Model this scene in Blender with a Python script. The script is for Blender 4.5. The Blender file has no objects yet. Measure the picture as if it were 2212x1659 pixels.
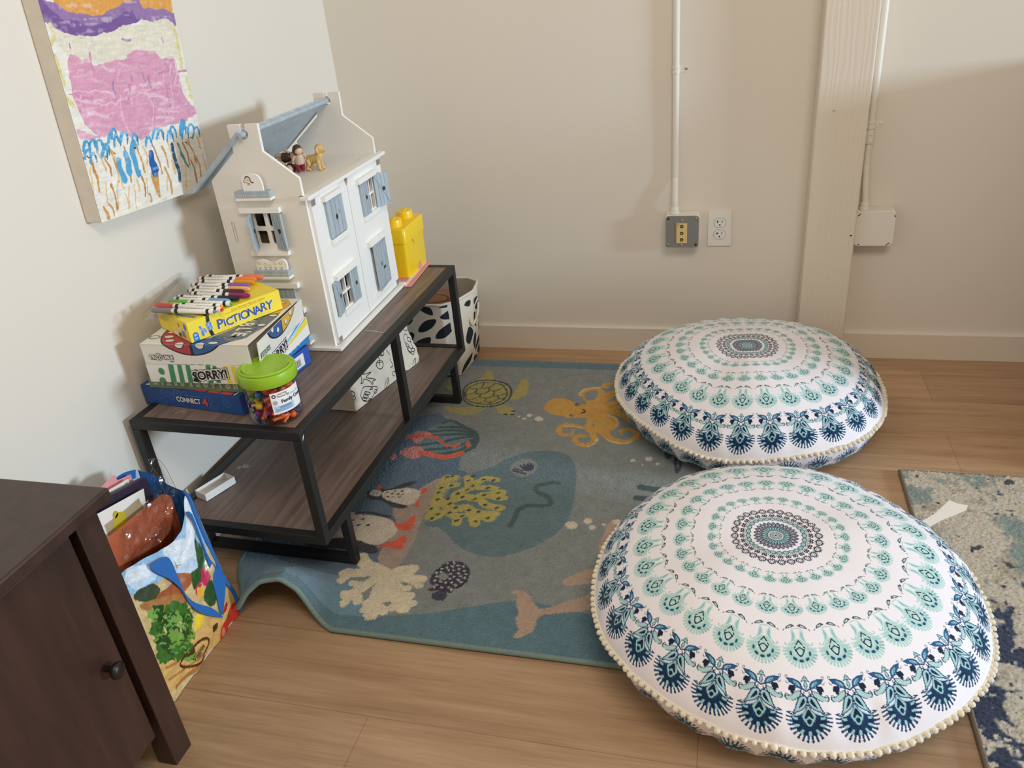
import bpy, math, random
import numpy as np
from mathutils import Vector, Matrix
from mathutils.geometry import tessellate_polygon
PI = math.pi
SC = bpy.context.scene
COL = SC.collection
rng = np.random.default_rng(7)

# ------------------------------------------------------------------ helpers
def lin(c):
    c = np.asarray(c, float) / 255.0
    return np.where(c <= .04045, c / 12.92, ((c + .055) / 1.055) ** 2.4)

MATS = {}
def mat(name, rgb=None, rough=.6, metal=0., bump=None, vary=None, attr=None, sheen=0., coat=0., spec=.5):
    """Principled material; bump=(scale,strength,dist), vary=(scale,amount[,stretch]) mottles the colour, attr reads a colour attribute"""
    if name in MATS: return MATS[name]
    m = bpy.data.materials.new(name); m.use_nodes = True
    nt = m.node_tree; b = nt.nodes['Principled BSDF']
    b.inputs['Roughness'].default_value = rough
    b.inputs['Metallic'].default_value = metal
    b.inputs['Specular IOR Level'].default_value = spec
    if sheen: b.inputs['Sheen Weight'].default_value = sheen
    if coat: b.inputs['Coat Weight'].default_value = coat
    tc = nt.nodes.new('ShaderNodeTexCoord')
    src = None
    if attr:
        a = nt.nodes.new('ShaderNodeAttribute'); a.attribute_name = attr; src = a.outputs['Color']
    else:
        c = lin(rgb); b.inputs['Base Color'].default_value = (*c, 1)
        m.diffuse_color = (*c, 1)
    if vary:
        mp = nt.nodes.new('ShaderNodeMapping'); nt.links.new(tc.outputs['Object'], mp.inputs['Vector'])
        if len(vary) > 2: mp.inputs['Scale'].default_value = vary[2]
        n = nt.nodes.new('ShaderNodeTexNoise'); n.inputs['Scale'].default_value = vary[0]; n.inputs['Detail'].default_value = 5
        nt.links.new(mp.outputs['Vector'], n.inputs['Vector'])
        mr = nt.nodes.new('ShaderNodeMapRange')
        mr.inputs['From Min'].default_value = .3; mr.inputs['From Max'].default_value = .7
        mr.inputs['To Min'].default_value = 1 - vary[1]; mr.inputs['To Max'].default_value = 1 + vary[1]
        nt.links.new(n.outputs['Fac'], mr.inputs['Value'])
        mx = nt.nodes.new('ShaderNodeMix'); mx.data_type = 'RGBA'; mx.blend_type = 'MULTIPLY'
        mx.inputs['Factor'].default_value = 1
        if src: nt.links.new(src, mx.inputs['A'])
        else: mx.inputs['A'].default_value = b.inputs['Base Color'].default_value
        nt.links.new(mr.outputs['Result'], mx.inputs['B']); src = mx.outputs['Result']
    if src: nt.links.new(src, b.inputs['Base Color'])
    if bump:
        n = nt.nodes.new('ShaderNodeTexNoise'); n.inputs['Scale'].default_value = bump[0]; n.inputs['Detail'].default_value = 4
        nt.links.new(tc.outputs['Object'], n.inputs['Vector'])
        bp = nt.nodes.new('ShaderNodeBump'); bp.inputs['Strength'].default_value = bump[1]; bp.inputs['Distance'].default_value = bump[2]
        nt.links.new(n.outputs['Fac'], bp.inputs['Height']); nt.links.new(bp.outputs['Normal'], b.inputs['Normal'])
    MATS[name] = m
    return m

def clear_mat(name, tint=(1, 1, 1), gloss=.10, rough=.06, edge=.5):
    if name in MATS: return MATS[name]
    m = bpy.data.materials.new(name); m.use_nodes = True; nt = m.node_tree
    nt.nodes.remove(nt.nodes['Principled BSDF'])
    t = nt.nodes.new('ShaderNodeBsdfTransparent'); t.inputs['Color'].default_value = (*tint, 1)
    g = nt.nodes.new('ShaderNodeBsdfGlossy'); g.inputs['Roughness'].default_value = rough
    lw = nt.nodes.new('ShaderNodeLayerWeight'); lw.inputs['Blend'].default_value = .25
    ma = nt.nodes.new('ShaderNodeMath'); ma.operation = 'MULTIPLY_ADD'; ma.inputs[1].default_value = edge; ma.inputs[2].default_value = gloss
    ma.use_clamp = True
    mx = nt.nodes.new('ShaderNodeMixShader')
    nt.links.new(lw.outputs['Fresnel'], ma.inputs[0]); nt.links.new(ma.outputs[0], mx.inputs['Fac'])
    nt.links.new(t.outputs[0], mx.inputs[1]); nt.links.new(g.outputs[0], mx.inputs[2])
    nt.links.new(mx.outputs[0], nt.nodes['Material Output'].inputs['Surface'])
    MATS[name] = m
    return m

def world_of(o):
    m = o.matrix_basis.copy()
    while o.parent is not None:
        o = o.parent; m = o.matrix_basis @ m
    return m

def thing(name, label, cat, loc=(0, 0, 0), rotz=0., group=None):
    o = bpy.data.objects.new(name, None); COL.objects.link(o)
    o.empty_display_size = .02
    o.location = loc; o.rotation_euler = (0, 0, rotz)
    tag(o, label, cat, group)
    return o
def tag(o, label, cat, group=None):
    o['label'] = label; o['category'] = cat
    if group: o['group'] = group
    return o
def dup(root, loc=None, rot=None, label=None):
    r = root.copy(); COL.objects.link(r)
    if loc is not None: r.location = loc
    if rot is not None: r.rotation_euler = rot
    if label: r['label'] = label
    for ch in root.children:
        c = ch.copy(); COL.objects.link(c); c.parent = r
        for g in ch.children:
            d = g.copy(); COL.objects.link(d); d.parent = c
    return r

def catmull(pts, closed, n=6):
    P = np.asarray(pts, float)
    if len(P) < 3: return P
    out = []
    N = len(P)
    rngi = range(N) if closed else range(N - 1)
    for i in rngi:
        if closed: p0, p1, p2, p3 = P[(i - 1) % N], P[i], P[(i + 1) % N], P[(i + 2) % N]
        else: p0, p1, p2, p3 = P[max(i - 1, 0)], P[i], P[i + 1], P[min(i + 2, N - 1)]
        for k in range(n):
            t = k / n
            out.append(.5 * ((2 * p1) + (-p0 + p2) * t + (2 * p0 - 5 * p1 + 4 * p2 - p3) * t * t + (-p0 + 3 * p1 - 3 * p2 + p3) * t ** 3))
    if not closed: out.append(P[-1])
    return np.array(out)

TXT = {}
def text_mesh(s, size, bold=0., align='CENTER', spacing=1.):
    k = (s, round(size, 5), bold, align, spacing)
    if k in TXT: return TXT[k]
    cd = bpy.data.curves.new('lettering', 'FONT'); cd.body = s; cd.size = size; cd.offset = bold * size
    cd.align_x = align; cd.align_y = 'CENTER'; cd.resolution_u = 3; cd.space_character = spacing
    ob = bpy.data.objects.new('lettering', cd)
    me = ob.to_mesh()
    r = ([tuple(v.co[:2]) for v in me.vertices], [tuple(p.vertices) for p in me.polygons])
    ob.to_mesh_clear(); bpy.data.objects.remove(ob); bpy.data.curves.remove(cd)
    TXT[k] = r
    return r

class Basis:
    """a flat patch: origin, unit x, unit y, outward normal"""
    def __init__(s, o, ex, ey):
        s.o = Vector(o); s.ex = Vector(ex).normalized(); s.ey = Vector(ey).normalized(); s.n = s.ex.cross(s.ey).normalized()
    def p(s, x, y, h=0.): return s.o + s.ex * x + s.ey * y + s.n * h

class MB:
    def __init__(s): s.v = []; s.f = []; s.mi = []; s.slots = []
    def slot(s, m):
        if m not in s.slots: s.slots.append(m)
        return s.slots.index(m)
    def add(s, verts, faces, m):
        b = len(s.v); k = s.slot(m)
        s.v.extend([tuple(v) for v in verts])
        for f in faces: s.f.append(tuple(b + i for i in f)); s.mi.append(k)
        return s
    def box(s, x0, x1, y0, y1, z0, z1, m, M=None):
        vs = [Vector((x, y, z)) for z in (z0, z1) for y in (y0, y1) for x in (x0, x1)]
        if M is not None: vs = [M @ v for v in vs]
        return s.add(vs, [(0, 2, 3, 1), (4, 5, 7, 6), (0, 1, 5, 4), (2, 6, 7, 3), (0, 4, 6, 2), (1, 3, 7, 5)], m)
    def prism(s, poly, B, depth, m, holes=(), side=None):
        """poly in the patch's plane, extruded BACK by depth from the patch"""
        loops = [list(poly)] + [list(h) for h in holes]
        flat = [q for L in loops for q in L]
        tris = tessellate_polygon([[Vector((x, y, 0)) for x, y in L] for L in loops])
        n = len(flat)
        vs = [B.p(x, y) for x, y in flat] + [B.p(x, y, -depth) for x, y in flat]
        F = []; G = []
        for t in tris:
            a, b, c = t
            ar = (flat[b][0] - flat[a][0]) * (flat[c][1] - flat[a][1]) - (flat[b][1] - flat[a][1]) * (flat[c][0] - flat[a][0])
            if ar < 0: a, b, c = c, b, a
            F.append((a, b, c)); F.append((n + c, n + b, n + a))
        o = 0
        for li, L in enumerate(loops):
            A = sum(L[i][0] * L[(i + 1) % len(L)][1] - L[(i + 1) % len(L)][0] * L[i][1] for i in range(len(L)))
            flip = (A < 0) != (li > 0)
            for i in range(len(L)):
                a, b = o + i, o + (i + 1) % len(L)
                G.append((a, b, n + b, n + a) if flip else (b, a, n + a, n + b))
            o += len(L)
        b0 = len(s.v); k = s.slot(m); k2 = s.slot(side or m)
        s.v.extend([tuple(v) for v in vs])
        for f in F: s.f.append(tuple(b0 + i for i in f)); s.mi.append(k)
        for f in G: s.f.append(tuple(b0 + i for i in f)); s.mi.append(k2)
        return s
    def decal(s, poly, B, m, off=.0004, holes=()):
        loops = [list(poly)] + [list(h) for h in holes]
        flat = [q for L in loops for q in L]
        tris = tessellate_polygon([[Vector((x, y, 0)) for x, y in L] for L in loops])
        F = []
        for a, b, c in tris:
            ar = (flat[b][0] - flat[a][0]) * (flat[c][1] - flat[a][1]) - (flat[b][1] - flat[a][1]) * (flat[c][0] - flat[a][0])
            F.append((a, b, c) if ar > 0 else (c, b, a))
        return s.add([B.p(x, y, off) for x, y in flat], F, m)
    def rect(s, x0, x1, y0, y1, B, m, off=.0004): return s.decal([(x0, y0), (x1, y0), (x1, y1), (x0, y1)], B, m, off)
    def stroke(s, pts, w, B, m, off=.0005, smooth=True, closed=False):
        P = catmull(pts, closed, 5) if smooth else np.asarray(pts, float)
        if closed: P = np.vstack([P, P[:1]])
        T = np.gradient(P, axis=0); T /= np.linalg.norm(T, axis=1)[:, None] + 1e-9
        N = np.stack([-T[:, 1], T[:, 0]], 1) * w / 2
        vs = []
        for p, n in zip(P, N): vs += [B.p(*(p - n), off), B.p(*(p + n), off)]
        return s.add(vs, [(2 * i, 2 * i + 2, 2 * i + 3, 2 * i + 1) for i in range(len(P) - 1)], m)
    def text(s, t, x, y, size, B, m, off=.0006, bold=0., rot=0., align='CENTER', shear=0., sx=1., spacing=1., arc=0.):
        vs, fs = text_mesh(t, size, bold, align, spacing)
        c, sn = math.cos(rot), math.sin(rot); out = []
        for a, b in vs:
            a = a * sx + shear * b
            if arc: b = b + arc * a * a
            out.append(B.p(x + a * c - b * sn, y + a * sn + b * c, off))
        return s.add(out, fs, m)
    def lathe(s, prof, c, m, n=32, axis=None, caps=(True, True), a0=0., a1=2 * PI):
        """prof = [(r, h)] along axis (default z)"""
        c = Vector(c); az = Vector(axis or (0, 0, 1)).normalized()
        ax = az.orthogonal().normalized(); ay = az.cross(ax)
        vs = []
        full = abs(a1 - a0 - 2 * PI) < 1e-6
        nn = n if full else n + 1
        for r, h in prof:
            for i in range(nn):
                a = a0 + (a1 - a0) * i / n
                vs.append(c + az * h + (ax * math.cos(a) + ay * math.sin(a)) * r)
        fs = []
        for j in range(len(prof) - 1):
            for i in range(n):
                i2 = (i + 1) % nn
                fs.append((j * nn + i, j * nn + i2, (j + 1) * nn + i2, (j + 1) * nn + i))
        if full and caps[0] and prof[0][0] > 1e-6: fs.append(tuple(range(nn - 1, -1, -1)))
        if full and caps[1] and prof[-1][0] > 1e-6: fs.append(tuple((len(prof) - 1) * nn + i for i in range(nn)))
        return s.add(vs, fs, m)
    def cyl(s, p, q, r, m, n=16, r2=None):
        p, q = Vector(p), Vector(q)
        return s.lathe([(r, 0), (r if r2 is None else r2, (q - p).length)], p, m, n, q - p)
    def ball(s, c, r, m, n=12, sc=(1, 1, 1)):
        k = n // 2 + 1
        b = len(s.v)
        s.lathe([(max(r * math.sin(PI * j / k), 1e-7), -r * math.cos(PI * j / k)) for j in range(k + 1)], (0, 0, 0), m, n, None, (False, False))
        for i in range(b, len(s.v)):
            x, y, z = s.v[i]; s.v[i] = (c[0] + x * sc[0], c[1] + y * sc[1], c[2] + z * sc[2])
        return s
    def tube(s, pts, r, m, n=8, smooth=True, closed=False):
        P = catmull(pts, closed, 6) if smooth else np.asarray(pts, float)
        R = np.interp(np.linspace(0, 1, len(P)), np.linspace(0, 1, len(r)), r) if hasattr(r, '__len__') else np.full(len(P), r)
        vs = []; prev = None; K = len(P)
        for i in range(K):
            t = Vector(P[(i + 1) % K] - P[i - 1]) if closed else Vector(P[min(i + 1, K - 1)] - P[max(i - 1, 0)])
            t.normalize()
            if prev is None: u = t.orthogonal().normalized()
            else: u = (prev - t * prev.dot(t)).normalized()
            prev = u; w = t.cross(u)
            for j in range(n):
                a = 2 * PI * j / n
                vs.append(Vector(P[i]) + (u * math.cos(a) + w * math.sin(a)) * R[i])
        fs = []
        for i in range(K if closed else K - 1):
            i2 = (i + 1) % K
            for j in range(n): fs.append((i * n + j, i * n + (j + 1) % n, i2 * n + (j + 1) % n, i2 * n + j))
        if not closed: fs += [tuple(range(n - 1, -1, -1)), tuple((K - 1) * n + j for j in range(n))]
        return s.add(vs, fs, m)
    def build(s, name, parent=None, smooth=None, bevel=0., seg=2, label=None, kind=None, world=True):
        me = bpy.data.meshes.new(name)
        V = s.v
        if parent is not None and world:
            inv = world_of(parent).inverted(); V = [tuple(inv @ Vector(v)) for v in V]
        me.from_pydata(V, [], s.f)
        for m in s.slots: me.materials.append(m)
        me.polygons.foreach_set('material_index', s.mi)
        if smooth is not None:
            me.polygons.foreach_set('use_smooth', [True] * len(me.polygons))
            me.set_sharp_from_angle(angle=math.radians(smooth))
        me.update()
        o = bpy.data.objects.new(name, me); COL.objects.link(o)
        if parent is not None: o.parent = parent
        if bevel:
            b = o.modifiers.new('edge', 'BEVEL'); b.width = bevel; b.segments = seg; b.limit_method = 'ANGLE'; b.angle_limit = math.radians(35)
        if label: o['label'] = label
        if kind: o['kind'] = kind
        return o

def grid_obj(name, P, colors, m, parent=None, wrap=False, smooth=True, world=True):
    """P (nu,nv,3) -> quad sheet with a colour attribute 'tint'"""
    nu, nv = P.shape[:2]
    co = P.reshape(-1, 3)
    if parent is not None and world:
        inv = np.array(world_of(parent).inverted()); co = co @ inv[:3, :3].T + inv[:3, 3]
    i = np.arange(nu - 1)[:, None]; j = np.arange(nv if wrap else nv - 1)[None, :]
    j2 = (j + 1) % nv
    q = np.stack([i * nv + j, i * nv + j2 + 0 * i, (i + 1) * nv + j2, (i + 1) * nv + j], -1).reshape(-1, 4)
    me = bpy.data.meshes.new(name)
    me.from_pydata(co, [], q)
    if smooth: me.polygons.foreach_set('use_smooth', np.ones(len(me.polygons), bool))
    if colors is not None:
        a = me.color_attributes.new('tint', 'FLOAT_COLOR', 'POINT')
        c4 = np.ones((len(co), 4), np.float32); c4[:, :3] = colors.reshape(-1, 3)
        a.data.foreach_set('color', c4.ravel())
    me.materials.append(m); me.update()
    o = bpy.data.objects.new(name, me); COL.objects.link(o)
    if parent is not None: o.parent = parent
    return o

class Paint:
    """prints flat shapes onto points with surface coordinates (u, v)"""
    def __init__(s, u, v, base): s.u = u.ravel(); s.v = v.ravel(); s.c = np.tile(lin(base), (s.u.size, 1))
    def poly(s, pts, rgb, smooth=True):
        P = catmull(pts, True, 5) if smooth else np.asarray(pts, float)
        lo, hi = P.min(0), P.max(0)
        idx = np.nonzero((s.u >= lo[0]) & (s.u <= hi[0]) & (s.v >= lo[1]) & (s.v <= hi[1]))[0]
        if not idx.size: return s
        x, y = s.u[idx], s.v[idx]; ins = np.zeros(idx.size, bool)
        a = P; b = np.roll(P, -1, 0)
        for (x0, y0), (x1, y1) in zip(a, b):
            if y0 == y1: continue
            c = ((y0 > y) != (y1 > y)) & (x < (x1 - x0) * (y - y0) / (y1 - y0) + x0)
            ins ^= c
        s.c[idx[ins]] = lin(rgb); return s
    def line(s, pts, w, rgb, smooth=True):
        P = catmull(pts, False, 5) if smooth else np.asarray(pts, float)
        lo, hi = P.min(0) - w, P.max(0) + w
        idx = np.nonzero((s.u >= lo[0]) & (s.u <= hi[0]) & (s.v >= lo[1]) & (s.v <= hi[1]))[0]
        if not idx.size: return s
        q = np.stack([s.u[idx], s.v[idx]], 1); d = np.full(idx.size, 1e9)
        for a, b in zip(P[:-1], P[1:]):
            ab = b - a; t = np.clip(((q - a) @ ab) / (ab @ ab + 1e-12), 0, 1)
            d = np.minimum(d, np.linalg.norm(q - a - t[:, None] * ab, axis=1))
        s.c[idx[d < w / 2]] = lin(rgb); return s
    def ell(s, cx, cy, a, b, rgb, rot=0.):
        c, sn = math.cos(rot), math.sin(rot)
        x = s.u - cx; y = s.v - cy
        s.c[((x * c + y * sn) / a) ** 2 + ((-x * sn + y * c) / b) ** 2 < 1] = lin(rgb); return s
    def trace(s, items, pal):
        for kind, col, w, pts in items:
            P = [tuple(float(t) * 1e-4 for t in q.split(',')) for q in pts.split()]
            if kind == 'f': s.poly(P, pal[col], bool(w))
            else: s.line(P, w * 1e-4, pal[col])
        return s
def tracepts(s): return [tuple(float(t) * 1e-4 for t in q.split(',')) for q in s.split()]
def blur2(P, k, nu, nv, ):
    """smooth noise field on a grid"""
    g = rng.normal(size=(nu // k + 3, nv // k + 3))
    u = np.linspace(0, g.shape[0] - 2.001, nu); v = np.linspace(0, g.shape[1] - 2.001, nv)
    iu = u.astype(int); iv = v.astype(int); fu = (u - iu)[:, None]; fv = (v - iv)[None]
    fu = fu * fu * (3 - 2 * fu); fv = fv * fv * (3 - 2 * fv)
    return (g[iu][:, iv] * (1 - fu) + g[iu + 1][:, iv] * fu) * (1 - fv) + (g[iu][:, iv + 1] * (1 - fu) + g[iu + 1][:, iv + 1] * fu) * fv
def ngon(cx, cy, a, b=None, n=20, rot=0.):
    b = a if b is None else b
    return [(cx + a * math.cos(t + rot), cy + b * math.sin(t + rot)) for t in np.linspace(0, 2 * PI, n, endpoint=False)]
def rrect(x0, x1, y0, y1, r, n=4):
    out = []
    for cx, cy, a in ((x1 - r, y1 - r, 0), (x0 + r, y1 - r, 90), (x0 + r, y0 + r, 180), (x1 - r, y0 + r, 270)):
        out += [(cx + r * math.cos(math.radians(a + 90 * k / n)), cy + r * math.sin(math.radians(a + 90 * k / n))) for k in range(n + 1)]
    return out
def sstep(a, b, x):
    t = np.clip((x - a) / (b - a), 0, 1); return t * t * (3 - 2 * t)
WORLD, KEY, FILL, EXPO = .39, 325., 27., 0.
TRACE={
 'rug':[
  ('f','blue',0,'-5077,-2060 4347,-1884 6145,-1840 9464,-1836 14372,-1800 15927,3202 -7668,2227'),
  ('f','blue',0,'-430,-14036 2609,-13952 4499,-13871 5394,-13791 6018,-13634 6640,-13478 7276,-13230 7831,-12994 8364,-12833 8665,-12806 9553,-12937 10403,-13035 11235,-13239 12210,-16558 2758,-18302'),
  ('f','deep',0,'1288,-5614 3329,-5416 4001,-5110 5131,-6271 5615,-7074 5423,-7503 5546,-8079 5971,-8266 5529,-8645 5075,-9591 4818,-10775 5073,-12072 5388,-12369 4885,-12578 3484,-12785 1484,-12002'),
  ('f','ice',1,'5297,-8487 5336,-9558 5243,-9909 5383,-11308 5343,-12102 5275,-12332 5011,-12288 4758,-11976 4686,-11553 4768,-10782 4362,-10023 4715,-9507 4811,-9006'),
  ('f','whale',1,'5413,-10538 5575,-9782 5613,-8908 5957,-8221 6449,-7877 6755,-7433 7228,-7049 7870,-6877 8368,-6993 8684,-7427 8867,-8151 8983,-9261 8900,-10148 8617,-10712 8189,-11148 7605,-11478 7021,-11455 6444,-11175 5899,-10668'),
  ('f','eyep',1,'6965,-7817 7058,-7516 7297,-7341 7575,-7457 7719,-7730 7631,-8070 7398,-8236 7115,-8084'),
  ('l','navy',70,'7093,-7974 7455,-8063'),
  ('l','navy',70,'7092,-7879 7324,-7928'),
  ('l','navy',70,'7213,-7693 7440,-7905'),
  ('l','navy',70,'7320,-7632 7483,-7900'),
  ('l','navy',70,'7422,-7591 7512,-7887'),
  ('l','navy',70,'7504,-7562 7551,-7863'),
  ('l','navy',70,'7590,-7649 7577,-7879'),
  ('l','mouth',150,'7598,-10323 7629,-10005 7643,-9648 7777,-9499 8043,-9431 8339,-9385 8403,-9252 8291,-9030 8027,-8892 7884,-8717 7927,-8553 8094,-8470 8314,-8380 8424,-8403'),
  ('f','olive',1,'4678,-2885 4677,-2596 4745,-2248 4806,-2168 4975,-2353 5123,-2849 4979,-3003'),
  ('f','olive',1,'6004,-4049 6037,-3559 6060,-3101 6072,-2773 6185,-2670 6340,-2846 6465,-3388 6438,-3747 6273,-4068 6133,-4124'),
  ('f','olive',1,'4018,-4789 4128,-4715 4582,-4736 4994,-4635 5361,-4685 5337,-4834 5120,-5061 4826,-5172 4469,-5082 4194,-4983'),
  ('f','olive',1,'5685,-4592 5865,-4448 6099,-4511 6298,-4702 6326,-4987 6144,-5025 5888,-4947 5771,-4751'),
  ('f','olive',1,'3603,-3398 3962,-3345 4055,-3638 3814,-3612'),
  ('f','shell',1,'4341,-3705 4315,-3432 4398,-3168 4618,-2961 4899,-2882 5178,-2883 5511,-3007 5777,-3240 5927,-3569 5982,-3963 5886,-4275 5684,-4507 5316,-4605 4976,-4572 4716,-4446 4548,-4266 4429,-3967'),
  ('l','dkgreen',75,'4341,-3705 4315,-3432 4398,-3168 4618,-2961 4899,-2882 5178,-2883 5511,-3007 5777,-3240 5927,-3569 5982,-3963 5886,-4275 5684,-4507 5316,-4605 4976,-4572 4716,-4446 4548,-4266 4429,-3967 4341,-3705'),
  ('f','olive',1,'4422,-3743 4467,-3396 4726,-3094 5103,-3031 5474,-3127 5706,-3407 5840,-3755 5821,-4109 5608,-4386 5275,-4460 4877,-4389 4599,-4174'),
  ('l','dkgreen',55,'4422,-3743 4467,-3396 4726,-3094 5103,-3031 5474,-3127 5706,-3407 5840,-3755 5821,-4109 5608,-4386 5275,-4460 4877,-4389 4599,-4174 4422,-3743'),
  ('l','dkgreen',45,'4494,-3486 4759,-3486 5114,-3365 5259,-3098'),
  ('l','dkgreen',45,'4874,-3082 4872,-3362'),
  ('l','dkgreen',45,'4759,-3486 4736,-3761 4480,-3896'),
  ('l','dkgreen',45,'4736,-3761 4973,-3831 5178,-3633 5114,-3365'),
  ('l','dkgreen',45,'4973,-3831 4963,-4031 4695,-4231'),
  ('l','dkgreen',45,'4963,-4031 5216,-4053 5405,-3926 5355,-3618 5165,-3589'),
  ('l','dkgreen',45,'5355,-3618 5578,-3349'),
  ('l','dkgreen',45,'5405,-3926 5563,-3890 5807,-3713'),
  ('l','dkgreen',45,'5216,-4053 5211,-4272 5047,-4438'),
  ('l','dkgreen',45,'5211,-4272 5450,-4293 5615,-4083 5563,-3890'),
  ('l','dkgreen',45,'5450,-4293 5426,-4446'),
  ('l','dkgreen',45,'5615,-4083 5809,-4066'),
  ('l','black',80,'6278,-4795 6341,-4789'),
  ('l','black',80,'6279,-5012 6342,-5006'),
  ('l','black',80,'6076,-5011 6139,-5005'),
  ('f','bub',1,'6585,-5083 6586,-5104 6580,-5122 6567,-5132 6551,-5134 6534,-5126 6520,-5111 6511,-5091 6510,-5070 6516,-5052 6529,-5042 6545,-5040 6562,-5048 6577,-5063'),
  ('f','bub',1,'6938,-5001 6940,-5043 6924,-5078 6896,-5099 6859,-5103 6822,-5088 6792,-5057 6774,-5017 6772,-4975 6788,-4939 6817,-4918 6853,-4914 6891,-4930 6921,-4961'),
  ('f','bub',1,'6811,-5202 6812,-5233 6801,-5259 6779,-5274 6752,-5277 6724,-5266 6701,-5243 6688,-5214 6687,-5183 6698,-5156 6719,-5140 6747,-5138 6775,-5149 6798,-5172'),
  ('f','bub',1,'7325,-5171 7325,-5233 7301,-5285 7256,-5316 7200,-5322 7144,-5300 7098,-5255 7072,-5196 7071,-5134 7096,-5081 7140,-5049 7197,-5044 7253,-5066 7299,-5112'),
  ('f','oct',1,'7202,-4460 7213,-4302 7302,-4055 7452,-3900 7685,-3859 7924,-3959 8097,-4142 8285,-4203 8468,-4128 8322,-3843 8222,-3609 8201,-3364 8293,-3189 8479,-3089 8699,-3071 8883,-3222 8981,-3420 9078,-3330 9362,-3078 9470,-3296 9340,-3511 9206,-3684 9103,-3932 9167,-3966 9559,-3693 9664,-3921 9344,-4126 9617,-4159 9706,-4266 9495,-4400 9752,-4639 10028,-5089 9960,-5131 9627,-4837 9385,-4712 9273,-4723 9460,-4853 9586,-5096 9586,-5383 9524,-5600 9402,-5648 9529,-5911 9707,-6028 9927,-6072 10091,-5953 10121,-5746 10030,-5583 9865,-5565 9775,-5713 9832,-5811 9774,-5851 9681,-5619 9742,-5455 9918,-5402 10108,-5471 10273,-5662 10267,-5935 10100,-6187 9883,-6293 9667,-6266 9357,-6099 9092,-5784 9067,-5856 9121,-6090 9091,-6362 8973,-6523 8784,-6577 8570,-6484 8428,-6299 8401,-6097 8479,-5969 8618,-5920 8777,-5989 8806,-6055 8701,-6083 8578,-6113 8574,-6249 8695,-6371 8855,-6354 8958,-6208 8908,-6010 8726,-5682 8562,-5593 8304,-5512 8116,-5513 8010,-5649 8034,-5823 8136,-5918 8264,-5905 8324,-5829 8287,-5727 8357,-5702 8419,-5889 8346,-6052 8150,-6089 7967,-6005 7843,-5808 7848,-5594 7944,-5404 8157,-5329 8415,-5393 8615,-5463 8657,-5152 8640,-4988 8421,-4991 8063,-5026 7891,-4930 7632,-4899 7433,-4785 7276,-4647'),
  ('f','base',1,'8331,-3599 8337,-3455 8436,-3323 8631,-3285 8729,-3401 8746,-3644 8663,-3872 8517,-3945 8400,-3836'),
  ('f','base',1,'8923,-5378 8925,-5422 8919,-5457 8906,-5477 8888,-5479 8869,-5462 8852,-5429 8842,-5387 8839,-5343 8845,-5308 8858,-5287 8876,-5285 8895,-5303 8912,-5336'),
  ('f','oct',1,'8786,-2979 8789,-2787 8990,-2707 9294,-2703 9310,-2830 9011,-2854 8887,-2907 9035,-3021 8987,-3109 8862,-3078'),
  ('l','octl',90,'8209,-3651 8169,-3531 8217,-3341 8333,-3185 8541,-3092 8760,-3074'),
  ('l','octl',80,'9243,-4781 9444,-4873 9567,-5098 9582,-5348'),
  ('l','octl',70,'9397,-6128 9667,-6266 9934,-6271 10097,-6154'),
  ('l','octl',70,'9126,-6123 9073,-6363 8917,-6513'),
  ('l','octl',60,'8617,-5587 8341,-5508 8082,-5535'),
  ('f','black',1,'8276,-4196 8275,-4230 8260,-4259 8235,-4276 8204,-4279 8173,-4267 8149,-4242 8136,-4209 8137,-4175 8152,-4146 8177,-4129 8208,-4126 8239,-4138 8263,-4163'),
  ('f','octl',1,'8242,-4207 8242,-4219 8236,-4229 8226,-4235 8214,-4237 8202,-4232 8193,-4224 8188,-4212 8189,-4200 8195,-4190 8204,-4184 8217,-4183 8228,-4187 8238,-4196'),
  ('f','black',1,'8231,-4883 8230,-4915 8216,-4943 8191,-4959 8161,-4962 8131,-4951 8107,-4927 8095,-4896 8096,-4863 8110,-4836 8135,-4819 8165,-4816 8195,-4827 8219,-4851'),
  ('f','octl',1,'8198,-4893 8198,-4905 8192,-4914 8182,-4920 8171,-4921 8159,-4918 8150,-4909 8145,-4898 8146,-4887 8152,-4877 8161,-4871 8173,-4870 8185,-4874 8194,-4882'),
  ('l','black',70,'8411,-4711 8485,-4693 8497,-4589 8433,-4500'),
  ('f','bub',1,'6940,-5015 6943,-5054 6931,-5086 6909,-5106 6880,-5109 6850,-5094 6825,-5065 6809,-5027 6807,-4988 6818,-4955 6840,-4936 6870,-4933 6900,-4948 6925,-4977'),
  ('f','bub',1,'7329,-5179 7328,-5237 7303,-5286 7259,-5316 7203,-5321 7147,-5301 7102,-5259 7077,-5204 7077,-5146 7102,-5096 7147,-5066 7203,-5060 7259,-5081 7304,-5123'),
  ('f','bub',1,'10323,-7090 10319,-7123 10301,-7151 10273,-7168 10240,-7172 10209,-7161 10186,-7138 10175,-7107 10178,-7075 10196,-7047 10224,-7029 10257,-7025 10288,-7036 10312,-7059'),
  ('f','bub',1,'10769,-6962 10764,-7011 10740,-7053 10701,-7078 10657,-7083 10615,-7067 10583,-7032 10568,-6985 10573,-6936 10597,-6894 10636,-6868 10681,-6863 10723,-6880 10755,-6915'),
  ('f','bub',1,'10558,-7287 10557,-7302 10550,-7316 10539,-7324 10525,-7326 10513,-7320 10503,-7309 10499,-7293 10500,-7277 10507,-7264 10518,-7256 10531,-7254 10544,-7260 10554,-7271'),
  ('f','bub',1,'10977,-7184 10974,-7208 10960,-7228 10938,-7241 10913,-7244 10890,-7236 10872,-7219 10865,-7197 10868,-7173 10882,-7152 10904,-7139 10929,-7136 10952,-7144 10970,-7161'),
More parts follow.
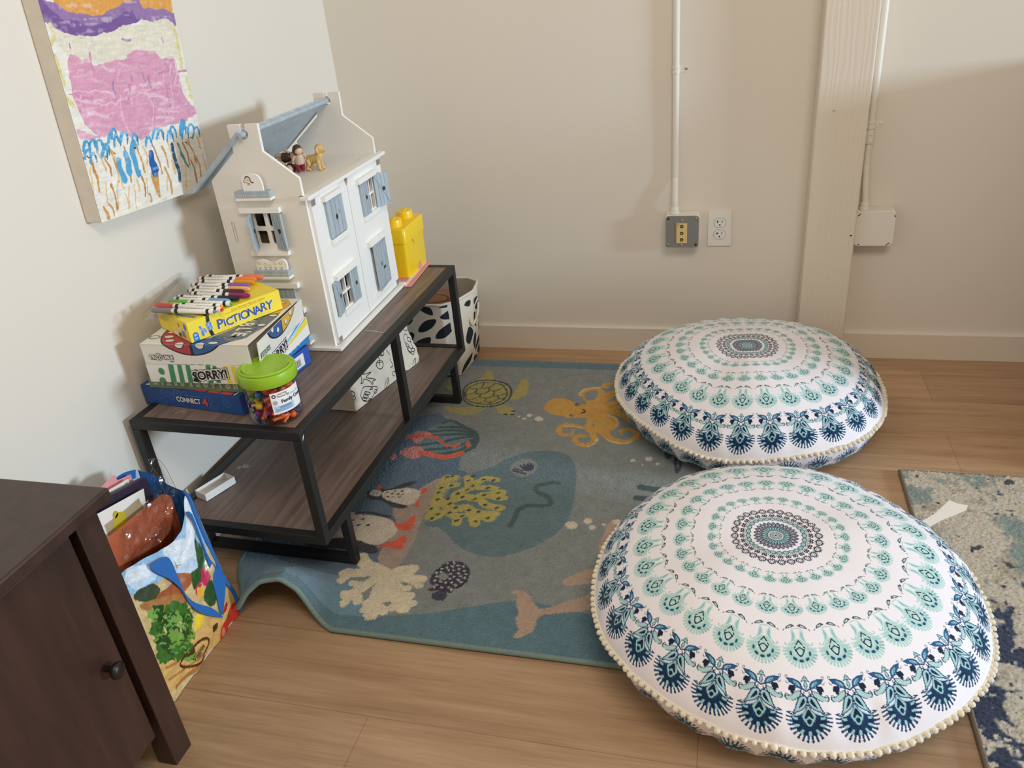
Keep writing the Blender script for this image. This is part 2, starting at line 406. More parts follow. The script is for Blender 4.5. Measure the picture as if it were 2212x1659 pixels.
  ('f','fernb',1,'3889,-6946 3937,-6395 4026,-5934 4526,-5536 5117,-5824 5434,-6018 5577,-6443 5670,-6964 5417,-7199 5065,-7392 4534,-7400'),
  ('l','fern',130,'5465,-6126 5074,-5885 4526,-5536 4325,-5696'),
  ('l','fern',130,'5408,-6076 4893,-5903 4289,-5965'),
  ('l','fern',130,'5497,-6233 4825,-6080 3899,-6287'),
  ('l','fern',130,'5513,-6286 4894,-6296 4215,-6477 4013,-6608'),
  ('l','fern',130,'5516,-6341 5079,-6496 4618,-6761 3926,-7049'),
  ('l','fern',130,'5559,-6445 5292,-6795 4952,-7043 4291,-7220'),
  ('l','fern',130,'5607,-6548 5439,-6885 5189,-7224 4551,-7449'),
  ('l','fern',130,'5651,-6756 5558,-7080 5334,-7311'),
  ('l','fern',130,'5520,-6231 5633,-6491 5670,-6964'),
  ('f','coralp',1,'3539,-6601 3582,-6368 3707,-6239 3991,-6249 4187,-6381 4196,-6532 4038,-6624 3960,-6818 3823,-6907 3696,-6735'),
  ('l','orange',210,'3512,-6585 3911,-6505'),
  ('l','orange',180,'4143,-6500 4366,-6533'),
  ('f','coralp',1,'3598,-7259 3787,-7094 4029,-7067 4199,-7193 4277,-7469 4180,-7654 3996,-7710 3781,-7630 3557,-7478'),
  ('l','orange',230,'4213,-7405 4403,-7420 4674,-7494 4970,-7531 5209,-7400 5358,-7296'),
  ('f','orange',1,'4681,-6723 4688,-6767 4677,-6804 4651,-6826 4615,-6830 4577,-6814 4543,-6782 4520,-6740 4514,-6696 4524,-6658 4550,-6635 4586,-6632 4625,-6648 4659,-6680'),
  ('f','orange',1,'4901,-6918 4908,-6965 4898,-7003 4873,-7027 4837,-7031 4799,-7014 4765,-6980 4742,-6936 4734,-6889 4745,-6850 4770,-6826 4806,-6822 4844,-6839 4878,-6873'),
  ('f','orange',1,'5146,-6946 5148,-6985 5131,-7018 5096,-7039 5052,-7044 5007,-7031 4970,-7004 4948,-6967 4946,-6928 4963,-6895 4998,-6874 5042,-6869 5087,-6882 5125,-6909'),
  ('f','orange',1,'5222,-6829 5224,-6860 5210,-6887 5182,-6904 5147,-6908 5111,-6898 5081,-6876 5063,-6846 5062,-6815 5076,-6788 5104,-6771 5139,-6767 5175,-6777 5205,-6799'),
  ('f','orange',1,'5507,-6780 5521,-6854 5519,-6914 5501,-6950 5469,-6953 5431,-6924 5393,-6868 5364,-6796 5349,-6721 5350,-6660 5369,-6624 5401,-6621 5440,-6651 5477,-6708'),
  ('f','coralp',1,'3551,-7663 3566,-7733 3555,-7790 3520,-7825 3469,-7831 3411,-7807 3357,-7756 3319,-7690 3303,-7620 3313,-7562 3348,-7526 3400,-7520 3459,-7545 3512,-7597'),
  ('f','navyb',1,'3437,-9588 3394,-9402 3468,-9258 3670,-9213 3895,-9224 4061,-9087 4252,-8887 4481,-8780 4572,-8829 4425,-9023 4229,-9144 4072,-9241 3839,-9385 3889,-9569 4084,-9694 4389,-9803 4669,-9859 4728,-9923 4559,-9999 4309,-9959 4059,-9809 3788,-9732 3567,-9722'),
  ('f','cream',1,'3837,-9500 3855,-9307 4111,-9217 4407,-9103 4741,-9158 4849,-9260 4872,-9520 4838,-9746 4685,-9838 4382,-9786 4061,-9697'),
  ('f','cream',1,'3804,-9409 3814,-9474 3788,-9530 3733,-9566 3660,-9575 3581,-9556 3514,-9511 3471,-9450 3460,-9385 3485,-9328 3541,-9291 3616,-9282 3695,-9302 3762,-9348'),
  ('f','pgrey',1,'3672,-9406 3683,-9448 3678,-9483 3660,-9504 3631,-9508 3597,-9493 3566,-9463 3542,-9422 3531,-9380 3535,-9345 3554,-9323 3583,-9320 3617,-9335 3648,-9366'),
  ('f','orange',1,'3565,-9226 3636,-9069 3702,-9170 3681,-9328'),
  ('f','orange',1,'4861,-9258 4845,-9049 4955,-9055 4984,-9205 4927,-9344'),
  ('f','orange',1,'4873,-9778 4885,-9555 4964,-9656 5010,-9833 4944,-9877'),
  ('l','black',55,'3933,-9355 3959,-9336'),
  ('l','black',55,'4131,-9303 4157,-9284'),
  ('l','black',55,'4311,-9269 4337,-9251'),
  ('l','black',55,'4077,-9413 4104,-9394'),
  ('l','black',55,'4257,-9409 4283,-9391'),
  ('l','black',55,'4390,-9412 4416,-9393'),
  ('l','black',55,'4002,-9555 4028,-9536'),
  ('l','black',55,'4157,-9554 4184,-9536'),
  ('l','black',55,'4333,-9543 4359,-9525'),
  ('f','navyb',1,'3456,-10322 3561,-10265 3833,-10237 4106,-10273 4435,-10336 4402,-10427 4148,-10373 3824,-10327'),
  ('f','navyb',1,'2660,-11493 3265,-11311 3552,-11337 3985,-11392 4306,-11460 4585,-11596 4636,-11745 4522,-11813 4246,-11784 3817,-11719 2828,-11826'),
  ('f','cream',1,'2595,-10894 3265,-10347 3452,-10394 3823,-10381 4162,-10407 4465,-10471 4708,-10679 4806,-10901 4775,-11136 4592,-11452 4340,-11487 3978,-11376 3552,-11337 2846,-11401'),
  ('l','black',75,'3445,-10659 3476,-10634'),
  ('l','black',75,'3727,-10569 3758,-10544'),
  ('l','black',75,'3726,-10818 3757,-10793'),
  ('l','black',75,'3959,-10769 3990,-10745'),
  ('l','black',75,'3124,-10754 3155,-10729'),
  ('l','black',75,'3347,-10930 3377,-10906'),
  ('f','orange',1,'4622,-10605 4791,-10600 4927,-10479 5005,-10261 5082,-10285 5169,-10583 5131,-10724 5130,-10841 4981,-10861 4779,-10805'),
  ('f','orange',1,'4566,-11551 4693,-11374 4908,-11248 5032,-11052 5167,-11115 5192,-11241 5154,-11342 5222,-11490 5121,-11567 4795,-11519'),
  ('l','ycoral',280,'5452,-10237 5444,-9885 5386,-9306 5329,-8854 5355,-8496'),
  ('l','ycoral',230,'5329,-8854 5581,-8449'),
  ('l','ycoral',220,'5333,-9008 5525,-8869 5712,-8788'),
  ('l','ycoral',260,'5415,-9599 5814,-9475 5857,-9172 6071,-8956 6196,-8748 6289,-8581'),
  ('l','ycoral',260,'6150,-8908 5934,-8427'),
  ('l','ycoral',220,'6220,-8668 6428,-8407 6746,-8448'),
  ('l','ycoral',200,'6184,-8865 6634,-8810 6824,-8825'),
  ('l','ycoral',280,'5814,-9475 6081,-9293 6413,-9325 6593,-9155 7028,-8988'),
  ('l','ycoral',240,'6501,-9314 6778,-9570 7178,-9643'),
  ('l','ycoral',220,'6708,-9159 6980,-9235 7155,-9213'),
  ('l','ycoral',280,'5672,-9675 5992,-9814 6308,-9737 6509,-9958 6690,-10346'),
  ('l','ycoral',230,'6308,-9737 6671,-9902 7113,-9897'),
  ('l','ycoral',230,'6499,-9925 6929,-10110 7056,-10094'),
  ('l','ycoral',260,'5750,-9702 5948,-10032 6142,-10146 6215,-10376'),
  ('l','ycoral',200,'6121,-10148 6315,-10054'),
  ('l','ycoral',220,'5424,-9959 5710,-10063 5540,-10294'),
  ('l','ycoral',210,'5468,-9953 5346,-9933'),
  ('l','dkgreen',85,'5332,-8495 5364,-8459'),
  ('l','dkgreen',85,'5471,-8438 5503,-8402'),
  ('l','dkgreen',85,'5564,-8872 5595,-8837'),
  ('l','dkgreen',85,'5323,-9006 5354,-8971'),
  ('l','dkgreen',85,'5338,-9214 5369,-9180'),
  ('l','dkgreen',85,'5400,-9513 5430,-9479'),
  ('l','dkgreen',85,'5674,-9463 5705,-9430'),
  ('l','dkgreen',85,'5858,-9205 5890,-9171'),
  ('l','dkgreen',85,'5959,-8578 5991,-8543'),
  ('l','dkgreen',85,'6028,-8372 6060,-8336'),
  ('l','dkgreen',85,'6164,-8806 6196,-8772'),
  ('l','dkgreen',85,'6053,-9004 6084,-8969'),
  ('l','dkgreen',85,'6360,-8490 6392,-8455'),
  ('l','dkgreen',85,'6644,-8495 6676,-8460'),
  ('l','dkgreen',85,'6590,-8850 6622,-8815'),
  ('l','dkgreen',85,'6026,-9333 6057,-9300'),
  ('l','dkgreen',85,'6383,-9373 6415,-9340'),
  ('l','dkgreen',85,'6577,-9172 6609,-9138'),
  ('l','dkgreen',85,'6939,-9033 6971,-8999'),
  ('l','dkgreen',85,'6991,-9267 7022,-9234'),
  ('l','dkgreen',85,'6719,-9592 6750,-9559'),
  ('l','dkgreen',85,'7065,-9672 7097,-9639'),
  ('l','dkgreen',85,'5784,-9657 5814,-9624'),
  ('l','dkgreen',85,'5987,-9793 6018,-9761'),
  ('l','dkgreen',85,'5890,-10018 5920,-9986'),
  ('l','dkgreen',85,'6367,-9850 6398,-9818'),
  ('l','dkgreen',85,'6635,-9886 6666,-9854'),
  ('l','dkgreen',85,'5619,-10124 5649,-10092'),
  ('l','dkgreen',85,'5369,-9927 5399,-9894'),
  ('l','dkgreen',85,'5514,-10311 5544,-10280'),
  ('l','dkgreen',85,'6261,-10126 6292,-10095'),
  ('l','dkgreen',85,'6174,-10310 6204,-10278'),
  ('l','dkgreen',85,'6662,-10279 6692,-10248'),
  ('l','dkgreen',85,'6931,-10107 6961,-10075'),
  ('l','wcoral',330,'5123,-12434 4940,-12337 4641,-12230 4462,-12154 4308,-11970'),
  ('l','wcoral',240,'4774,-12286 4521,-12120'),
  ('l','wcoral',300,'5228,-12517 4833,-12427 4469,-12505 4149,-12602'),
  ('l','wcoral',230,'4513,-12524 4192,-12496'),
  ('l','wcoral',230,'4245,-12612 4146,-12871'),
  ('l','wcoral',280,'5144,-12529 4916,-12708 4755,-12994 4585,-13207 4440,-13275'),
  ('l','wcoral',220,'4634,-13199 4541,-13533'),
  ('l','wcoral',220,'4713,-13141 4844,-13396'),
  ('l','wcoral',200,'4783,-12895 4469,-12871'),
  ('l','wcoral',330,'5222,-12590 5190,-12858 5200,-13136 5292,-13440 5318,-13744'),
  ('l','wcoral',230,'5220,-13225 5081,-13427'),
  ('l','wcoral',220,'5310,-13482 5114,-13623'),
  ('l','wcoral',230,'5307,-13393 5545,-13600'),
  ('l','wcoral',200,'5200,-13136 5480,-13231'),
  ('l','wcoral',330,'5289,-12580 5473,-12956 5722,-13194 5947,-13428'),
  ('l','wcoral',240,'5607,-13120 5970,-13042'),
  ('l','wcoral',230,'5787,-13274 5709,-13464'),
  ('l','wcoral',220,'5835,-13267 6106,-13270'),
  ('l','wcoral',280,'5278,-12509 5390,-12296 5717,-12174'),
  ('l','wcoral',210,'5433,-12315 5702,-12325'),
  ('l','wcoral',270,'5321,-12527 5721,-12516 6044,-12493'),
  ('l','wcoral',220,'5813,-12527 6060,-12681'),
  ('l','wcoral',190,'5467,-12674 5693,-12853 5832,-12809'),
  ('f','wcoral',1,'4770,-12362 4862,-12147 5059,-12320 5273,-12363 5390,-12296 5449,-12629 5319,-12744 5101,-12729'),
  ('f','navyb',1,'6265,-12579 6227,-12321 6305,-12089 6435,-11845 6554,-11777 6767,-11784 7006,-11937 7101,-12168 7114,-12406 6998,-12634 6900,-12695 6858,-12828 6752,-12810 6803,-12916 6767,-13057 6647,-13098 6475,-13034 6478,-12897 6544,-12795 6339,-12837 6328,-12758 6402,-12677'),
  ('f','pgrey',1,'6511,-11884 6509,-11911 6487,-11925 6459,-11918 6440,-11894 6442,-11867 6464,-11853 6492,-11860'),
  ('f','pgrey',1,'6654,-11838 6652,-11865 6631,-11879 6602,-11872 6584,-11848 6586,-11821 6608,-11807 6636,-11814'),
  ('f','pgrey',1,'6781,-11908 6779,-11934 6757,-11948 6729,-11941 6711,-11918 6713,-11891 6735,-11877 6763,-11884'),
  ('f','pgrey',1,'6901,-11928 6898,-11954 6877,-11968 6849,-11961 6831,-11938 6833,-11911 6855,-11897 6883,-11904'),
  ('f','pgrey',1,'6433,-12075 6431,-12101 6410,-12115 6382,-12109 6363,-12085 6365,-12058 6386,-12044 6415,-12051'),
  ('f','pgrey',1,'6539,-12025 6537,-12051 6516,-12065 6488,-12058 6469,-12035 6471,-12008 6493,-11994 6521,-12001'),
  ('f','pgrey',1,'6666,-11957 6664,-11983 6642,-11997 6614,-11991 6596,-11967 6598,-11940 6619,-11926 6647,-11933'),
  ('f','pgrey',1,'6837,-12031 6835,-12057 6813,-12071 6786,-12064 6767,-12041 6770,-12014 6791,-12000 6819,-12007'),
  ('f','pgrey',1,'6985,-12063 6983,-12090 6962,-12103 6934,-12097 6916,-12073 6919,-12047 6940,-12033 6968,-12040'),
  ('f','pgrey',1,'6442,-12179 6440,-12206 6419,-12220 6391,-12213 6372,-12190 6374,-12163 6395,-12149 6424,-12156'),
  ('f','pgrey',1,'6609,-12106 6607,-12132 6586,-12146 6558,-12139 6539,-12116 6542,-12090 6563,-12076 6591,-12082'),
  ('f','pgrey',1,'6725,-12089 6723,-12115 6702,-12129 6674,-12122 6656,-12099 6658,-12073 6679,-12059 6707,-12065'),
  ('f','pgrey',1,'6354,-12229 6352,-12255 6331,-12269 6303,-12262 6284,-12239 6286,-12213 6307,-12199 6336,-12206'),
  ('f','pgrey',1,'6697,-12215 6694,-12241 6673,-12255 6645,-12249 6627,-12225 6629,-12199 6651,-12186 6679,-12192'),
  ('f','pgrey',1,'6864,-12174 6862,-12200 6841,-12214 6813,-12207 6795,-12184 6798,-12158 6819,-12144 6847,-12150'),
  ('f','pgrey',1,'7042,-12165 7039,-12191 7018,-12204 6991,-12198 6973,-12175 6976,-12149 6997,-12135 7024,-12141'),
  ('f','pgrey',1,'6393,-12345 6392,-12371 6371,-12384 6343,-12378 6324,-12355 6326,-12329 6347,-12315 6375,-12322'),
  ('f','pgrey',1,'6800,-12297 6798,-12323 6777,-12336 6749,-12330 6731,-12307 6733,-12281 6755,-12267 6782,-12274'),
  ('f','pgrey',1,'6943,-12259 6940,-12285 6919,-12298 6891,-12292 6874,-12269 6876,-12243 6897,-12229 6925,-12236'),
  ('f','pgrey',1,'7064,-12294 7062,-12320 7041,-12333 7013,-12327 6996,-12304 6998,-12278 7019,-12264 7047,-12271'),
  ('f','pgrey',1,'6720,-12369 6718,-12394 6697,-12408 6669,-12402 6651,-12379 6654,-12353 6675,-12339 6702,-12346'),
  ('f','pgrey',1,'6931,-12385 6928,-12411 6907,-12424 6880,-12418 6862,-12395 6865,-12370 6886,-12356 6913,-12363'),
  ('f','pgrey',1,'6399,-12488 6397,-12513 6376,-12527 6349,-12521 6330,-12498 6332,-12473 6353,-12459 6381,-12465'),
  ('f','pgrey',1,'6538,-12491 6536,-12517 6515,-12530 6487,-12524 6469,-12501 6471,-12476 6492,-12462 6519,-12469'),
  ('f','pgrey',1,'6679,-12506 6677,-12531 6656,-12545 6629,-12538 6611,-12516 6613,-12490 6634,-12477 6661,-12483'),
  ('f','pgrey',1,'6804,-12470 6802,-12496 6781,-12509 6754,-12503 6736,-12481 6738,-12455 6759,-12442 6787,-12448'),
  ('f','pgrey',1,'7017,-12444 7014,-12469 6993,-12482 6966,-12476 6949,-12454 6951,-12428 6972,-12415 6999,-12421'),
  ('f','pgrey',1,'6486,-12617 6484,-12642 6463,-12656 6436,-12650 6417,-12627 6419,-12602 6440,-12589 6468,-12595'),
  ('f','pgrey',1,'6915,-12553 6913,-12578 6892,-12591 6865,-12585 6847,-12563 6850,-12538 6871,-12524 6898,-12531'),
  ('f','pgrey',1,'6458,-12710 6456,-12735 6435,-12749 6408,-12743 6390,-12720 6392,-12695 6412,-12682 6440,-12688'),
  ('f','pgrey',1,'6623,-12671 6621,-12696 6600,-12710 6573,-12704 6555,-12682 6557,-12657 6578,-12643 6605,-12649'),
  ('f','pgrey',1,'6782,-12638 6780,-12663 6759,-12677 6732,-12671 6714,-12649 6716,-12623 6737,-12610 6764,-12616'),
  ('f','pgrey',1,'6865,-12712 6862,-12737 6842,-12750 6815,-12744 6797,-12722 6800,-12697 6820,-12684 6847,-12690'),
  ('f','base',1,'6619,-12299 6624,-12351 6608,-12395 6572,-12423 6525,-12430 6475,-12415 6432,-12379 6404,-12331 6398,-12279 6414,-12235 6450,-12206 6498,-12199 6549,-12215 6592,-12251'),
  ('f','navy',1,'6787,-12941 6789,-13002 6758,-13055 6700,-13091 6626,-13102 6551,-13087 6488,-13047 6452,-12992 6448,-12931 6479,-12877 6537,-12841 6613,-12830 6689,-12846 6751,-12885'),
  ('f','tail',1,'8195,-12551 8367,-12506 8551,-12576 8736,-12779 8890,-12981 9122,-12927 9358,-12759 9844,-12457 10326,-12073 10533,-12616 9917,-12896 9414,-13047 9015,-13182 8942,-13338 8927,-13624 8789,-13819 8574,-13905 8562,-13804 8622,-13672 8542,-13509 8487,-13338 8518,-13187 8391,-12946 8363,-12721'),
  ('f','tail',1,'9254,-12074 9367,-11936 9660,-11687 9924,-11587 10036,-11958 9780,-12076 9418,-12209 9303,-12187'),
  ('f','tail',1,'9866,-10841 9899,-10475 9971,-9947 10092,-9737 10288,-9857 10272,-10423 10162,-10889 9983,-11045'),
  ('f','bub',1,'9241,-10069 9238,-10137 9206,-10194 9152,-10231 9086,-10240 9022,-10219 8971,-10173 8943,-10109 8946,-10042 8978,-9983 9032,-9946 9099,-9937 9164,-9958 9215,-10006'),
  ('f','bub',1,'9566,-9866 9564,-9917 9542,-9960 9505,-9988 9461,-9994 9416,-9977 9382,-9941 9363,-9893 9365,-9841 9387,-9798 9424,-9770 9469,-9764 9514,-9781 9548,-9817'),
  ('f','bub',1,'9680,-10092 9678,-10129 9662,-10161 9634,-10182 9600,-10186 9567,-10174 9541,-10148 9527,-10113 9529,-10075 9545,-10043 9574,-10022 9608,-10018 9641,-10030 9667,-10056'),
  ('f','bub',1,'9906,-9956 9905,-9979 9894,-9999 9877,-10011 9856,-10014 9836,-10007 9820,-9991 9812,-9969 9813,-9946 9824,-9926 9841,-9913 9862,-9910 9883,-9918 9898,-9934'),
  ('f','bub',1,'10264,-9812 10261,-9862 10238,-9906 10201,-9933 10157,-9939 10114,-9922 10081,-9887 10064,-9838 10067,-9787 10090,-9744 10127,-9716 10172,-9710 10215,-9727 10248,-9763'),
  ('f','bub',1,'9695,319 9695,315 9695,311 9693,309 9691,309 9689,311 9688,315 9687,319 9687,323 9688,327 9689,329 9691,329 9693,327 9694,324'),
  ('f','navy',1,'11042,-6406 11255,-6570 11242,-6847 11114,-6892'),
  ('f','navy',1,'11342,-6866 11431,-6735 11540,-6904 11550,-7316 11486,-7566 11401,-7479'),
  ('f','base',1,'11491,-7148 11493,-7234 11489,-7304 11479,-7343 11464,-7345 11449,-7308 11436,-7241 11427,-7155 11424,-7068 11428,-6997 11439,-6956 11453,-6955 11469,-6992 11482,-7061'),
  ('l','fern',230,'10599,-8304 10856,-8354 11197,-8338'),
  ('l','fern',230,'10558,-8791 10804,-8786 11103,-8695'),
 ],
 'canvas':[
  ('f','orange',1,'634,4964 357,4046 508,3905 691,3831 751,3710 1094,3728 1449,3646 1602,3630 1903,3764 2291,3889 2656,3925 3177,3854 3642,3807 3869,3875 4697,5179'),
  ('l','purple',495,'-22,4023 54,3886 252,3790 491,3692'),
  ('l','purple',495,'271,3837 623,3665 1034,3581 1452,3557'),
  ('l','purple',385,'411,3670 677,3530 1064,3469'),
  ('l','purple',440,'1497,3569 1882,3713 2345,3810 2674,3859'),
  ('l','purple2',280,'49,3955 232,3744 616,3472'),
  ('l','purple2',280,'711,3614 1107,3480 1566,3541'),
  ('l','purple2',280,'1738,3562 2207,3681 2697,3805'),
  ('l','purple',330,'2629,3859 2822,3777 3134,3745 3516,3739 3804,3649'),
  ('l','purple',200,'2597,3780 2897,3735'),
  ('f','cream2',1,'117,3630 413,3503 958,3398 1535,3466 2336,3573 3581,3654 3812,3478 3816,3102 3651,2818 2837,3008 1932,3004 1478,2925 988,2905 572,3007 368,3044 177,3272'),
  ('l','yelw',170,'150,3629 142,3440 16,3304'),
  ('l','yelw',170,'3761,3479 3765,3104 3695,2668'),
  ('l','yelw',170,'3808,2421 3800,1997'),
  ('l','yelw',170,'21,3065 51,2625'),
  ('l','yelw',170,'-27,2434 102,2220'),
  ('f','pink',1,'322,3022 499,3098 709,2974 983,2892 1303,2897 1570,2946 1911,2952 2038,3051 2362,3088 2848,3036 3074,2882 3512,2856 3494,2682 3552,2442 3566,2081 3852,1714 3700,1608 3234,1512 2724,1518 2228,1496 1939,1362 1469,1431 1305,1566 780,1613 487,1680 318,1835 244,2026 177,2313 225,2610 234,2807'),
  ('l','pinkm',74,'952,2821 1041,2811 1225,2865'),
  ('l','pinkd',47,'94,2439 420,2341 651,2298'),
  ('l','pinkd',37,'2241,1739 2588,1727 2917,1748'),
  ('l','pinkd',31,'1506,2617 1847,2675 2285,2759'),
  ('l','pinkm',43,'780,1992 933,1965 1169,1977'),
  ('l','pinkm',86,'321,2927 505,2942 808,2974'),
  ('l','pinkl',87,'1233,2148 1407,2167 1663,2191'),
  ('l','pinkd',86,'3166,2762 3219,2632 3147,2584'),
  ('l','pinkm',99,'1810,1547 2293,1531 2672,1561'),
  ('l','pinkl',57,'390,2359 314,2284 353,2130'),
  ('l','pinkl',64,'408,2005 516,2046 687,2016'),
  ('l','pinkm',77,'412,2779 521,2833 657,2819'),
  ('l','pinkl',49,'3026,2560 2958,2479 2895,2323'),
  ('l','pinkl',33,'1697,2770 1538,2617 1462,2462'),
  ('l','pinkd',75,'2255,2276 2760,2288 3092,2303'),
  ('l','pinkl',64,'3115,2080 3081,1895 2886,1741'),
  ('l','pinkd',95,'3005,2602 3442,2577 3898,2576'),
  ('l','pinkd',107,'2527,2606 2488,2551 2362,2433'),
  ('l','pinkl',85,'3346,2750 3285,2658 3237,2561'),
  ('l','pinkd',39,'1455,2541 1492,2411 1444,2332'),
  ('l','pinkd',95,'2974,2275 2976,2041 2973,1853'),
  ('l','pinkd',79,'3002,2239 3110,2226 3353,2178'),
  ('l','pinkl',107,'2246,2238 2590,2168 2947,2047'),
  ('l','pinkl',39,'3565,2412 3450,2227 3313,2109'),
  ('l','pinkl',81,'1834,2435 1846,2343 1712,2261'),
  ('l','pinkd',70,'231,2269 490,2306 807,2345'),
  ('l','pinkm',93,'2660,1823 2999,1824 3310,1833'),
  ('l','pinkl',84,'1632,2359 1836,2388 1995,2392'),
  ('l','pinkm',79,'3182,2418 3151,2200 3120,1921'),
  ('l','pinkl',84,'2526,2342 2721,2380 2859,2388'),
  ('l','pinkl',62,'3549,2790 3503,2564 3263,2301'),
  ('l','pinkl',94,'2165,2421 2344,2410 2443,2478'),
  ('l','pinkl',44,'286,2301 602,2236 959,2222'),
  ('l','pinkl',102,'449,2069 733,1998 952,1905'),
  ('l','pinkm',71,'684,2674 1034,2571 1239,2449'),
  ('l','pinkd',62,'1243,2240 1450,2206 1670,2097'),
  ('l','pinkd',103,'1828,2453 1800,2313 1684,2180'),
  ('l','pinkl',54,'1779,2183 2262,2269 2580,2321'),
  ('l','pinkl',43,'2400,1985 2523,1961 2770,1847'),
  ('l','pinkl',89,'1163,2862 1332,2769 1482,2742'),
  ('l','pinkl',70,'2532,1894 2803,1807 3242,1756'),
  ('l','pinkm',73,'1704,2883 1846,2846 2052,2789'),
  ('l','pinkd',107,'940,3090 873,2934 890,2723'),
  ('l','pinkl',101,'2428,1727 2696,1675 3004,1657'),
  ('l','pinkl',39,'2668,1879 2877,1846 3072,1882'),
  ('l','pinkl',60,'217,2322 623,2202 1165,2157 1515,2188'),
  ('l','pinkl',60,'1480,2259 1371,1834 1479,1458'),
  ('l','pinkl',60,'2359,2171 2373,1855 2217,1585'),
  ('l','pinkl',60,'236,2459 719,2438 1244,2349'),
  ('l','lilac',75,'1370,2537 1328,2301'),
  ('l','lilac',75,'1968,2610 1944,2516'),
  ('l','lilac',75,'2311,2625 2323,2485'),
  ('l','lilac',75,'2457,2530 2482,2302'),
  ('l','lilac',75,'2770,2604 2954,2582'),
  ('l','lilac',75,'448,3284 441,3223'),
  ('l','lilac',75,'3247,3312 3256,3213'),
  ('l','lilac',75,'1975,3320 2198,3285'),
  ('f','pinkm',1,'73,1790 477,1655 945,1617 753,1549 216,1587 58,1663'),
  ('l','ochre',95,'182,1221 203,907 164,600'),
  ('l','ochrel',95,'418,1317 487,1115 497,921'),
  ('l','ochre2',95,'547,1241 613,1024 619,815'),
  ('l','ochre',95,'770,1287 802,977 771,673'),
  ('l','ochrel',95,'827,1223 869,881 847,544'),
  ('l','ochre2',95,'1198,1303 1199,949 1133,603'),
  ('l','ochre',95,'1583,1272 1635,975 1620,685'),
  ('l','ochrel',95,'1775,1184 1809,1004 1773,834'),
  ('l','ochre2',95,'2083,1136 2154,857 2152,586'),
  ('l','ochre',95,'2356,1093 2430,871 2430,658'),
  ('l','ochrel',95,'2588,1178 2642,835 2621,499'),
  ('l','ochre2',95,'3121,1098 3193,837 3184,586'),
  ('l','ochre',95,'3334,1097 3428,815 3441,541'),
  ('l','ochrel',95,'3694,1107 3747,987 3716,880'),
  ('l','ochre2',95,'3271,666 3319,402 3286,150'),
  ('l','ochre',95,'3475,695 3537,459 3517,235'),
  ('l','ochrel',95,'3735,716 3783,432 3744,159'),
  ('l','ochre2',95,'556,659 568,403 519,156'),
  ('l','ochre',95,'160,294 218,155 215,27'),
  ('l','ochrel',95,'1310,597 1336,460 1295,336'),
  ('l','ochre2',95,'1501,619 1506,426 1442,246'),
  ('l','ochre',95,'2313,679 2347,381 2305,94'),
  ('l','ochrel',95,'2618,747 2701,531 2708,327'),
  ('l','ochre2',95,'1594,274 1611,165 1559,71'),
  ('l','ochre',95,'315,373 382,202 388,43'),
  ('l','ochrel',95,'863,369 881,220 835,84'),
  ('l','ochre2',95,'136,1202 191,1072 189,951'),
  ('f','ochre',1,'1810,635 2016,612 1982,346 1937,111 1830,149 1803,382'),
  ('l','ochrel',60,'121,1071 -13,554'),
  ('l','ochrel',60,'892,1073 558,148'),
  ('l','ochrel',60,'1019,539 897,129'),
  ('l','ochrel',60,'1183,506 1079,28'),
  ('l','ochrel',60,'424,741 336,424'),
  ('l','ochrel',60,'1618,567 1528,228'),
  ('l','ochrel',60,'2314,495 2200,210'),
  ('l','ochrel',60,'3057,671 2895,131'),
  ('l','sky',110,'56,1401 125,1533 224,1549 223,1433'),
  ('l','teal',60,'251,1503 218,1365'),
  ('l','skyw',36,'124,1417 167,1505'),
  ('l','sky',110,'247,1397 316,1530 417,1547 416,1430'),
  ('l','teal',60,'445,1500 412,1361'),
  ('l','skyw',36,'315,1413 360,1502'),
  ('l','sky',110,'420,1343 491,1477 594,1494 593,1375'),
  ('l','teal',60,'623,1446 589,1305'),
  ('l','skyw',36,'491,1359 535,1449'),
  ('l','sky',110,'545,1255 616,1391 720,1407 720,1287'),
  ('l','teal',60,'750,1359 716,1216'),
  ('l','skyw',36,'616,1271 661,1362'),
  ('l','sky',110,'776,1423 848,1560 954,1577 955,1456'),
  ('l','teal',60,'985,1529 951,1385'),
  ('l','skyw',36,'848,1439 894,1531'),
  ('l','sky',110,'921,1373 994,1511 1102,1529 1103,1407'),
  ('l','teal',60,'1133,1480 1100,1335'),
  ('l','skyw',36,'995,1390 1041,1482'),
  ('l','sky',110,'1147,1408 1220,1548 1331,1565 1333,1442'),
  ('l','teal',60,'1363,1516 1330,1370'),
  ('l','skyw',36,'1222,1425 1269,1519'),
  ('l','sky',110,'885,1489 957,1626 1065,1644 1066,1523'),
  ('l','teal',60,'1096,1596 1062,1452'),
  ('l','skyw',36,'958,1505 1004,1597'),
  ('l','sky',110,'1448,1293 1523,1434 1637,1452 1641,1326'),
  ('l','teal',60,'1671,1401 1638,1252'),
  ('l','skyw',36,'1526,1309 1573,1404'),
  ('l','sky',110,'1864,1200 1941,1345 2061,1362 2065,1233'),
  ('l','teal',60,'2097,1310 2063,1157'),
  ('l','skyw',36,'1946,1216 1994,1314'),
  ('l','sky',110,'2152,1331 2231,1478 2353,1497 2359,1366'),
  ('l','teal',60,'2390,1444 2357,1290'),
  ('l','skyw',36,'2236,1349 2285,1447'),
  ('l','sky',110,'2277,1284 2356,1432 2480,1450 2486,1318'),
  ('l','teal',60,'2517,1397 2484,1241'),
  ('l','skyw',36,'2361,1301 2411,1400'),
  ('l','sky',110,'2719,1279 2800,1430 2929,1449 2937,1314'),
  ('l','teal',60,'2969,1395 2936,1235'),
  ('l','skyw',36,'2807,1296 2858,1398'),
  ('l','sky',110,'2590,1208 2670,1358 2798,1376 2805,1242'),
  ('l','teal',60,'2837,1322 2804,1163'),
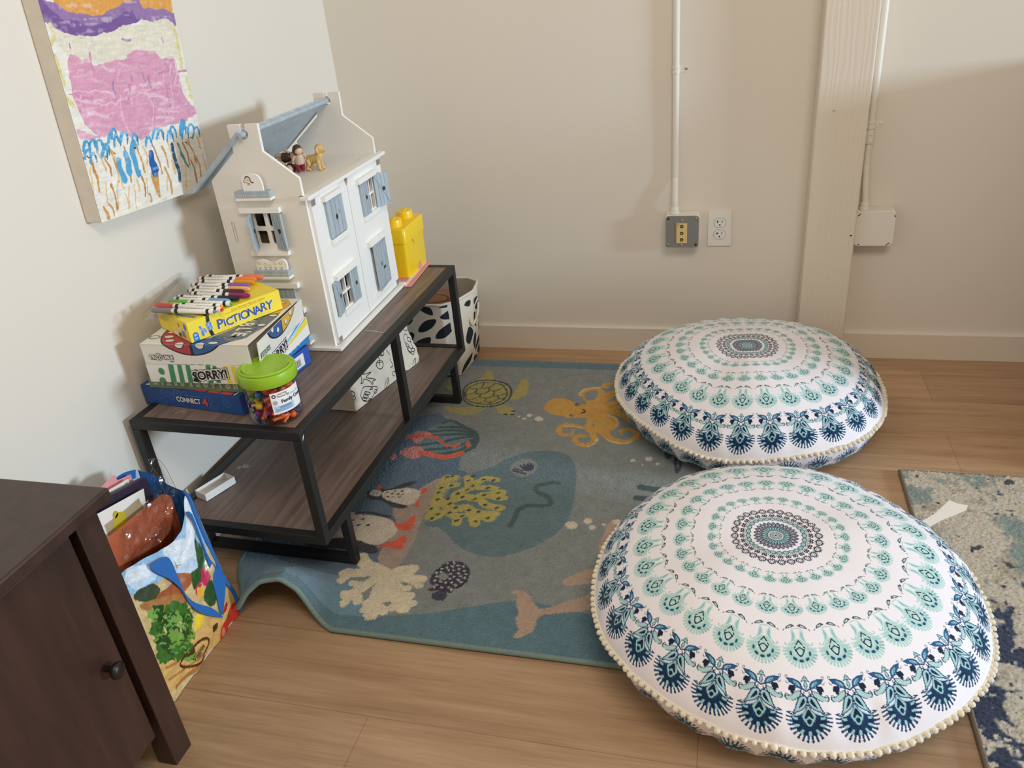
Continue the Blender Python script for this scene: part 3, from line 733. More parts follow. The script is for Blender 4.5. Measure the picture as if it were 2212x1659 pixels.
  ('l','skyw',36,'2677,1225 2728,1326'),
  ('l','sky',110,'3081,1288 3164,1442 3297,1461 3307,1324'),
  ('l','teal',60,'3339,1406 3307,1244'),
  ('l','skyw',36,'3172,1306 3224,1409'),
  ('l','sky',110,'3146,1187 3229,1341 3363,1360 3373,1222'),
  ('l','teal',60,'3406,1304 3373,1141'),
  ('l','skyw',36,'3237,1204 3289,1308'),
  ('l','sky',110,'3382,1246 3466,1402 3604,1421 3614,1282'),
  ('l','teal',60,'3647,1365 3614,1200'),
  ('l','skyw',36,'3476,1264 3528,1368'),
  ('l','sky',110,'3564,1157 3649,1315 3789,1334 3800,1193'),
  ('l','teal',60,'3834,1277 3801,1110'),
  ('l','skyw',36,'3660,1175 3713,1281'),
  ('l','sky',110,'31,1247 100,1378 199,1394 198,1278'),
  ('l','teal',60,'226,1348 193,1209'),
  ('l','skyw',36,'99,1262 142,1350'),
  ('l','sky',110,'155,1173 224,1305 325,1321 324,1203'),
  ('l','teal',60,'352,1273 319,1133'),
  ('l','skyw',36,'223,1188 267,1277'),
  ('l','sky',110,'481,1198 552,1333 656,1349 656,1229'),
  ('l','teal',60,'685,1301 651,1158'),
  ('l','skyw',36,'552,1213 597,1304'),
  ('l','sky',280,'1509,1312 1391,1131 1408,841 1438,690'),
  ('l','sky',280,'931,1066 896,876 952,695'),
  ('l','sky',280,'1186,1164 1168,798'),
  ('l','sky',280,'3295,1535 3141,1280'),
  ('l','cobalt',300,'1961,1009 1927,866 1927,628'),
  ('l','cobalt',300,'1949,803 1983,708'),
  ('l','deepb',190,'2707,1099 2711,854 2741,540 2696,297'),
  ('l','tealg',120,'2937,1095 2978,872 3110,536'),
  ('l','black',50,'102,1288 151,1259'),
  ('l','black',50,'592,1234 645,1203'),
  ('l','black',50,'825,1251 880,1220'),
  ('l','black',50,'1485,1230 1544,1198'),
  ('l','black',50,'3231,1081 3302,1045'),
  ('l','black',50,'3476,1154 3549,1118'),
 ],
 'binf':[
  ('f','k',1,'2800,2650 3206,2661 3281,2387 3000,2460'),
  ('f','k',1,'3512,2327 3787,2512 4024,2605 4115,2543 4079,2261 3872,2205 3673,2214'),
  ('f','k',1,'2681,1780 2779,1999 3038,2201 3377,2228 3207,1956 2900,1777'),
  ('f','k',1,'3265,1547 3360,1775 3645,2005 3947,2103 3847,1813 3589,1583'),
  ('f','k',1,'2453,1215 2647,1464 3078,1590 2957,1284'),
  ('f','k',1,'3509,2674 3943,2749 3931,2693 3728,2626'),
  ('f','k',1,'3893,1485 3892,1736 4022,2000 4122,2003 4111,1715 4019,1581'),
  ('f','k',1,'3277,-166 3394,120 3715,189 3660,-37 3484,-185'),
  ('f','k',1,'2139,2196 2371,2357 2553,2204 2343,2015'),
  ('f','k',1,'2140,1558 2379,1751 2523,1675 2377,1402'),
  ('f','k',1,'3266,1280 3505,1340 3753,1281 3776,1067 3312,1052'),
 ],
 'binr':[
  ('f','k',1,'-1384,2397 -707,2253 -993,2195 -1338,2192'),
  ('f','k',1,'-601,2182 -23,2153 -311,2118'),
  ('f','k',1,'-1232,2026 -860,2086 -265,2003 -216,1844 -714,1778 -1027,1885'),
  ('f','k',1,'-1442,1928 -1143,1812 -1285,1670 -1134,1384 -1054,1251 -1432,1517'),
  ('f','k',1,'-1215,1516 -949,1632 -338,1576 -574,1441'),
  ('f','k',1,'-696,1244 -389,1206 -448,934 -603,892 -732,1035'),
  ('f','k',1,'-195,1105 -248,844 -340,483 -413,661'),
  ('f','k',1,'-1568,837 -1467,1094 -1240,1114 -1140,914 -1377,535'),
  ('f','k',1,'-1363,457 -1053,676 -513,765 -753,506'),
  ('f','k',1,'-1030,266 -790,409 -422,392 -425,263 -806,128'),
  ('f','k',1,'-2634,189 -2390,382 -2015,470 -1651,514 -1826,291 -2295,194'),
  ('f','k',1,'-1512,304 -1149,196 -1181,-4 -1530,29'),
  ('f','k',1,'-2055,41 -1744,165 -1781,70'),
  ('f','k',1,'-1875,2522 -1650,2468 -1721,2287 -1998,2417'),
  ('f','k',1,'-1839,1565 -1578,1365 -1568,1169 -1832,935 -2073,1186'),
  ('f','k',1,'-775,-32 -413,170 -510,42'),
  ('f','k',1,'-5,1840 5,1696 -55,1637'),
 ],
 'vbag':[
  ('l','k',26,'1709,1025 1673,979 1606,964 1526,986 1455,1036 1412,1103 1408,1167 1443,1213 1509,1227 1588,1207 1660,1157 1704,1090 1709,1025'),
  ('l','k',26,'1485,728 1450,674 1390,651 1320,667 1261,715 1227,784 1227,854 1262,907 1321,930 1390,915 1450,867 1485,799 1485,728'),
  ('l','k',26,'1560,1107 1397,1210 1312,1113 1399,946'),
  ('l','k',26,'1399,946 1335,788'),
  ('l','k',26,'1272,1107 1416,1076 1590,1006'),
  ('l','k',26,'1250,893 1425,833'),
  ('l','k',26,'466,885 519,820 472,658 431,642'),
  ('l','k',26,'431,642 514,612 593,696 775,553 801,451 854,437 873,503 1001,488 941,544 764,646 741,696 972,717'),
  ('l','k',26,'615,834 695,794 975,728'),
  ('l','k',26,'343,213 346,350 530,479 799,376 994,262 1019,147 923,146 785,65 694,11 516,43 390,124 343,213'),
  ('l','k',26,'999,118 981,94 948,87 909,99 875,126 854,161 853,195 871,219 904,226 942,215 977,188 998,153 999,118'),
  ('l','k',26,'727,-33 712,-50 683,-53 649,-42 618,-18 599,11 596,38 611,55 640,59 674,47 705,24 725,-6 727,-33'),
  ('l','k',26,'676,339 793,291 789,343 721,366 676,339'),
  ('l','k',26,'544,333 683,234 651,188 512,287 544,333'),
  ('l','k',26,'473,282 606,161 560,134 422,233 473,282'),
  ('l','k',26,'365,226 522,129 474,92 352,183 365,226'),
  ('l','k',26,'-481,886 -460,730 -320,508 -115,373 64,375 21,473'),
  ('l','k',26,'80,491 58,466 17,460 -31,476 -75,509 -101,551 -104,589 -82,614 -42,620 7,604 50,571 77,530 80,491'),
  ('l','k',26,'-183,839 -202,817 -236,812 -277,825 -314,852 -336,887 -338,920 -320,941 -286,947 -245,934 -208,906 -186,871 -183,839'),
  ('l','k',26,'-229,814 -61,615'),
  ('l','k',26,'-430,775 -292,775 -276,656 -425,735'),
  ('l','k',26,'-286,564 -192,587 -114,496 -221,491 -286,564'),
  ('l','k',26,'2750,795 2749,951 2861,1056 3003,1031 3020,932'),
  ('l','k',26,'3121,794 3101,767 3064,757 3020,767 2980,796 2955,834 2953,871 2973,899 3010,909 3054,898 3094,871 3119,832 3121,794'),
  ('l','k',26,'2750,795 2782,597 2977,359 3056,415'),
  ('l','k',26,'3103,459 3087,437 3056,430 3020,440 2987,463 2966,494 2964,524 2980,546 3010,553 3047,544 3080,521 3100,490 3103,459'),
  ('l','k',26,'3034,742 3043,527'),
  ('l','k',26,'2806,847 2911,681 2772,719 2806,847'),
  ('l','k',26,'2794,643 2934,605 2957,448 2832,547 2794,643'),
  ('l','k',26,'3290,1255 3266,1224 3219,1214 3162,1227 3111,1261 3079,1305 3075,1348 3099,1379 3145,1389 3201,1376 3253,1343 3285,1298 3290,1255'),
  ('l','k',26,'3236,1278 3224,1263 3200,1258 3172,1265 3147,1281 3130,1303 3128,1325 3140,1340 3163,1345 3192,1339 3217,1322 3233,1300 3236,1278'),
  ('l','k',26,'2891,1402 2879,1280 3085,1098 3209,1160'),
  ('l','k',26,'3025,1434 3074,1297'),
  ('l','k',26,'2349,1082 2471,1154 2514,1007 2404,980 2349,1082'),
  ('l','k',26,'2569,981 2538,789'),
  ('l','k',26,'2244,772 2471,846 2551,990'),
  ('l','k',26,'2197,897 2347,541'),
  ('l','k',26,'2387,273 2365,236 2327,220 2283,229 2246,260 2225,305 2225,352 2247,388 2285,404 2328,396 2366,365 2387,320 2387,273'),
  ('l','k',26,'2702,1459 2688,1440 2662,1433 2631,1440 2603,1459 2586,1484 2584,1510 2598,1530 2624,1537 2655,1530 2683,1511 2700,1485 2702,1459'),
  ('l','k',26,'1837,760 1876,536 1768,512'),
  ('l','k',26,'1864,1002 1868,873'),
  ('l','k',26,'1967,205 1948,175 1915,163 1876,172 1843,199 1824,237 1824,277 1843,306 1876,318 1914,310 1948,283 1967,244 1967,205'),
  ('l','k',26,'797,891 783,876 755,874 722,885 691,906 671,932 668,955 683,971 710,973 744,962 775,941 794,915 797,891'),
  ('l','k',26,'491,970 656,912'),
  ('l','k',26,'919,1055 1003,1088 712,1106'),
  ('l','k',26,'1117,1107 1105,1088 1083,1080 1058,1086 1037,1103 1025,1127 1025,1151 1037,1170 1059,1178 1083,1173 1105,1156 1117,1132 1117,1107'),
  ('l','k',26,'1378,36 1547,287 1561,124 1447,0'),
  ('l','k',26,'1621,197 1612,19'),
  ('l','k',26,'2879,72 3026,215 3021,29'),
  ('l','k',26,'2595,-57 2578,-72 2544,-73 2501,-58 2461,-31 2435,-1 2430,26 2447,42 2481,42 2524,27 2563,1 2590,-30 2595,-57'),
  ('l','k',26,'-741,808 -511,563 -441,451'),
  ('l','k',26,'-340,371 -352,358 -373,355 -398,364 -421,381 -434,403 -436,424 -424,437 -403,440 -378,432 -355,414 -342,392 -340,371'),
  ('l','k',26,'-221,219 -234,204 -258,201 -287,211 -312,231 -328,256 -330,279 -317,294 -293,297 -264,287 -238,267 -222,242 -221,219'),
  ('l','k',26,'-185,137 -371,339'),
  ('l','k',26,'-667,764 -676,754 -694,753 -715,761 -734,775 -746,792 -748,807 -739,817 -721,818 -700,810 -681,796 -669,779 -667,764'),
  ('l','k',26,'-885,718 -794,632 -836,607 -926,692 -885,718'),
  ('l','k',26,'-772,596 -680,509 -722,483 -813,570 -772,596'),
  ('l','k',26,'-646,454 -535,368 -574,353 -688,428'),
  ('l','k',26,'3159,1619 3263,1447 3373,1374'),
  ('l','k',26,'3402,1568 3275,1493'),
 ],
 'bag':[
  ('f','bskyd',0,'-2216,4217 303,3039 -123,1779 -582,1925 -1183,2286 -1985,2504 -2886,3078'),
  ('f','bsky',1,'-1038,2774 -477,2625 -399,2407 -476,1834 -700,1906 -1103,2255'),
  ('f','bsky',1,'-2000,3103 -1562,2838 -1436,2505 -1707,2517 -2028,2654'),
  ('l','bwhite',260,'-955,2668 -470,2464'),
  ('l','bwhite',260,'-863,2322 -462,2301 -352,2131'),
  ('l','bwhite',260,'-2000,2922 -1651,2766'),
  ('l','bwhite',260,'-32,3282 -77,2856 -399,2407'),
  ('f','tree',1,'-2114,2510 -1985,2578 -1796,2521 -1617,2437 -1554,2228 -1764,2112 -1978,2291'),
  ('f','basket',1,'-1919,2237 -1674,2106 -1338,2189 -1244,2184 -1210,2076 -1490,2016 -1771,2100'),
  ('f','terra',1,'-1102,2215 -673,1862 -794,1748 -1233,1703 -1564,1811 -1733,2007 -1629,2181 -1210,2076'),
  ('f','wood',1,'-2086,2334 -1674,2106 -1187,1780 -1035,1521 -1356,1497 -1792,1907 -2057,2157'),
  ('f','leafd',1,'-228,2426 -174,2064 -263,1733 -585,1563 -839,1586 -700,1906 -444,1887'),
  ('f','radish',1,'-305,1708 -338,1469 -562,1419 -569,1590 -453,1692'),
  ('f','radish',1,'-820,1529 -620,1594 -633,1483 -799,1387'),
  ('f','pepper',1,'-737,1535 -622,1411 -676,1275 -815,1360'),
  ('f','leafd',1,'-476,1425 -316,1367 -351,978 -468,832 -629,939 -675,1232'),
  ('f','board',0,'38,1140 79,762 94,486 196,36 -96,-135 -715,-57 -1494,51 -2211,235 -3085,651 -2801,1130 -2119,881 -1407,727 -1017,845 -456,564'),
  ('f','boardd',0,'-2189,273 -1446,131 -690,-16 -837,-66 -1558,34 -2204,206'),
  ('l','boardd',60,'-2179,781 -1862,652 -1208,527'),
  ('l','boardd',50,'-2239,517 -1751,326 -1115,132'),
  ('f','yel',1,'-955,1037 -765,899 -964,751 -1198,812'),
  ('f','lettuce',1,'-1686,623 -1729,549 -1819,620 -1913,641 -1920,794 -1940,841 -1866,857 -1831,895 -1766,873 -1687,757 -1727,738'),
  ('f','lettuce',1,'-1183,1399 -1217,1346 -1290,1354 -1387,1377 -1359,1484 -1424,1560 -1392,1640 -1286,1645 -1251,1569 -1151,1515 -1124,1430'),
  ('f','lettucel',1,'-1499,1503 -1517,1437 -1640,1502 -1723,1551 -1713,1641 -1831,1757 -1704,1738 -1670,1806 -1613,1721 -1521,1659 -1531,1581'),
  ('f','lettuced',1,'-2031,955 -2029,839 -2141,938 -2216,1000 -2227,1053 -2309,1189 -2185,1152 -2171,1199 -2117,1138 -2016,1083 -2006,1003'),
  ('f','lettuced',1,'-1456,743 -1490,658 -1581,767 -1687,780 -1715,888 -1789,1011 -1653,983 -1621,1006 -1542,994 -1444,915 -1484,861'),
  ('f','lettuced',1,'-1828,845 -1835,765 -1923,831 -2018,816 -2005,939 -2052,1030 -2024,1093 -1978,1123 -1901,1016 -1795,1027 -1828,917'),
  ('f','lettuce',1,'-1824,1637 -1906,1634 -1946,1650 -2026,1677 -2047,1768 -2091,1858 -2001,1848 -2010,1938 -1923,1839 -1820,1830 -1838,1739'),
  ('f','lettuce',1,'-1963,1320 -2025,1292 -2052,1321 -2132,1352 -2156,1422 -2199,1504 -2128,1517 -2117,1608 -2027,1543 -1968,1468 -1957,1385'),
  ('f','lettucel',1,'-1088,1076 -1113,1021 -1235,1094 -1322,1083 -1330,1219 -1433,1348 -1278,1301 -1258,1345 -1198,1293 -1089,1219 -1090,1161'),
  ('f','lettuced',1,'-1159,1342 -1207,1288 -1250,1285 -1332,1336 -1337,1418 -1452,1574 -1362,1579 -1331,1611 -1211,1551 -1125,1422 -1169,1412'),
  ('f','lettuce',1,'-1458,1579 -1489,1511 -1557,1590 -1644,1623 -1665,1664 -1710,1773 -1643,1791 -1588,1845 -1523,1801 -1458,1765 -1459,1646'),
  ('f','lettuce',1,'-1889,1037 -1893,964 -1998,1020 -2080,1047 -2088,1162 -2184,1282 -2084,1281 -2034,1303 -1963,1223 -1889,1180 -1899,1116'),
  ('f','lettuce',1,'-1860,1146 -1821,1002 -1941,1116 -2015,1150 -2023,1243 -2126,1354 -2029,1345 -2003,1412 -1905,1308 -1792,1286 -1826,1182'),
  ('f','lettucel',1,'-1893,1861 -1888,1750 -1970,1789 -2032,1842 -2052,1950 -2095,1998 -2042,2037 -2026,2109 -1931,2010 -1863,1976 -1874,1890'),
  ('f','lettuce',1,'-1915,1499 -1970,1449 -2019,1495 -2103,1557 -2156,1620 -2223,1744 -2124,1738 -2072,1813 -1996,1711 -1907,1627 -1940,1571'),
  ('f','lettuced',1,'-1593,863 -1643,815 -1692,849 -1799,875 -1819,966 -1891,1116 -1777,1094 -1774,1155 -1681,1052 -1565,1047 -1558,921'),
  ('f','lettucel',1,'-1298,1366 -1363,1330 -1437,1361 -1540,1394 -1544,1519 -1603,1615 -1537,1620 -1435,1667 -1414,1586 -1321,1582 -1310,1431'),
  ('f','lettuce',1,'-1328,745 -1401,743 -1443,760 -1548,780 -1559,898 -1593,947 -1550,996 -1534,1087 -1430,957 -1352,897 -1317,825'),
  ('f','lettuce',1,'-1535,889 -1543,785 -1597,840 -1683,887 -1712,976 -1731,1023 -1703,1102 -1670,1179 -1575,1074 -1479,1031 -1476,883'),
  ('f','lettucel',1,'-1870,1456 -1902,1408 -1984,1472 -2066,1488 -2103,1569 -2126,1646 -2096,1705 -2036,1785 -1960,1682 -1880,1628 -1874,1533'),
  ('f','lettuce',1,'-1263,731 -1309,666 -1377,762 -1468,789 -1507,898 -1532,950 -1489,987 -1420,1012 -1358,975 -1257,916 -1244,796'),
  ('f','lettuced',1,'-1504,1404 -1541,1330 -1599,1378 -1664,1420 -1694,1490 -1781,1622 -1667,1604 -1645,1691 -1568,1589 -1501,1522 -1469,1450'),
  ('f','lettucel',1,'-1217,742 -1278,686 -1349,767 -1419,774 -1473,885 -1497,982 -1414,967 -1401,1034 -1312,962 -1228,902 -1239,842'),
  ('f','lettuced',1,'-1694,809 -1724,752 -1822,784 -1889,844 -1924,953 -1992,1071 -1895,1048 -1819,1092 -1781,1018 -1718,963 -1680,886'),
  ('f','lettuced',1,'-1803,1234 -1802,1121 -1898,1201 -1949,1257 -1983,1332 -2057,1423 -1929,1393 -1905,1509 -1865,1384 -1779,1362 -1746,1259'),
  ('f','lettuce',1,'-1400,445 -1413,344 -1496,447 -1593,479 -1611,568 -1637,633 -1603,685 -1534,728 -1469,678 -1387,644 -1426,539'),
  ('f','lettuced',1,'-1563,1166 -1630,1114 -1674,1145 -1767,1171 -1792,1281 -1832,1390 -1796,1435 -1715,1473 -1645,1370 -1575,1295 -1549,1221'),
  ('f','lettuced',1,'-1089,1159 -1082,1027 -1208,1158 -1300,1181 -1318,1285 -1412,1402 -1317,1417 -1290,1463 -1189,1357 -1100,1333 -1115,1243'),
  ('f','lettuce',1,'-1864,1533 -1883,1483 -1992,1529 -2050,1589 -2071,1665 -2167,1775 -2059,1762 -1993,1809 -1936,1754 -1840,1701 -1846,1581'),
  ('f','lettuced',1,'-1581,618 -1588,529 -1705,653 -1784,685 -1818,779 -1897,903 -1811,899 -1760,975 -1677,876 -1615,820 -1617,723'),
  ('f','lettuced',1,'-1236,1207 -1242,1126 -1379,1194 -1457,1202 -1438,1317 -1545,1466 -1469,1460 -1384,1480 -1334,1396 -1245,1356 -1248,1295'),
  ('f','lettucel',1,'-1610,1085 -1609,995 -1724,1071 -1807,1101 -1849,1223 -1900,1338 -1804,1313 -1761,1397 -1690,1297 -1598,1254 -1609,1150'),
  ('f','lettuce',1,'-1219,967 -1244,898 -1326,924 -1393,985 -1412,1042 -1464,1165 -1371,1157 -1359,1265 -1274,1148 -1198,1120 -1214,1022'),
  ('f','lettuce',1,'-1990,1146 -1965,1010 -2073,1085 -2155,1148 -2198,1240 -2223,1321 -2182,1370 -2103,1389 -2039,1322 -1954,1246 -1939,1184'),
  ('f','lettuced',1,'-1142,1091 -1218,1074 -1281,1125 -1374,1139 -1392,1227 -1422,1293 -1336,1316 -1316,1415 -1262,1295 -1160,1244 -1145,1149'),
  ('f','lettuced',1,'-1767,1722 -1765,1655 -1822,1687 -1930,1707 -1937,1782 -1984,1867 -1892,1873 -1853,1962 -1809,1878 -1712,1807 -1716,1724'),
  ('f','lettuce',1,'-1880,1032 -1907,978 -1957,984 -2061,997 -2033,1105 -2119,1230 -2074,1259 -2021,1328 -1915,1230 -1850,1147 -1849,1080'),
  ('f','lettuce',1,'-1645,739 -1657,650 -1765,771 -1846,797 -1867,865 -1893,951 -1826,957 -1841,1053 -1745,940 -1635,919 -1670,850'),
  ('f','lettucel',1,'-1776,1877 -1784,1804 -1867,1830 -1945,1823 -1956,1951 -1992,2031 -1929,2065 -1880,2076 -1814,2048 -1726,1982 -1770,1927'),
  ('f','lettucel',1,'-1881,1253 -1890,1143 -1999,1235 -2086,1254 -2096,1346 -2175,1497 -2043,1449 -2039,1534 -1962,1443 -1876,1407 -1853,1313'),
  ('f','lettuced',1,'-1697,1800 -1664,1688 -1798,1793 -1898,1768 -1866,1876 -1941,1970 -1876,2002 -1853,2094 -1752,1997 -1646,1926 -1663,1835'),
  ('f','lettucel',1,'-1466,318 -1481,215 -1568,328 -1646,356 -1667,420 -1756,554 -1631,526 -1575,603 -1544,534 -1425,486 -1439,368'),
  ('f','lettuced',1,'-1591,1402 -1615,1328 -1750,1417 -1817,1425 -1828,1518 -1894,1646 -1813,1647 -1801,1741 -1713,1614 -1642,1578 -1620,1520'),
  ('f','lettuce',1,'-1818,821 -1815,711 -1903,760 -1977,838 -1972,911 -2038,995 -1957,993 -1962,1072 -1871,990 -1809,930 -1771,833'),
  ('f','lettuced',1,'-1884,1207 -1893,1130 -2004,1191 -2097,1218 -2087,1308 -2180,1450 -2073,1430 -2013,1502 -1965,1437 -1891,1369 -1863,1275'),
  ('f','lettuce',1,'-1720,669 -1750,625 -1807,614 -1911,651 -1910,798 -1933,827 -1874,855 -1893,944 -1773,863 -1696,801 -1695,722'),
  ('f','lettuce',1,'-1188,1380 -1160,1231 -1273,1343 -1366,1376 -1376,1465 -1407,1543 -1357,1564 -1309,1650 -1256,1540 -1140,1536 -1129,1387'),
  ('f','lettuce',1,'-1158,997 -1230,963 -1313,1027 -1388,1047 -1424,1145 -1474,1241 -1367,1227 -1343,1282 -1261,1253 -1162,1154 -1151,1081'),
  ('f','lettuce',1,'-1416,666 -1382,540 -1539,635 -1587,710 -1641,781 -1636,826 -1598,892 -1586,978 -1476,875 -1394,803 -1410,750'),
  ('f','lettuced',1,'-1381,933 -1433,891 -1483,916 -1564,971 -1599,1071 -1612,1100 -1532,1127 -1543,1247 -1438,1137 -1354,1052 -1366,982'),
  ('f','lettuce',1,'-1985,879 -2019,828 -2104,853 -2183,869 -2206,998 -2239,1080 -2145,1077 -2121,1162 -2042,1086 -1964,1002 -1943,926'),
  ('f','lettuce',1,'-2057,1053 -2064,990 -2147,1053 -2217,1079 -2257,1135 -2287,1226 -2208,1241 -2171,1275 -2102,1247 -2032,1161 -2068,1115'),
  ('f','lettuce',1,'-1327,1588 -1333,1517 -1389,1564 -1486,1602 -1543,1679 -1584,1778 -1490,1780 -1472,1816 -1365,1779 -1291,1670 -1276,1612'),
  ('f','lettuce',1,'-1948,1537 -1948,1447 -2060,1537 -2124,1556 -2141,1638 -2179,1726 -2151,1772 -2079,1806 -2021,1716 -1942,1687 -1923,1579'),
  ('f','lettuce',1,'-1683,804 -1674,701 -1782,815 -1881,799 -1887,921 -1939,1006 -1875,1027 -1834,1131 -1745,1011 -1691,933 -1707,878'),
  ('f','lettucel',1,'-1381,1349 -1397,1285 -1517,1332 -1597,1403 -1619,1500 -1621,1540 -1607,1611 -1545,1645 -1490,1544 -1400,1540 -1404,1431'),
  ('f','lettuced',1,'-1826,995 -1895,975 -1941,978 -2018,1052 -2044,1125 -2095,1220 -1997,1212 -1992,1271 -1919,1202 -1839,1180 -1856,1114'),
  ('f','lettuce',1,'-2103,997 -2120,932 -2172,941 -2270,961 -2253,1054 -2281,1126 -2241,1180 -2180,1210 -2148,1134 -2028,1131 -2038,1020'),
  ('f','lettucel',1,'-1555,959 -1538,865 -1642,929 -1744,924 -1751,1082 -1823,1175 -1743,1194 -1656,1205 -1599,1165 -1547,1080 -1536,1006'),
  ('l','lettucel',34,'-1900,1952 -1812,1959 -1789,1856'),
  ('l','lettuced',34,'-1579,672 -1527,602 -1489,509'),
  ('l','lettuced',34,'-2035,1601 -1967,1575 -1907,1533'),
  ('l','lettucel',34,'-1936,947 -1891,875 -1829,829'),
  ('l','lettucel',34,'-1558,1343 -1504,1283 -1472,1185'),
  ('l','lettucel',34,'-2071,1516 -2003,1489 -1977,1390'),
  ('l','lettuced',34,'-1740,701 -1654,692 -1634,571'),
  ('l','lettucel',34,'-1535,1226 -1485,1157 -1453,1059'),
  ('l','lettuced',34,'-1661,1645 -1595,1608 -1551,1534'),
  ('l','lettuced',34,'-1484,918 -1462,800 -1397,751'),
  ('l','lettucel',34,'-1681,1548 -1625,1495 -1564,1448'),
  ('l','lettuced',34,'-1341,1142 -1262,1118 -1208,1052'),
  ('l','lettucel',34,'-1525,1244 -1476,1174 -1435,1090'),
  ('l','lettuced',34,'-1854,1878 -1776,1867 -1748,1771'),
  ('l','lettuced',34,'-1694,622 -1638,560 -1593,479'),
  ('l','lettucel',34,'-1644,1597 -1560,1592 -1534,1487'),
  ('l','lettuced',34,'-1977,1414 -1924,1361 -1852,1335'),
  ('l','lettuced',34,'-1656,990 -1601,931 -1539,881'),
  ('l','lettuced',34,'-1997,1001 -1947,937 -1897,873'),
  ('l','lettuced',34,'-2009,1632 -1968,1560 -1941,1463'),
  ('l','lettucel',34,'-1244,1273 -1179,1226 -1149,1119'),
  ('l','lettucel',34,'-1697,1574 -1666,1479 -1594,1452'),
  ('l','lettucel',34,'-1673,678 -1615,621 -1519,625'),
  ('l','lettucel',34,'-1564,1593 -1526,1509 -1472,1450'),
  ('l','lettucel',34,'-1464,820 -1410,754 -1319,748'),
  ('l','lettucel',34,'-1953,1060 -1891,1016 -1827,974'),
  ('l','lettucel',34,'-1117,1309 -1044,1273 -1031,1134'),
  ('l','lettuced',34,'-1970,1300 -1911,1254 -1861,1192'),
  ('l','lettucel',34,'-1562,833 -1513,760 -1430,741'),
  ('l','lettuced',34,'-2005,998 -1959,929 -1921,844'),
  ('l','lettucel',34,'-1813,1563 -1774,1484 -1711,1443'),
  ('l','lettucel',34,'-1435,1225 -1377,1169 -1349,1061'),
  ('l','lettucel',34,'-1735,820 -1649,812 -1606,729'),
  ('l','lettucel',34,'-1272,1267 -1231,1181 -1142,1173'),
  ('l','lettuced',34,'-1995,1671 -1916,1663 -1893,1559'),
  ('l','lettucel',34,'-1894,1082 -1842,1021 -1755,1018'),
  ('l','lettucel',34,'-2073,1309 -2009,1273 -1967,1199'),
  ('l','lettuced',34,'-2057,861 -1990,828 -1949,748'),
  ('l','lettuced',34,'-1592,1587 -1519,1563 -1485,1470'),
  ('l','lettuced',34,'-1559,1726 -1535,1620 -1474,1572'),
  ('l','lettuced',34,'-1247,1091 -1169,1063 -1131,969'),
  ('l','lettucel',34,'-1815,1471 -1720,1484 -1672,1417'),
  ('l','lettucel',34,'-1785,1353 -1718,1318 -1688,1220'),
  ('l','lettuced',34,'-1313,1214 -1229,1198 -1164,1149'),
  ('l','lettuced',34,'-1945,1375 -1906,1296 -1843,1256'),
  ('l','lettuced',34,'-1485,946 -1404,926 -1358,846'),
  ('l','lettuced',34,'-1407,925 -1328,900 -1294,799'),
  ('l','lettucel',34,'-1718,1370 -1629,1372 -1578,1308'),
  ('f','tomato',1,'-303,331 -125,426 131,342 121,17 -204,-209 -605,-168 -700,16 -532,246'),
  ('l','leafd',45,'-214,378 -243,230'),
  ('f','tomatol',1,'-472,32 -502,-4 -536,-22 -568,-19 -591,4 -600,42 -595,89 -576,135 -546,170 -512,189 -480,187 -457,164 -447,125 -452,78'),
  ('f','chili',1,'-244,624 -143,595 -273,478 -399,466'),
  ('f','seed',1,'-768,476 -592,435 -693,316 -807,364'),
  ('l','brand',60,'-1492,498 -1349,542 -1124,485 -1003,365 -1044,233 -1199,132 -1364,87 -1608,216 -1807,406 -1844,530 -1706,573 -1548,492 -1467,451 -1419,487'),
 ],
}
BAGC={
 'backpanel':(0.085,'-14840,3872 -14598,3995 -14372,3932 -14110,3827 -14106,3937 -14015,3820 -13561,3493 -13232,3051 -13038,2505 -13203,1910 -14957,3251'),
 'folder':(0.1,'-15600,4113 -14769,4179 -14753,4024 -14459,3911 -14470,3790 -14487,3254 -15391,3671'),
 'paper':(0.115,'-15607,4132 -14640,3994 -14670,3832 -14700,3426 -15522,3785'),
 'book':(0.13,'-15749,4217 -14379,3862 -14340,3668 -14412,3227 -14891,3246 -15740,3718'),
 'photo':(0.146,'-15883,4090 -14674,3799 -14762,3445 -14964,3243 -16040,3510'),
 'terra':(0.164,'-16044,3534 -14404,3499 -14011,3350 -13927,3019 -14141,2508 -14422,2371 -15004,2451 -15974,2967'),
 'filmlow':(0.178,'-16071,3141 -14933,3215 -14676,3130 -14698,2764 -14832,2482 -15446,2647 -16075,2906'),
 'film':(0.172,'-14593,4456 -14369,4325 -14254,4049 -14119,3586 -14017,3246 -14195,2756 -14638,2710 -14681,3466 -14495,3959 -14561,4275'),
 'strap1':(0,'-1547,2825 -1287,2755 -1081,2620 -1084,2121 -1088,1690 -947,1318 -645,912 -463,505 -535,530 -921,1004 -1098,1417 -1141,1857 -1293,2265 -1514,2610'),
 'strap2':(0,'-210,3071 -81,2936 -118,2339 -123,1779 53,1213 60,1078 -436,501 -340,1138 -198,1841 -155,2368 -145,2830'),
 'pipe':(0,'11,3440 78,3202 43,2607 50,1880 58,1123 163,599 136,93'),
 'kmark':(0,'-997,2473 -1016,2277'),
 'kmark2':(0,'-886,2283 -1018,2356 -967,2274'),
}
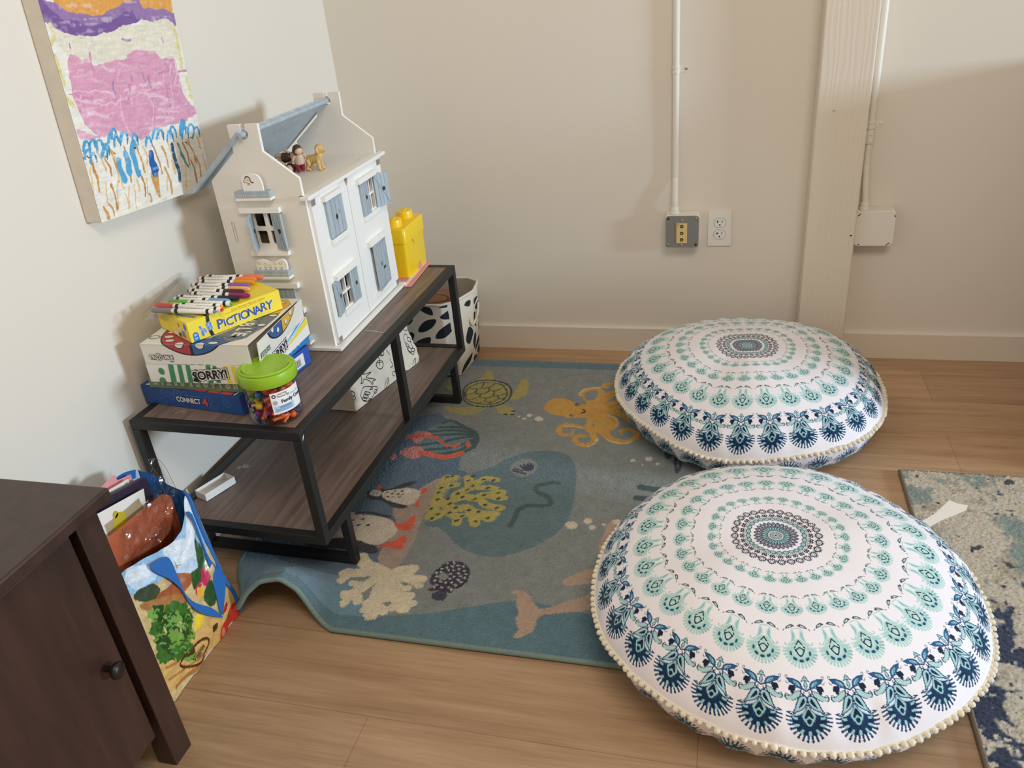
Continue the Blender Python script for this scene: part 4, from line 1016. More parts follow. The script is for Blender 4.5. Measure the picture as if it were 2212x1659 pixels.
# ------------------------------------------------------------------ camera
CAM_P = np.array([1.25635, -2.54923, 1.24900]); YAW, PITCH, ROLL, FPX = -.291761, .486340, -.099127, 1739.27
_f = Vector((math.sin(YAW) * math.cos(PITCH), math.cos(YAW) * math.cos(PITCH), -math.sin(PITCH)))
_r0 = Vector((math.cos(YAW), -math.sin(YAW), 0)); _u0 = _r0.cross(_f)
_r = _r0 * math.cos(ROLL) + _u0 * math.sin(ROLL); _u = _u0 * math.cos(ROLL) - _r0 * math.sin(ROLL)
cd = bpy.data.cameras.new('camera'); cam = bpy.data.objects.new('camera', cd); COL.objects.link(cam)
cam.matrix_world = Matrix(((_r.x, _u.x, -_f.x, CAM_P[0]), (_r.y, _u.y, -_f.y, CAM_P[1]), (_r.z, _u.z, -_f.z, CAM_P[2]), (0, 0, 0, 1)))
cd.sensor_fit = 'HORIZONTAL'; cd.sensor_width = 36.; cd.lens = 36. * FPX / 2212; cd.clip_start = .05
SC.camera = cam

# ------------------------------------------------------------------ light
w = bpy.data.worlds.new('room_light'); SC.world = w; w.use_nodes = True
bg = w.node_tree.nodes['Background']; bg.inputs['Color'].default_value = (1.0, .87, .70, 1); bg.inputs['Strength'].default_value = WORLD
def area(name, loc, target, sx, sy, power, color):
    l = bpy.data.lights.new(name, 'AREA'); l.shape = 'RECTANGLE'; l.size = sx; l.size_y = sy; l.energy = power; l.color = color
    o = bpy.data.objects.new(name, l); COL.objects.link(o); o.location = loc
    o.rotation_euler = (Vector(target) - Vector(loc)).to_track_quat('-Z', 'Y').to_euler()
    return o
area('window_daylight', (7.4, -1.66, 1.52), (0, -1.0, .75), 1.25, .72, KEY, (.62, .815, 1.0))
area('overhead_fill', (1.7, -2.6, 2.55), (1.2, -1.2, 0), 1.1, .7, FILL, (1.0, .92, .82))  # soft warm fill added overhead to brighten the floor near the camera
SC.view_settings.view_transform = 'Standard'; SC.view_settings.look = 'None'; SC.view_settings.gamma = 1.0
SC.view_settings.use_curve_mapping = False; SC.view_settings.exposure = EXPO
SC.cycles.max_bounces = 8; SC.cycles.transparent_max_bounces = 24
SC.cycles.use_denoising = True
SC.cycles.caustics_reflective = False; SC.cycles.caustics_refractive = False

# ------------------------------------------------------------------ setting
M_WALL = mat('wall_paint', (228, 219, 206), .62, bump=(220, .05, .002), vary=(1.3, .015))
M_TRIM = mat('trim_paint', (226, 215, 198), .45, bump=(90, .05, .002))
M_TRIMLIP = mat('trim_paint_lip', (232, 226, 214), .4)
def structure(mb, name, **k):
    return mb.build(name, kind='structure', **k)
structure(MB().box(-.1, 0, -4.6, .1, -.05, 2.6, M_WALL), 'wall_left')
structure(MB().box(-.1, 4.6, 0, .1, -.05, 2.6, M_WALL), 'wall_back')

def floor_material():
    m = bpy.data.materials.new('oak_planks'); m.use_nodes = True; nt = m.node_tree; b = nt.nodes['Principled BSDF']
    b.inputs['Roughness'].default_value = .42
    tc = nt.nodes.new('ShaderNodeTexCoord')
    mp = nt.nodes.new('ShaderNodeMapping'); mp.inputs['Location'].default_value = (.593, 1.617, 0); nt.links.new(tc.outputs['Object'], mp.inputs['Vector'])
    br = nt.nodes.new('ShaderNodeTexBrick'); br.offset = .5; br.inputs['Scale'].default_value = 1
    br.inputs['Brick Width'].default_value = 1.22; br.inputs['Row Height'].default_value = .19; br.inputs['Mortar Size'].default_value = .0009
    br.inputs['Mortar Smooth'].default_value = .1; br.inputs['Bias'].default_value = 0
    br.inputs['Color1'].default_value = (.9, .9, .9, 1); br.inputs['Color2'].default_value = (1.08, 1.06, 1.04, 1); br.inputs['Mortar'].default_value = (.62, .58, .54, 1)
    nt.links.new(mp.outputs['Vector'], br.inputs['Vector'])
    def noise(scale, sc, det=6, dist=0.):
        q = nt.nodes.new('ShaderNodeMapping'); q.inputs['Scale'].default_value = sc; nt.links.new(tc.outputs['Object'], q.inputs['Vector'])
        n = nt.nodes.new('ShaderNodeTexNoise'); n.inputs['Scale'].default_value = scale; n.inputs['Detail'].default_value = det; n.inputs['Distortion'].default_value = dist
        nt.links.new(q.outputs['Vector'], n.inputs['Vector']); return n
    n1 = noise(1, (2.2, 34, 1), 7, .6); n2 = noise(1, (9, 190, 1), 3); n3 = noise(1.6, (1, 3.2, 1), 3, 1.2)
    rp = nt.nodes.new('ShaderNodeValToRGB'); e = rp.color_ramp.elements
    e[0].position = .28; e[0].color = (*lin((146, 112, 84)), 1); e[1].position = .72; e[1].color = (*lin((203, 170, 136)), 1)
    el = rp.color_ramp.elements.new(.5); el.color = (*lin((181, 146, 112)), 1)
    ad = nt.nodes.new('ShaderNodeMath'); ad.operation = 'MULTIPLY_ADD'; ad.inputs[1].default_value = .45
    m2 = nt.nodes.new('ShaderNodeMath'); m2.operation = 'MULTIPLY_ADD'; m2.inputs[1].default_value = .28
    m3 = nt.nodes.new('ShaderNodeMath'); m3.operation = 'MULTIPLY'; m3.inputs[1].default_value = .27
    nt.links.new(n3.outputs['Fac'], m3.inputs[0]); nt.links.new(m3.outputs[0], m2.inputs[2]); nt.links.new(n2.outputs['Fac'], m2.inputs[0])
    nt.links.new(m2.outputs[0], ad.inputs[2]); nt.links.new(n1.outputs['Fac'], ad.inputs[0]); nt.links.new(ad.outputs[0], rp.inputs['Fac'])
    mx = nt.nodes.new('ShaderNodeMix'); mx.data_type = 'RGBA'; mx.blend_type = 'MULTIPLY'; mx.inputs['Factor'].default_value = 1
    nt.links.new(rp.outputs['Color'], mx.inputs['A']); nt.links.new(br.outputs['Color'], mx.inputs['B']); nt.links.new(mx.outputs['Result'], b.inputs['Base Color'])
    bp = nt.nodes.new('ShaderNodeBump'); bp.inputs['Strength'].default_value = .12; bp.inputs['Distance'].default_value = .002
    nt.links.new(n2.outputs['Fac'], bp.inputs['Height']); nt.links.new(bp.outputs['Normal'], b.inputs['Normal'])
    return m
structure(MB().box(-.1, 4.6, -4.6, .1, -.05, 0, floor_material()), 'floor')
PX0, PX1, PD = 1.476, 1.613, .09
def base_run(mb, x0, x1):
    mb.box(x0, x1, -.014, 0, 0, .083, M_TRIM); mb.box(x0, x1, -.0145, 0, .083, .086, M_TRIMLIP)
b = MB(); base_run(b, .014, PX0); base_run(b, PX1, 4.6); structure(b, 'baseboard_back')
structure(MB().box(0, .014, -4.6, 0, 0, .083, M_TRIM).box(0, .0145, -4.6, 0, .083, .086, M_TRIMLIP), 'baseboard_left')
# painted timber post with raised grain
def post_material():
    m = mat('painted_timber', (224, 212, 195), .5); nt = m.node_tree; bs = nt.nodes['Principled BSDF']
    tc = nt.nodes['Texture Coordinate']; mp = nt.nodes.new('ShaderNodeMapping'); mp.inputs['Scale'].default_value = (1, 1, .12); nt.links.new(tc.outputs['Object'], mp.inputs['Vector'])
    wv = nt.nodes.new('ShaderNodeTexWave'); wv.bands_direction = 'X'; wv.inputs['Scale'].default_value = 22; wv.inputs['Distortion'].default_value = 9; wv.inputs['Detail'].default_value = 3; wv.inputs['Detail Scale'].default_value = 1.4
    nt.links.new(mp.outputs['Vector'], wv.inputs['Vector'])
    bp = nt.nodes.new('ShaderNodeBump'); bp.inputs['Strength'].default_value = .16; bp.inputs['Distance'].default_value = .002
    nt.links.new(wv.outputs['Fac'], bp.inputs['Height']); nt.links.new(bp.outputs['Normal'], bs.inputs['Normal'])
    return m
M_HOLE = mat('dark_hole', (24, 22, 20), .9)
b = MB().box(PX0, PX1, -PD, 0, 0, 2.6, post_material())
PB = Basis((PX0, -PD, 0), (1, 0, 0), (0, 0, 1))
b.decal(ngon(.1255, .437, .003, .0025, 8), PB, M_HOLE); b.decal(ngon(.045, .795, .004, .003, 8), PB, mat('filled_hole', (190, 178, 160), .7))
structure(b, 'trim_1', bevel=.004)
# unseen stepped block, added to cast the shadow on the back wall's right
M_SHADOW_BLOCK = mat('shadow_block_brown', (112, 76, 58), .5, vary=(1, .2, (40, 40, 4)))
structure(MB().box(2.19, 3.2, -.34, 0, 0, .91, M_SHADOW_BLOCK).box(2.19, 3.2, -.66, -.34, 0, .52, M_SHADOW_BLOCK), 'shadow_block_right')

# ------------------------------------------------------------------ low shelf unit
M_STEEL = mat('black_powder_steel', (30, 30, 31), .5, bump=(500, .06, .001))
M_SHELFWOOD = mat('dark_ash_laminate', (122, 103, 92), .46, vary=(1, .32, (75, 5, 60)), bump=(1, .0, .001))
M_PEEL = mat('peeled_laminate', (176, 164, 150), .7)
SX, SY, SYAW, SW, SL, SH, SZ = .0174, -1.3162, -.0212, .415, .9747, .4399, .1504
shelf = thing('low_shelf', 'two-tier low shelf with black steel frame and dark wood boards along the left wall', 'shelf', (SX, SY, 0), SYAW)
SM = Matrix.Translation((SX, SY, 0)) @ Matrix.Rotation(SYAW, 4, 'Z')
def sw(a, b, z): return SM @ Vector((a, b, z))
T = .021
def rails(z0, z1):
    mb = MB()
    mb.box(0, SW, 0, T, z0, z1, M_STEEL, SM).box(0, SW, SL - T, SL, z0, z1, M_STEEL, SM)
    mb.box(0, T, T, SL - T, z0, z1, M_STEEL, SM).box(SW - T, SW, T, SL - T, z0, z1, M_STEEL, SM)
    return mb
rails(SH - .022, SH).build('top_frame', shelf, bevel=.0018)
rails(SZ, SZ + .022).build('lower_frame', shelf, bevel=.0018)
mb = MB().box(T, SW - T, T, SL - T, SH - .012, SH - .0008, M_SHELFWOOD, SM)
TB = Basis(SM @ Vector((0, 0, SH - .0008)), SM.to_3x3() @ Vector((1, 0, 0)), SM.to_3x3() @ Vector((0, 1, 0)))
inv = SM.inverted()
def loc2(x, y): q = inv @ Vector((x, y, 0)); return (q.x, q.y)
p, q = loc2(.366, -.832), loc2(.418, -.842)
mb.stroke([p, ((p[0] + q[0]) / 2, (p[1] + q[1]) / 2 + .002), q], .005, TB, M_PEEL)
mb.stroke([loc2(.345, -.80), loc2(.37, -.80)], .0025, TB, M_PEEL)
for k in range(16):
    x, y = .085 + .055 * random.Random(k).random(), -1.275 + .035 * random.Random(k + 50).random()
    a = random.Random(k + 9).uniform(.1, .9); L = random.Random(k + 3).uniform(.008, .022)
    mb.stroke([loc2(x, y), loc2(x + L * math.cos(a), y + L * math.sin(a))], .0018, TB, M_PEEL, smooth=False)
for x, y, r in [(.418, -.59, .004), (.402, -.62, .0025), (.31, -.56, .0018), (.36, -.70, .0015), (.33, -1.0, .0015), (.35, -1.06, .001), (.32, -.385, .004)]:
    mb.decal(ngon(*loc2(x, y), r, r * .7, 9), TB, M_PEEL)
mb.build('top_board', shelf)
mb = MB().box(T, SW - T, T, SL - T, SZ + .006, SZ + .018, M_SHELFWOOD, SM)
LB = Basis(SM @ Vector((0, 0, SZ + .018)), SM.to_3x3() @ Vector((1, 0, 0)), SM.to_3x3() @ Vector((0, 1, 0)))
c0 = loc2(.088, -1.088)
mb.decal([(c0[0] + dx, c0[1] + dy) for dx, dy in [(-.016, -.008), (-.006, -.006), (-.004, .004), (.004, -.004), (.012, .002), (.016, .012), (.008, .01), (.006, .018), (-.001, .012), (-.008, .016), (-.008, .006), (-.017, .004)]], LB, M_PEEL)
mb.build('lower_board', shelf)
for a, bb in [(0, 0), (SW - T, 0), (0, SL - T), (SW - T, SL - T), (0, .503), (SW - T, .503)]:
    mb = MB().box(a, a + T, bb, bb + T, SZ + .022, SH - .022, M_STEEL, SM)
    if a and not bb: mb.decal([(0, 0), (.006, .004), (.010, .012), (.004, .008)], Basis(sw(SW + .0002, .004, SH - .022), SM.to_3x3() @ Vector((0, 1, 0)), (0, 0, 1)), mat('chipped_white', (225, 222, 216), .6))
    mb.build('post', shelf, bevel=.0018)
for bb in (.098, SL - .105):
    mb = MB()
    mb.box(0, T, bb, bb + T, .0145, SZ, M_STEEL, SM).box(SW - T, SW, bb, bb + T, .0145, SZ, M_STEEL, SM).box(T, SW - T, bb, bb + T, .0145, .0345, M_STEEL, SM)
    mb.build('leg', shelf, bevel=.0018)

# ------------------------------------------------------------------ sea-life rug
RPAL = dict(blue=(94, 126, 138), deep=(92, 116, 136), base=(138, 144, 142), ice=(178, 156, 142), whale=(98, 124, 130), eyep=(140, 146, 142), navy=(56, 58, 82), navyb=(50, 47, 60), mouth=(70, 92, 92),
            olive=(176, 164, 92), shell=(176, 172, 118), dkgreen=(52, 66, 52), black=(40, 32, 26), bub=(222, 208, 188), oct=(212, 160, 66), octl=(226, 196, 138), fernb=(108, 134, 140), fern=(62, 86, 90),
            coralp=(222, 138, 128), orange=(232, 98, 62), cream=(224, 212, 192), pgrey=(190, 190, 196), ycoral=(190, 176, 92), wcoral=(228, 214, 184), tail=(186, 158, 138))
RX0, RX1, RY0, RY1, RT = .13, 1.30, -1.425, -.137, .011
nx, ny = 585, 645
gx = np.linspace(RX0, RX1, nx)[:, None] + np.zeros((1, ny)); gy = np.linspace(RY0, RY1, ny)[None] + np.zeros((nx, 1))
jit = .0011
pt = Paint(gx + rng.normal(size=gx.shape) * jit, gy + rng.normal(size=gx.shape) * jit, RPAL['base']).poly([(.05, -1.6), (.05, -1.05), (.28, -1.08), (.42, -1.22), (.46, -1.31), (.56, -1.40), (.52, -1.6)], (114, 148, 168)).trace(TRACE['rug'], RPAL)  # blue corner patch, lightened to put daylight on the buckled hump into the colour
tone = 1 + .09 * rng.normal(size=gx.shape) + .05 * blur2(None, 9, nx, ny) + .03 * blur2(None, 3, nx, ny)
rug_col = pt.c.reshape(nx, ny, 3) * np.clip(tone, .6, 1.5)[..., None]
UB = [0, .1, .2, .35, .53, .75, .9, 1.0]; ZB = [0, .004, .024, .078, .101, .094, .066, .03]
def rug_surface(x, y, h):
    w = sstep(-1.225, -1.43, y)
    u = np.clip((.46 - x) / .33, 0, 1)
    uu = np.linspace(0, 1, 200); zz = np.interp(uu, UB, ZB); k = np.ones(9) / 9; zz = np.convolve(np.pad(zz, 4, 'edge'), k, 'valid')
    z = np.interp(u, uu, zz) * w ** .9
    x3 = np.where(x < .46, .46 - (.46 - x) * (1 - .335 * w), x)
    return np.stack([x3, y + .03 * w * np.sin(PI * u) , z + h], -1)
rug = thing('play_rug', 'blue-grey pile rug with woven octopus, turtle, penguins and whale, front corner buckled up', 'rug', (.75, -.78, 0))
M_PILE = mat('woven_pile', attr='tint', rough=.95, sheen=.25, bump=(900, .6, .004), spec=.1)
M_BIND = mat('rug_binding', (118, 138, 132), .85, bump=(600, .3, .002), vary=(300, .15))
grid_obj('pile', rug_surface(gx, gy, RT + .0007 * np.clip(rng.normal(size=gx.shape), -2.5, 2.5)), rug_col, M_PILE, rug)
kx, ky = 120, 120
hx = np.linspace(RX0, RX1, kx)[:, None] + np.zeros((1, ky)); hy = np.linspace(RY0, RY1, ky)[None] + np.zeros((kx, 1))
grid_obj('backing', rug_surface(hx, hy, .003), None, mat('rug_backing', (150, 134, 112), .95), rug)
ee = [(x, RY0) for x in np.linspace(RX0, RX1, 90)] + [(RX1, y) for y in np.linspace(RY0, RY1, 60)[1:]] + [(x, RY1) for x in np.linspace(RX1, RX0, 60)[1:]] + [(RX0, y) for y in np.linspace(RY1, RY0, 90)[1:-1]]
ee = np.array(ee); MB().tube(rug_surface(ee[:, 0], ee[:, 1], .0065), .0062, M_BIND, 8, smooth=False, closed=True).build('binding', rug, smooth=60)

# ------------------------------------------------------------------ mottled rug at the right edge
nx2, ny2 = 250, 560
gx = np.linspace(1.700, 2.45, nx2)[:, None] + np.zeros((1, ny2)); gy = np.linspace(-2.35, -.674, ny2)[None] + np.zeros((nx2, 1))
n1 = blur2(None, 34, nx2, ny2) + .7 * blur2(None, 14, nx2, ny2) + .55 * blur2(None, 5, nx2, ny2) + .35 * blur2(None, 2, nx2, ny2)
n2 = blur2(None, 40, nx2, ny2) + .7 * blur2(None, 15, nx2, ny2) + .5 * blur2(None, 5, nx2, ny2) + .35 * blur2(None, 2, nx2, ny2)
n3 = blur2(None, 18, nx2, ny2) + .8 * blur2(None, 5, nx2, ny2) + .5 * blur2(None, 2, nx2, ny2)
pr = Paint(gx, gy, (206, 195, 176)); cc = pr.c.reshape(nx2, ny2, 3)
cc[n3 > 1.0] = lin((180, 168, 148)); cc[n2 > .95] = lin((164, 166, 152)); cc[n2 > 1.45] = lin((134, 150, 144))
n4 = blur2(None, 9, nx2, ny2) + .9 * blur2(None, 3, nx2, ny2) + .6 * blur2(None, 20, nx2, ny2); cc[n4 > 2.35] = lin((66, 66, 72))
thr = 1.55 - .95 * sstep(-.9, -1.7, gy)
cc[n1 > thr] = lin((48, 56, 82)); cc[(n1 > thr - .22) & (n1 <= thr)] = lin((120, 130, 140))
cc *= np.clip(1 + .10 * rng.normal(size=gx.shape), .6, 1.4)[..., None]
rug2 = thing('area_rug', 'cream pile rug mottled with navy and sage, at the right edge under the near cushion', 'rug', (2.07, -1.5, 0))
grid_obj('pile', np.stack([gx, gy, .010 + .0009 * rng.normal(size=gx.shape)], -1), cc, M_PILE, rug2)
e2 = [(1.70, -2.35, .006), (1.70, -.674, .006), (2.45, -.674, .006), (2.45, -2.35, .006)]
MB().tube(e2, .0055, mat('taupe_binding', (122, 108, 92), .9, vary=(300, .15)), 8, smooth=False, closed=True).build('binding', rug2)
MB().box(1.70, 2.45, -2.35, -.674, .001, .004, mat('rug_backing')).build('backing', rug2)

# ------------------------------------------------------------------ floor cushions
NS = 28
PW, PD_, PINK = (238, 233, 238), (24, 34, 44), (36, 36, 56)
MINT, MINTL, MINTD, MINTG = (170, 208, 203), (196, 222, 219), (148, 190, 187), (150, 184, 178)
NAVY, BLUE, BLU2, TEAL, TEALL, INKB = (20, 34, 62), (38, 92, 142), (60, 122, 168), (150, 200, 204), (196, 222, 230), (30, 62, 98)
PR = .362; PZS = .106; PZH = .124
def pouf_profile(nt, nb):
    r = PR * np.sin(np.linspace(0, PI / 2, 4000)); z = PZS + PZH * np.clip(1 - (r / PR) ** 3.2, 0, 1) ** .64
    L = np.concatenate([[0], np.cumsum(np.hypot(np.diff(r), np.diff(z)))]); s = np.linspace(.0006, L[-1], nt)
    rt, zt = np.interp(s, L, r), np.interp(s, L, z)
    a = np.linspace(0, PI / 2, nb); rb = .255 + (PR - .255) * np.cos(a); zb = PZS * (1 - np.sin(a))
    return s, rt, zt, rb, zb, L[-1]
NPH, NT, NB = NS * 66, 350, 60
ps, prt, pzt, prb, pzb, PL = pouf_profile(NT, NB)
def paint_sector():
    k = NPH // NS
    th = (np.arange(k) - (k - 1) / 2) * 2 * PI / NPH
    S = np.interp(prt / PR, [0, .235, .36, .545, .775, .885, .990, 1.0], [0, .081, .127, .194, .265, .316, .388, .398])
    X = (th[None] * prt[:, None]) * 1000; Y = (S[:, None] + 0 * th[None]) * 1000
    P = Paint(X, Y, PW)
    def both(fn, pts, *a, cx=0, **kw):
        fn(pts, *a, **kw); fn([(-x, y) for x, y in pts][::-1], *a, **kw)
    # --- medallion
    def ring(r0, r1, rgb): m = (P.v >= r0) & (P.v < r1); P.c[m] = lin(rgb)
    hw = lambda r: r * PI / NS
    ring(0, 2.2, PINK); ring(3.4, 4.4, INKB); ring(5.4, 6.6, PINK); ring(6.6, 8.6, TEAL); ring(8.6, 9.6, PINK)
    P.ell(0, 11.6, .55, 1.3, PINK); ring(13.2, 14.2, PINK); ring(14.2, 22, TEAL)
    P.line([(-hw(14.4), 14.4), (0, 21.8), (hw(14.4), 14.4)], 1.0, PINK, False); ring(22, 23, PINK)
    P.ell(0, 25.2, 1.7, 2.0, PINK); P.ell(hw(25), 25.2, .9, 1.6, PINK); P.ell(-hw(25), 25.2, .9, 1.6, PINK)
    P.poly([(-hw(29), 27.6), (-hw(33) * .9, 33), (0, 38.6), (hw(33) * .9, 33), (hw(29), 27.6)], (120, 124, 146))
    P.line([(-hw(29), 27.6), (-hw(33) * .95, 33), (0, 38.4), (hw(33) * .95, 33), (hw(29), 27.6)], 1.5, PINK)
    P.ell(0, 32, 1.3, 3.0, PW); P.ell(0, 32.4, .9, 2.0, PINK)
    ring(45.4, 51.5, TEAL)
    P.line([(-hw(45), 46.6), (0, 44.4), (hw(45), 46.6)], 1.3, PINK); P.line([(-hw(51), 50.6), (0, 52.4), (hw(51), 50.6)], 1.4, PINK)
    P.line([(-hw(51), 53.4), (0, 55.2), (hw(51), 53.4)], .9, PINK)
    both(P.line, [(hw(48), 46), (hw(48) * .75, 48.4), (hw(48), 50.8)], 1.1, PINK)
    P.ell(0, 59.5, 1.5, 3.0, PINK)
    for sx in (-1, 1):
        P.ell(sx * 3.0, 57.8, 2.3, 1.5, PINK, sx * .6); P.ell(sx * 3.2, 61.6, 2.5, 1.6, PINK, -sx * .6); P.ell(sx * hw(58), 57, 1.0, 2.2, (120, 124, 146))
    P.ell(0, 72.5, 6.6, 6.0, PINK)
    for a in np.linspace(0, 2 * PI, 13, endpoint=False):
        P.line([(6 * math.cos(a), 72.5 + 5.6 * math.sin(a)), (8.0 * math.cos(a), 72.5 + 7.6 * math.sin(a))], 1.5, PINK, False)
    P.ell(0, 72.5, 4.6, 4.0, PW); P.ell(0, 72.5, 3.2, 2.8, PINK); P.ell(0, 72.5, 2.2, 1.9, PW)
    both(P.line, [(hw(70), 70), (hw(70) * .8, 74)], 1.2, PINK)
    # --- three mint rings
    def mint(sc, yb, wide):
        g = lambda x, y: ((x - 925) * sc * wide, yb - (490 - y) * sc * .76)
        R = lambda pts: [g(*q) for q in pts]
        for a in np.linspace(math.radians(-14), math.radians(194), 17):
            c_, s_ = math.cos(a), math.sin(a)
            P.line([g(925 + 150 * c_, 240 + 158 * s_), g(925 + 218 * c_, 240 + 240 * s_)], 29 * sc, MINTD if int(a * 9) % 2 else MINT, False)
        P.ell(0, g(0, 238)[1], 166 * sc * wide, 168 * sc * .76, MINT)
        P.poly(R([(925, 20), (800, 140), (770, 200), (925, 260), (1080, 200), (1050, 140)]), MINT)
        for a in np.linspace(math.radians(-20), math.radians(200), 15):
            c_, s_ = math.cos(a), math.sin(a)
            P.line([g(925 + 62 * c_, 220 + 78 * s_), g(925 + 96 * c_, 226 + 104 * s_)], 13 * sc, MINTL, False)
        for a in np.linspace(math.radians(8), math.radians(172), 5):
            c_, s_ = math.cos(a), math.sin(a); x, y = 925 + 128 * c_, 244 + 136 * s_
            P.line([g(x - 16 * s_, y + 16 * c_), g(x + 16 * s_, y - 16 * c_)], 34 * sc, (28, 78, 112), False)
        dr = [(925, 50), (985, 160), (985, 205), (925, 305), (865, 205), (865, 160)]
        P.poly(R(dr), (176, 214, 214)); P.line(R(dr + dr[:1]), max(20 * sc, 1.3), PD_)
        P.line(R([(880, 205), (925, 165), (970, 205)]), max(15 * sc, 1.1), PD_); P.ell(0, g(0, 243)[1], 32 * sc * wide, 34 * sc * .76, (188, 220, 220))
        both(P.line, R([(985, 190), (960, 130), (1030, 150), (1110, 175), (1150, 190)]), 13 * sc, MINTL)
        lf = [(945, -20), (955, -90), (985, -150), (1010, -110), (1010, -20), (1030, 60), (1060, 120), (1010, 80), (965, 30)]
        both(P.poly, R(lf), MINTL); both(P.poly, R([(965, -20), (970, -80), (988, -115), (998, -60), (1005, 20), (1020, 70), (990, 40)]), (146, 194, 200))
        both(P.line, R([(1040, 90), (1075, 130), (1110, 120), (1100, 90)]), 11 * sc, MINTD)
        k2 = [(945, -215), (985, -245), (1040, -215), (1075, -160), (1030, -165), (985, -190)]
        both(P.poly, R(k2), (62, 76, 84)); both(P.poly, R([(985, -222), (1025, -205), (1045, -180), (1000, -195)]), (206, 224, 224))
        both(P.line, R([(1090, -150), (1105, -120)]), 14 * sc, (62, 76, 84), False); both(P.line, R([(928, -175), (960, -165), (985, -160)]), 10 * sc, MINTD)
    mint(.0500, 127, 1.10); mint(.0745, 194, 1.10); mint(.1050, 265, 1.12)
    # --- navy vine
    v = lambda pts: [((x - 965) * .1185, 277 + (y - 600) * .116) for x, y in pts]
    P.poly(v([(965, 600), (1018, 686), (990, 676), (940, 676), (912, 686)]), TEAL, False); P.line(v([(965, 600), (1018, 686), (965, 668), (912, 686), (965, 600)]), 1.25, INKB, False)
    P.ell(0, v([(0, 728)])[0][1], 2.5, 6.2, TEAL); P.line(v([(965, 675), (944, 730), (965, 790), (986, 730), (965, 675)]), 1.2, INKB)
    wg = [(1012, 765), (1035, 700), (1105, 658), (1195, 652), (1165, 705), (1095, 750), (1030, 790)]
    both(P.poly, v(wg), BLUE); both(P.poly, v([(1035, 760), (1060, 705), (1120, 680), (1095, 725)]), TEAL); both(P.line, v(wg + wg[:1]), 1.2, INKB)
    both(P.line, v([(1060, 745), (1110, 690)]), 1.0, BLUE)
    both(P.line, v([(1180, 655), (1215, 640), (1205, 610), (1185, 625)]), 1.3, INKB); both(P.line, v([(1165, 690), (1195, 725), (1215, 700)]), 1.3, INKB)
    for q in [(1120, 770, 26), (1160, 765, 24), (1175, 800, 24), (1150, 830, 24), (1130, 800, 26)]:
        x, y = v([q[:2]])[0]; P.ell(x, y, q[2] * .116, q[2] * .116, NAVY); P.ell(-x, y, q[2] * .116, q[2] * .116, NAVY)
    lf = [(1030, 805), (1110, 830), (1175, 880), (1235, 890), (1248, 920), (1200, 948), (1120, 925), (1055, 870)]
    both(P.poly, v(lf), (172, 208, 206)); both(P.line, v(lf + lf[:1]), 1.25, INKB); both(P.line, v([(1248, 920), (1240, 870), (1200, 875)]), 1.2, INKB)
    both(P.line, v([(970, 810), (1000, 785), (1035, 800), (1030, 845), (1000, 850), (1000, 825)]), 1.5, INKB)
    both(P.line, v([(975, 815), (1060, 770), (1110, 775)]), 1.1, BLUE)
    # --- big navy fans
    f = lambda pts: [((x - 1000) * .1165, 309 + (y - 885) * .1135) for x, y in pts]
    for i, a in enumerate(np.linspace(math.radians(-20), math.radians(200), 18)):
        c_, s_ = math.cos(a), math.sin(a)
        P.line(f([(1000 + 222 * c_, 1275 + 222 * s_), (1000 + 296 * c_, 1275 + 292 * s_)]), 3.3, INKB if i % 3 else BLUE, False)
        P.ell(*f([(1000 + 290 * c_, 1275 + 286 * s_)])[0], 2.0, 2.0, INKB)
    P.poly(f([(782, 1190), (850, 1180), (920, 1120), (1000, 1000), (1080, 1120), (1150, 1180), (1218, 1190), (1225, 1290), (1190, 1390), (1110, 1465), (1000, 1495), (890, 1465), (810, 1390), (775, 1290)]), (24, 62, 104))
    for i, a in enumerate(np.linspace(math.radians(-12), math.radians(192), 13)):
        c_, s_ = math.cos(a), math.sin(a); x, y = 1000 + 182 * c_, 1285 + 180 * s_
        P.line(f([(x - 19 * c_, y - 19 * s_), (x + 19 * c_, y + 19 * s_)]), 4.2, (TEAL if i % 2 == 0 else NAVY), False)
    for a in np.linspace(math.radians(-22), math.radians(202), 19):
        c_, s_ = math.cos(a), math.sin(a)
        P.line(f([(1000 + 98 * c_, 1265 + 108 * s_), (1000 + 142 * c_, 1275 + 146 * s_)]), 1.9, NAVY, False)
    dr = [(1000, 1020), (1082, 1170), (1082, 1250), (1000, 1365), (918, 1250), (918, 1170)]
    P.poly(f(dr), TEAL); P.line(f(dr + dr[:1]), 1.2, INKB)
    P.poly(f([(1000, 1090), (1055, 1200), (1060, 1245), (1030, 1240), (1000, 1205), (970, 1240), (940, 1245), (945, 1200)]), NAVY); P.ell(*f([(1000, 1285)])[0], 3.9, 4.6, NAVY); P.line(f([(1000, 1262), (1000, 1310)]), .9, BLUE)
    both(P.line, f([(1003, 1000), (1050, 1100), (1130, 1175), (1240, 1205)]), 3.3, (196, 214, 226)); both(P.line, f([(1005, 1012), (1045, 1115), (1120, 1190), (1235, 1222)]), 1.2, INKB)
    lf = [(1010, 985), (1006, 905), (1045, 880), (1108, 910), (1146, 1000), (1170, 1090), (1205, 1168), (1118, 1122), (1052, 1068)]
    both(P.poly, f(lf), (164, 206, 212)); both(P.poly, f([(1035, 965), (1040, 925), (1062, 920), (1090, 980), (1120, 1070), (1080, 1040)]), NAVY); both(P.line, f(lf + lf[:1]), 1.9, INKB)
    both(P.line, f([(1150, 1130), (1200, 1190), (1250, 1185), (1250, 1150), (1228, 1152)]), 1.8, INKB)
    return P.c.reshape(NT, k, 3)
SECT = paint_sector(); TOPC = np.tile(SECT, (1, NS, 1))
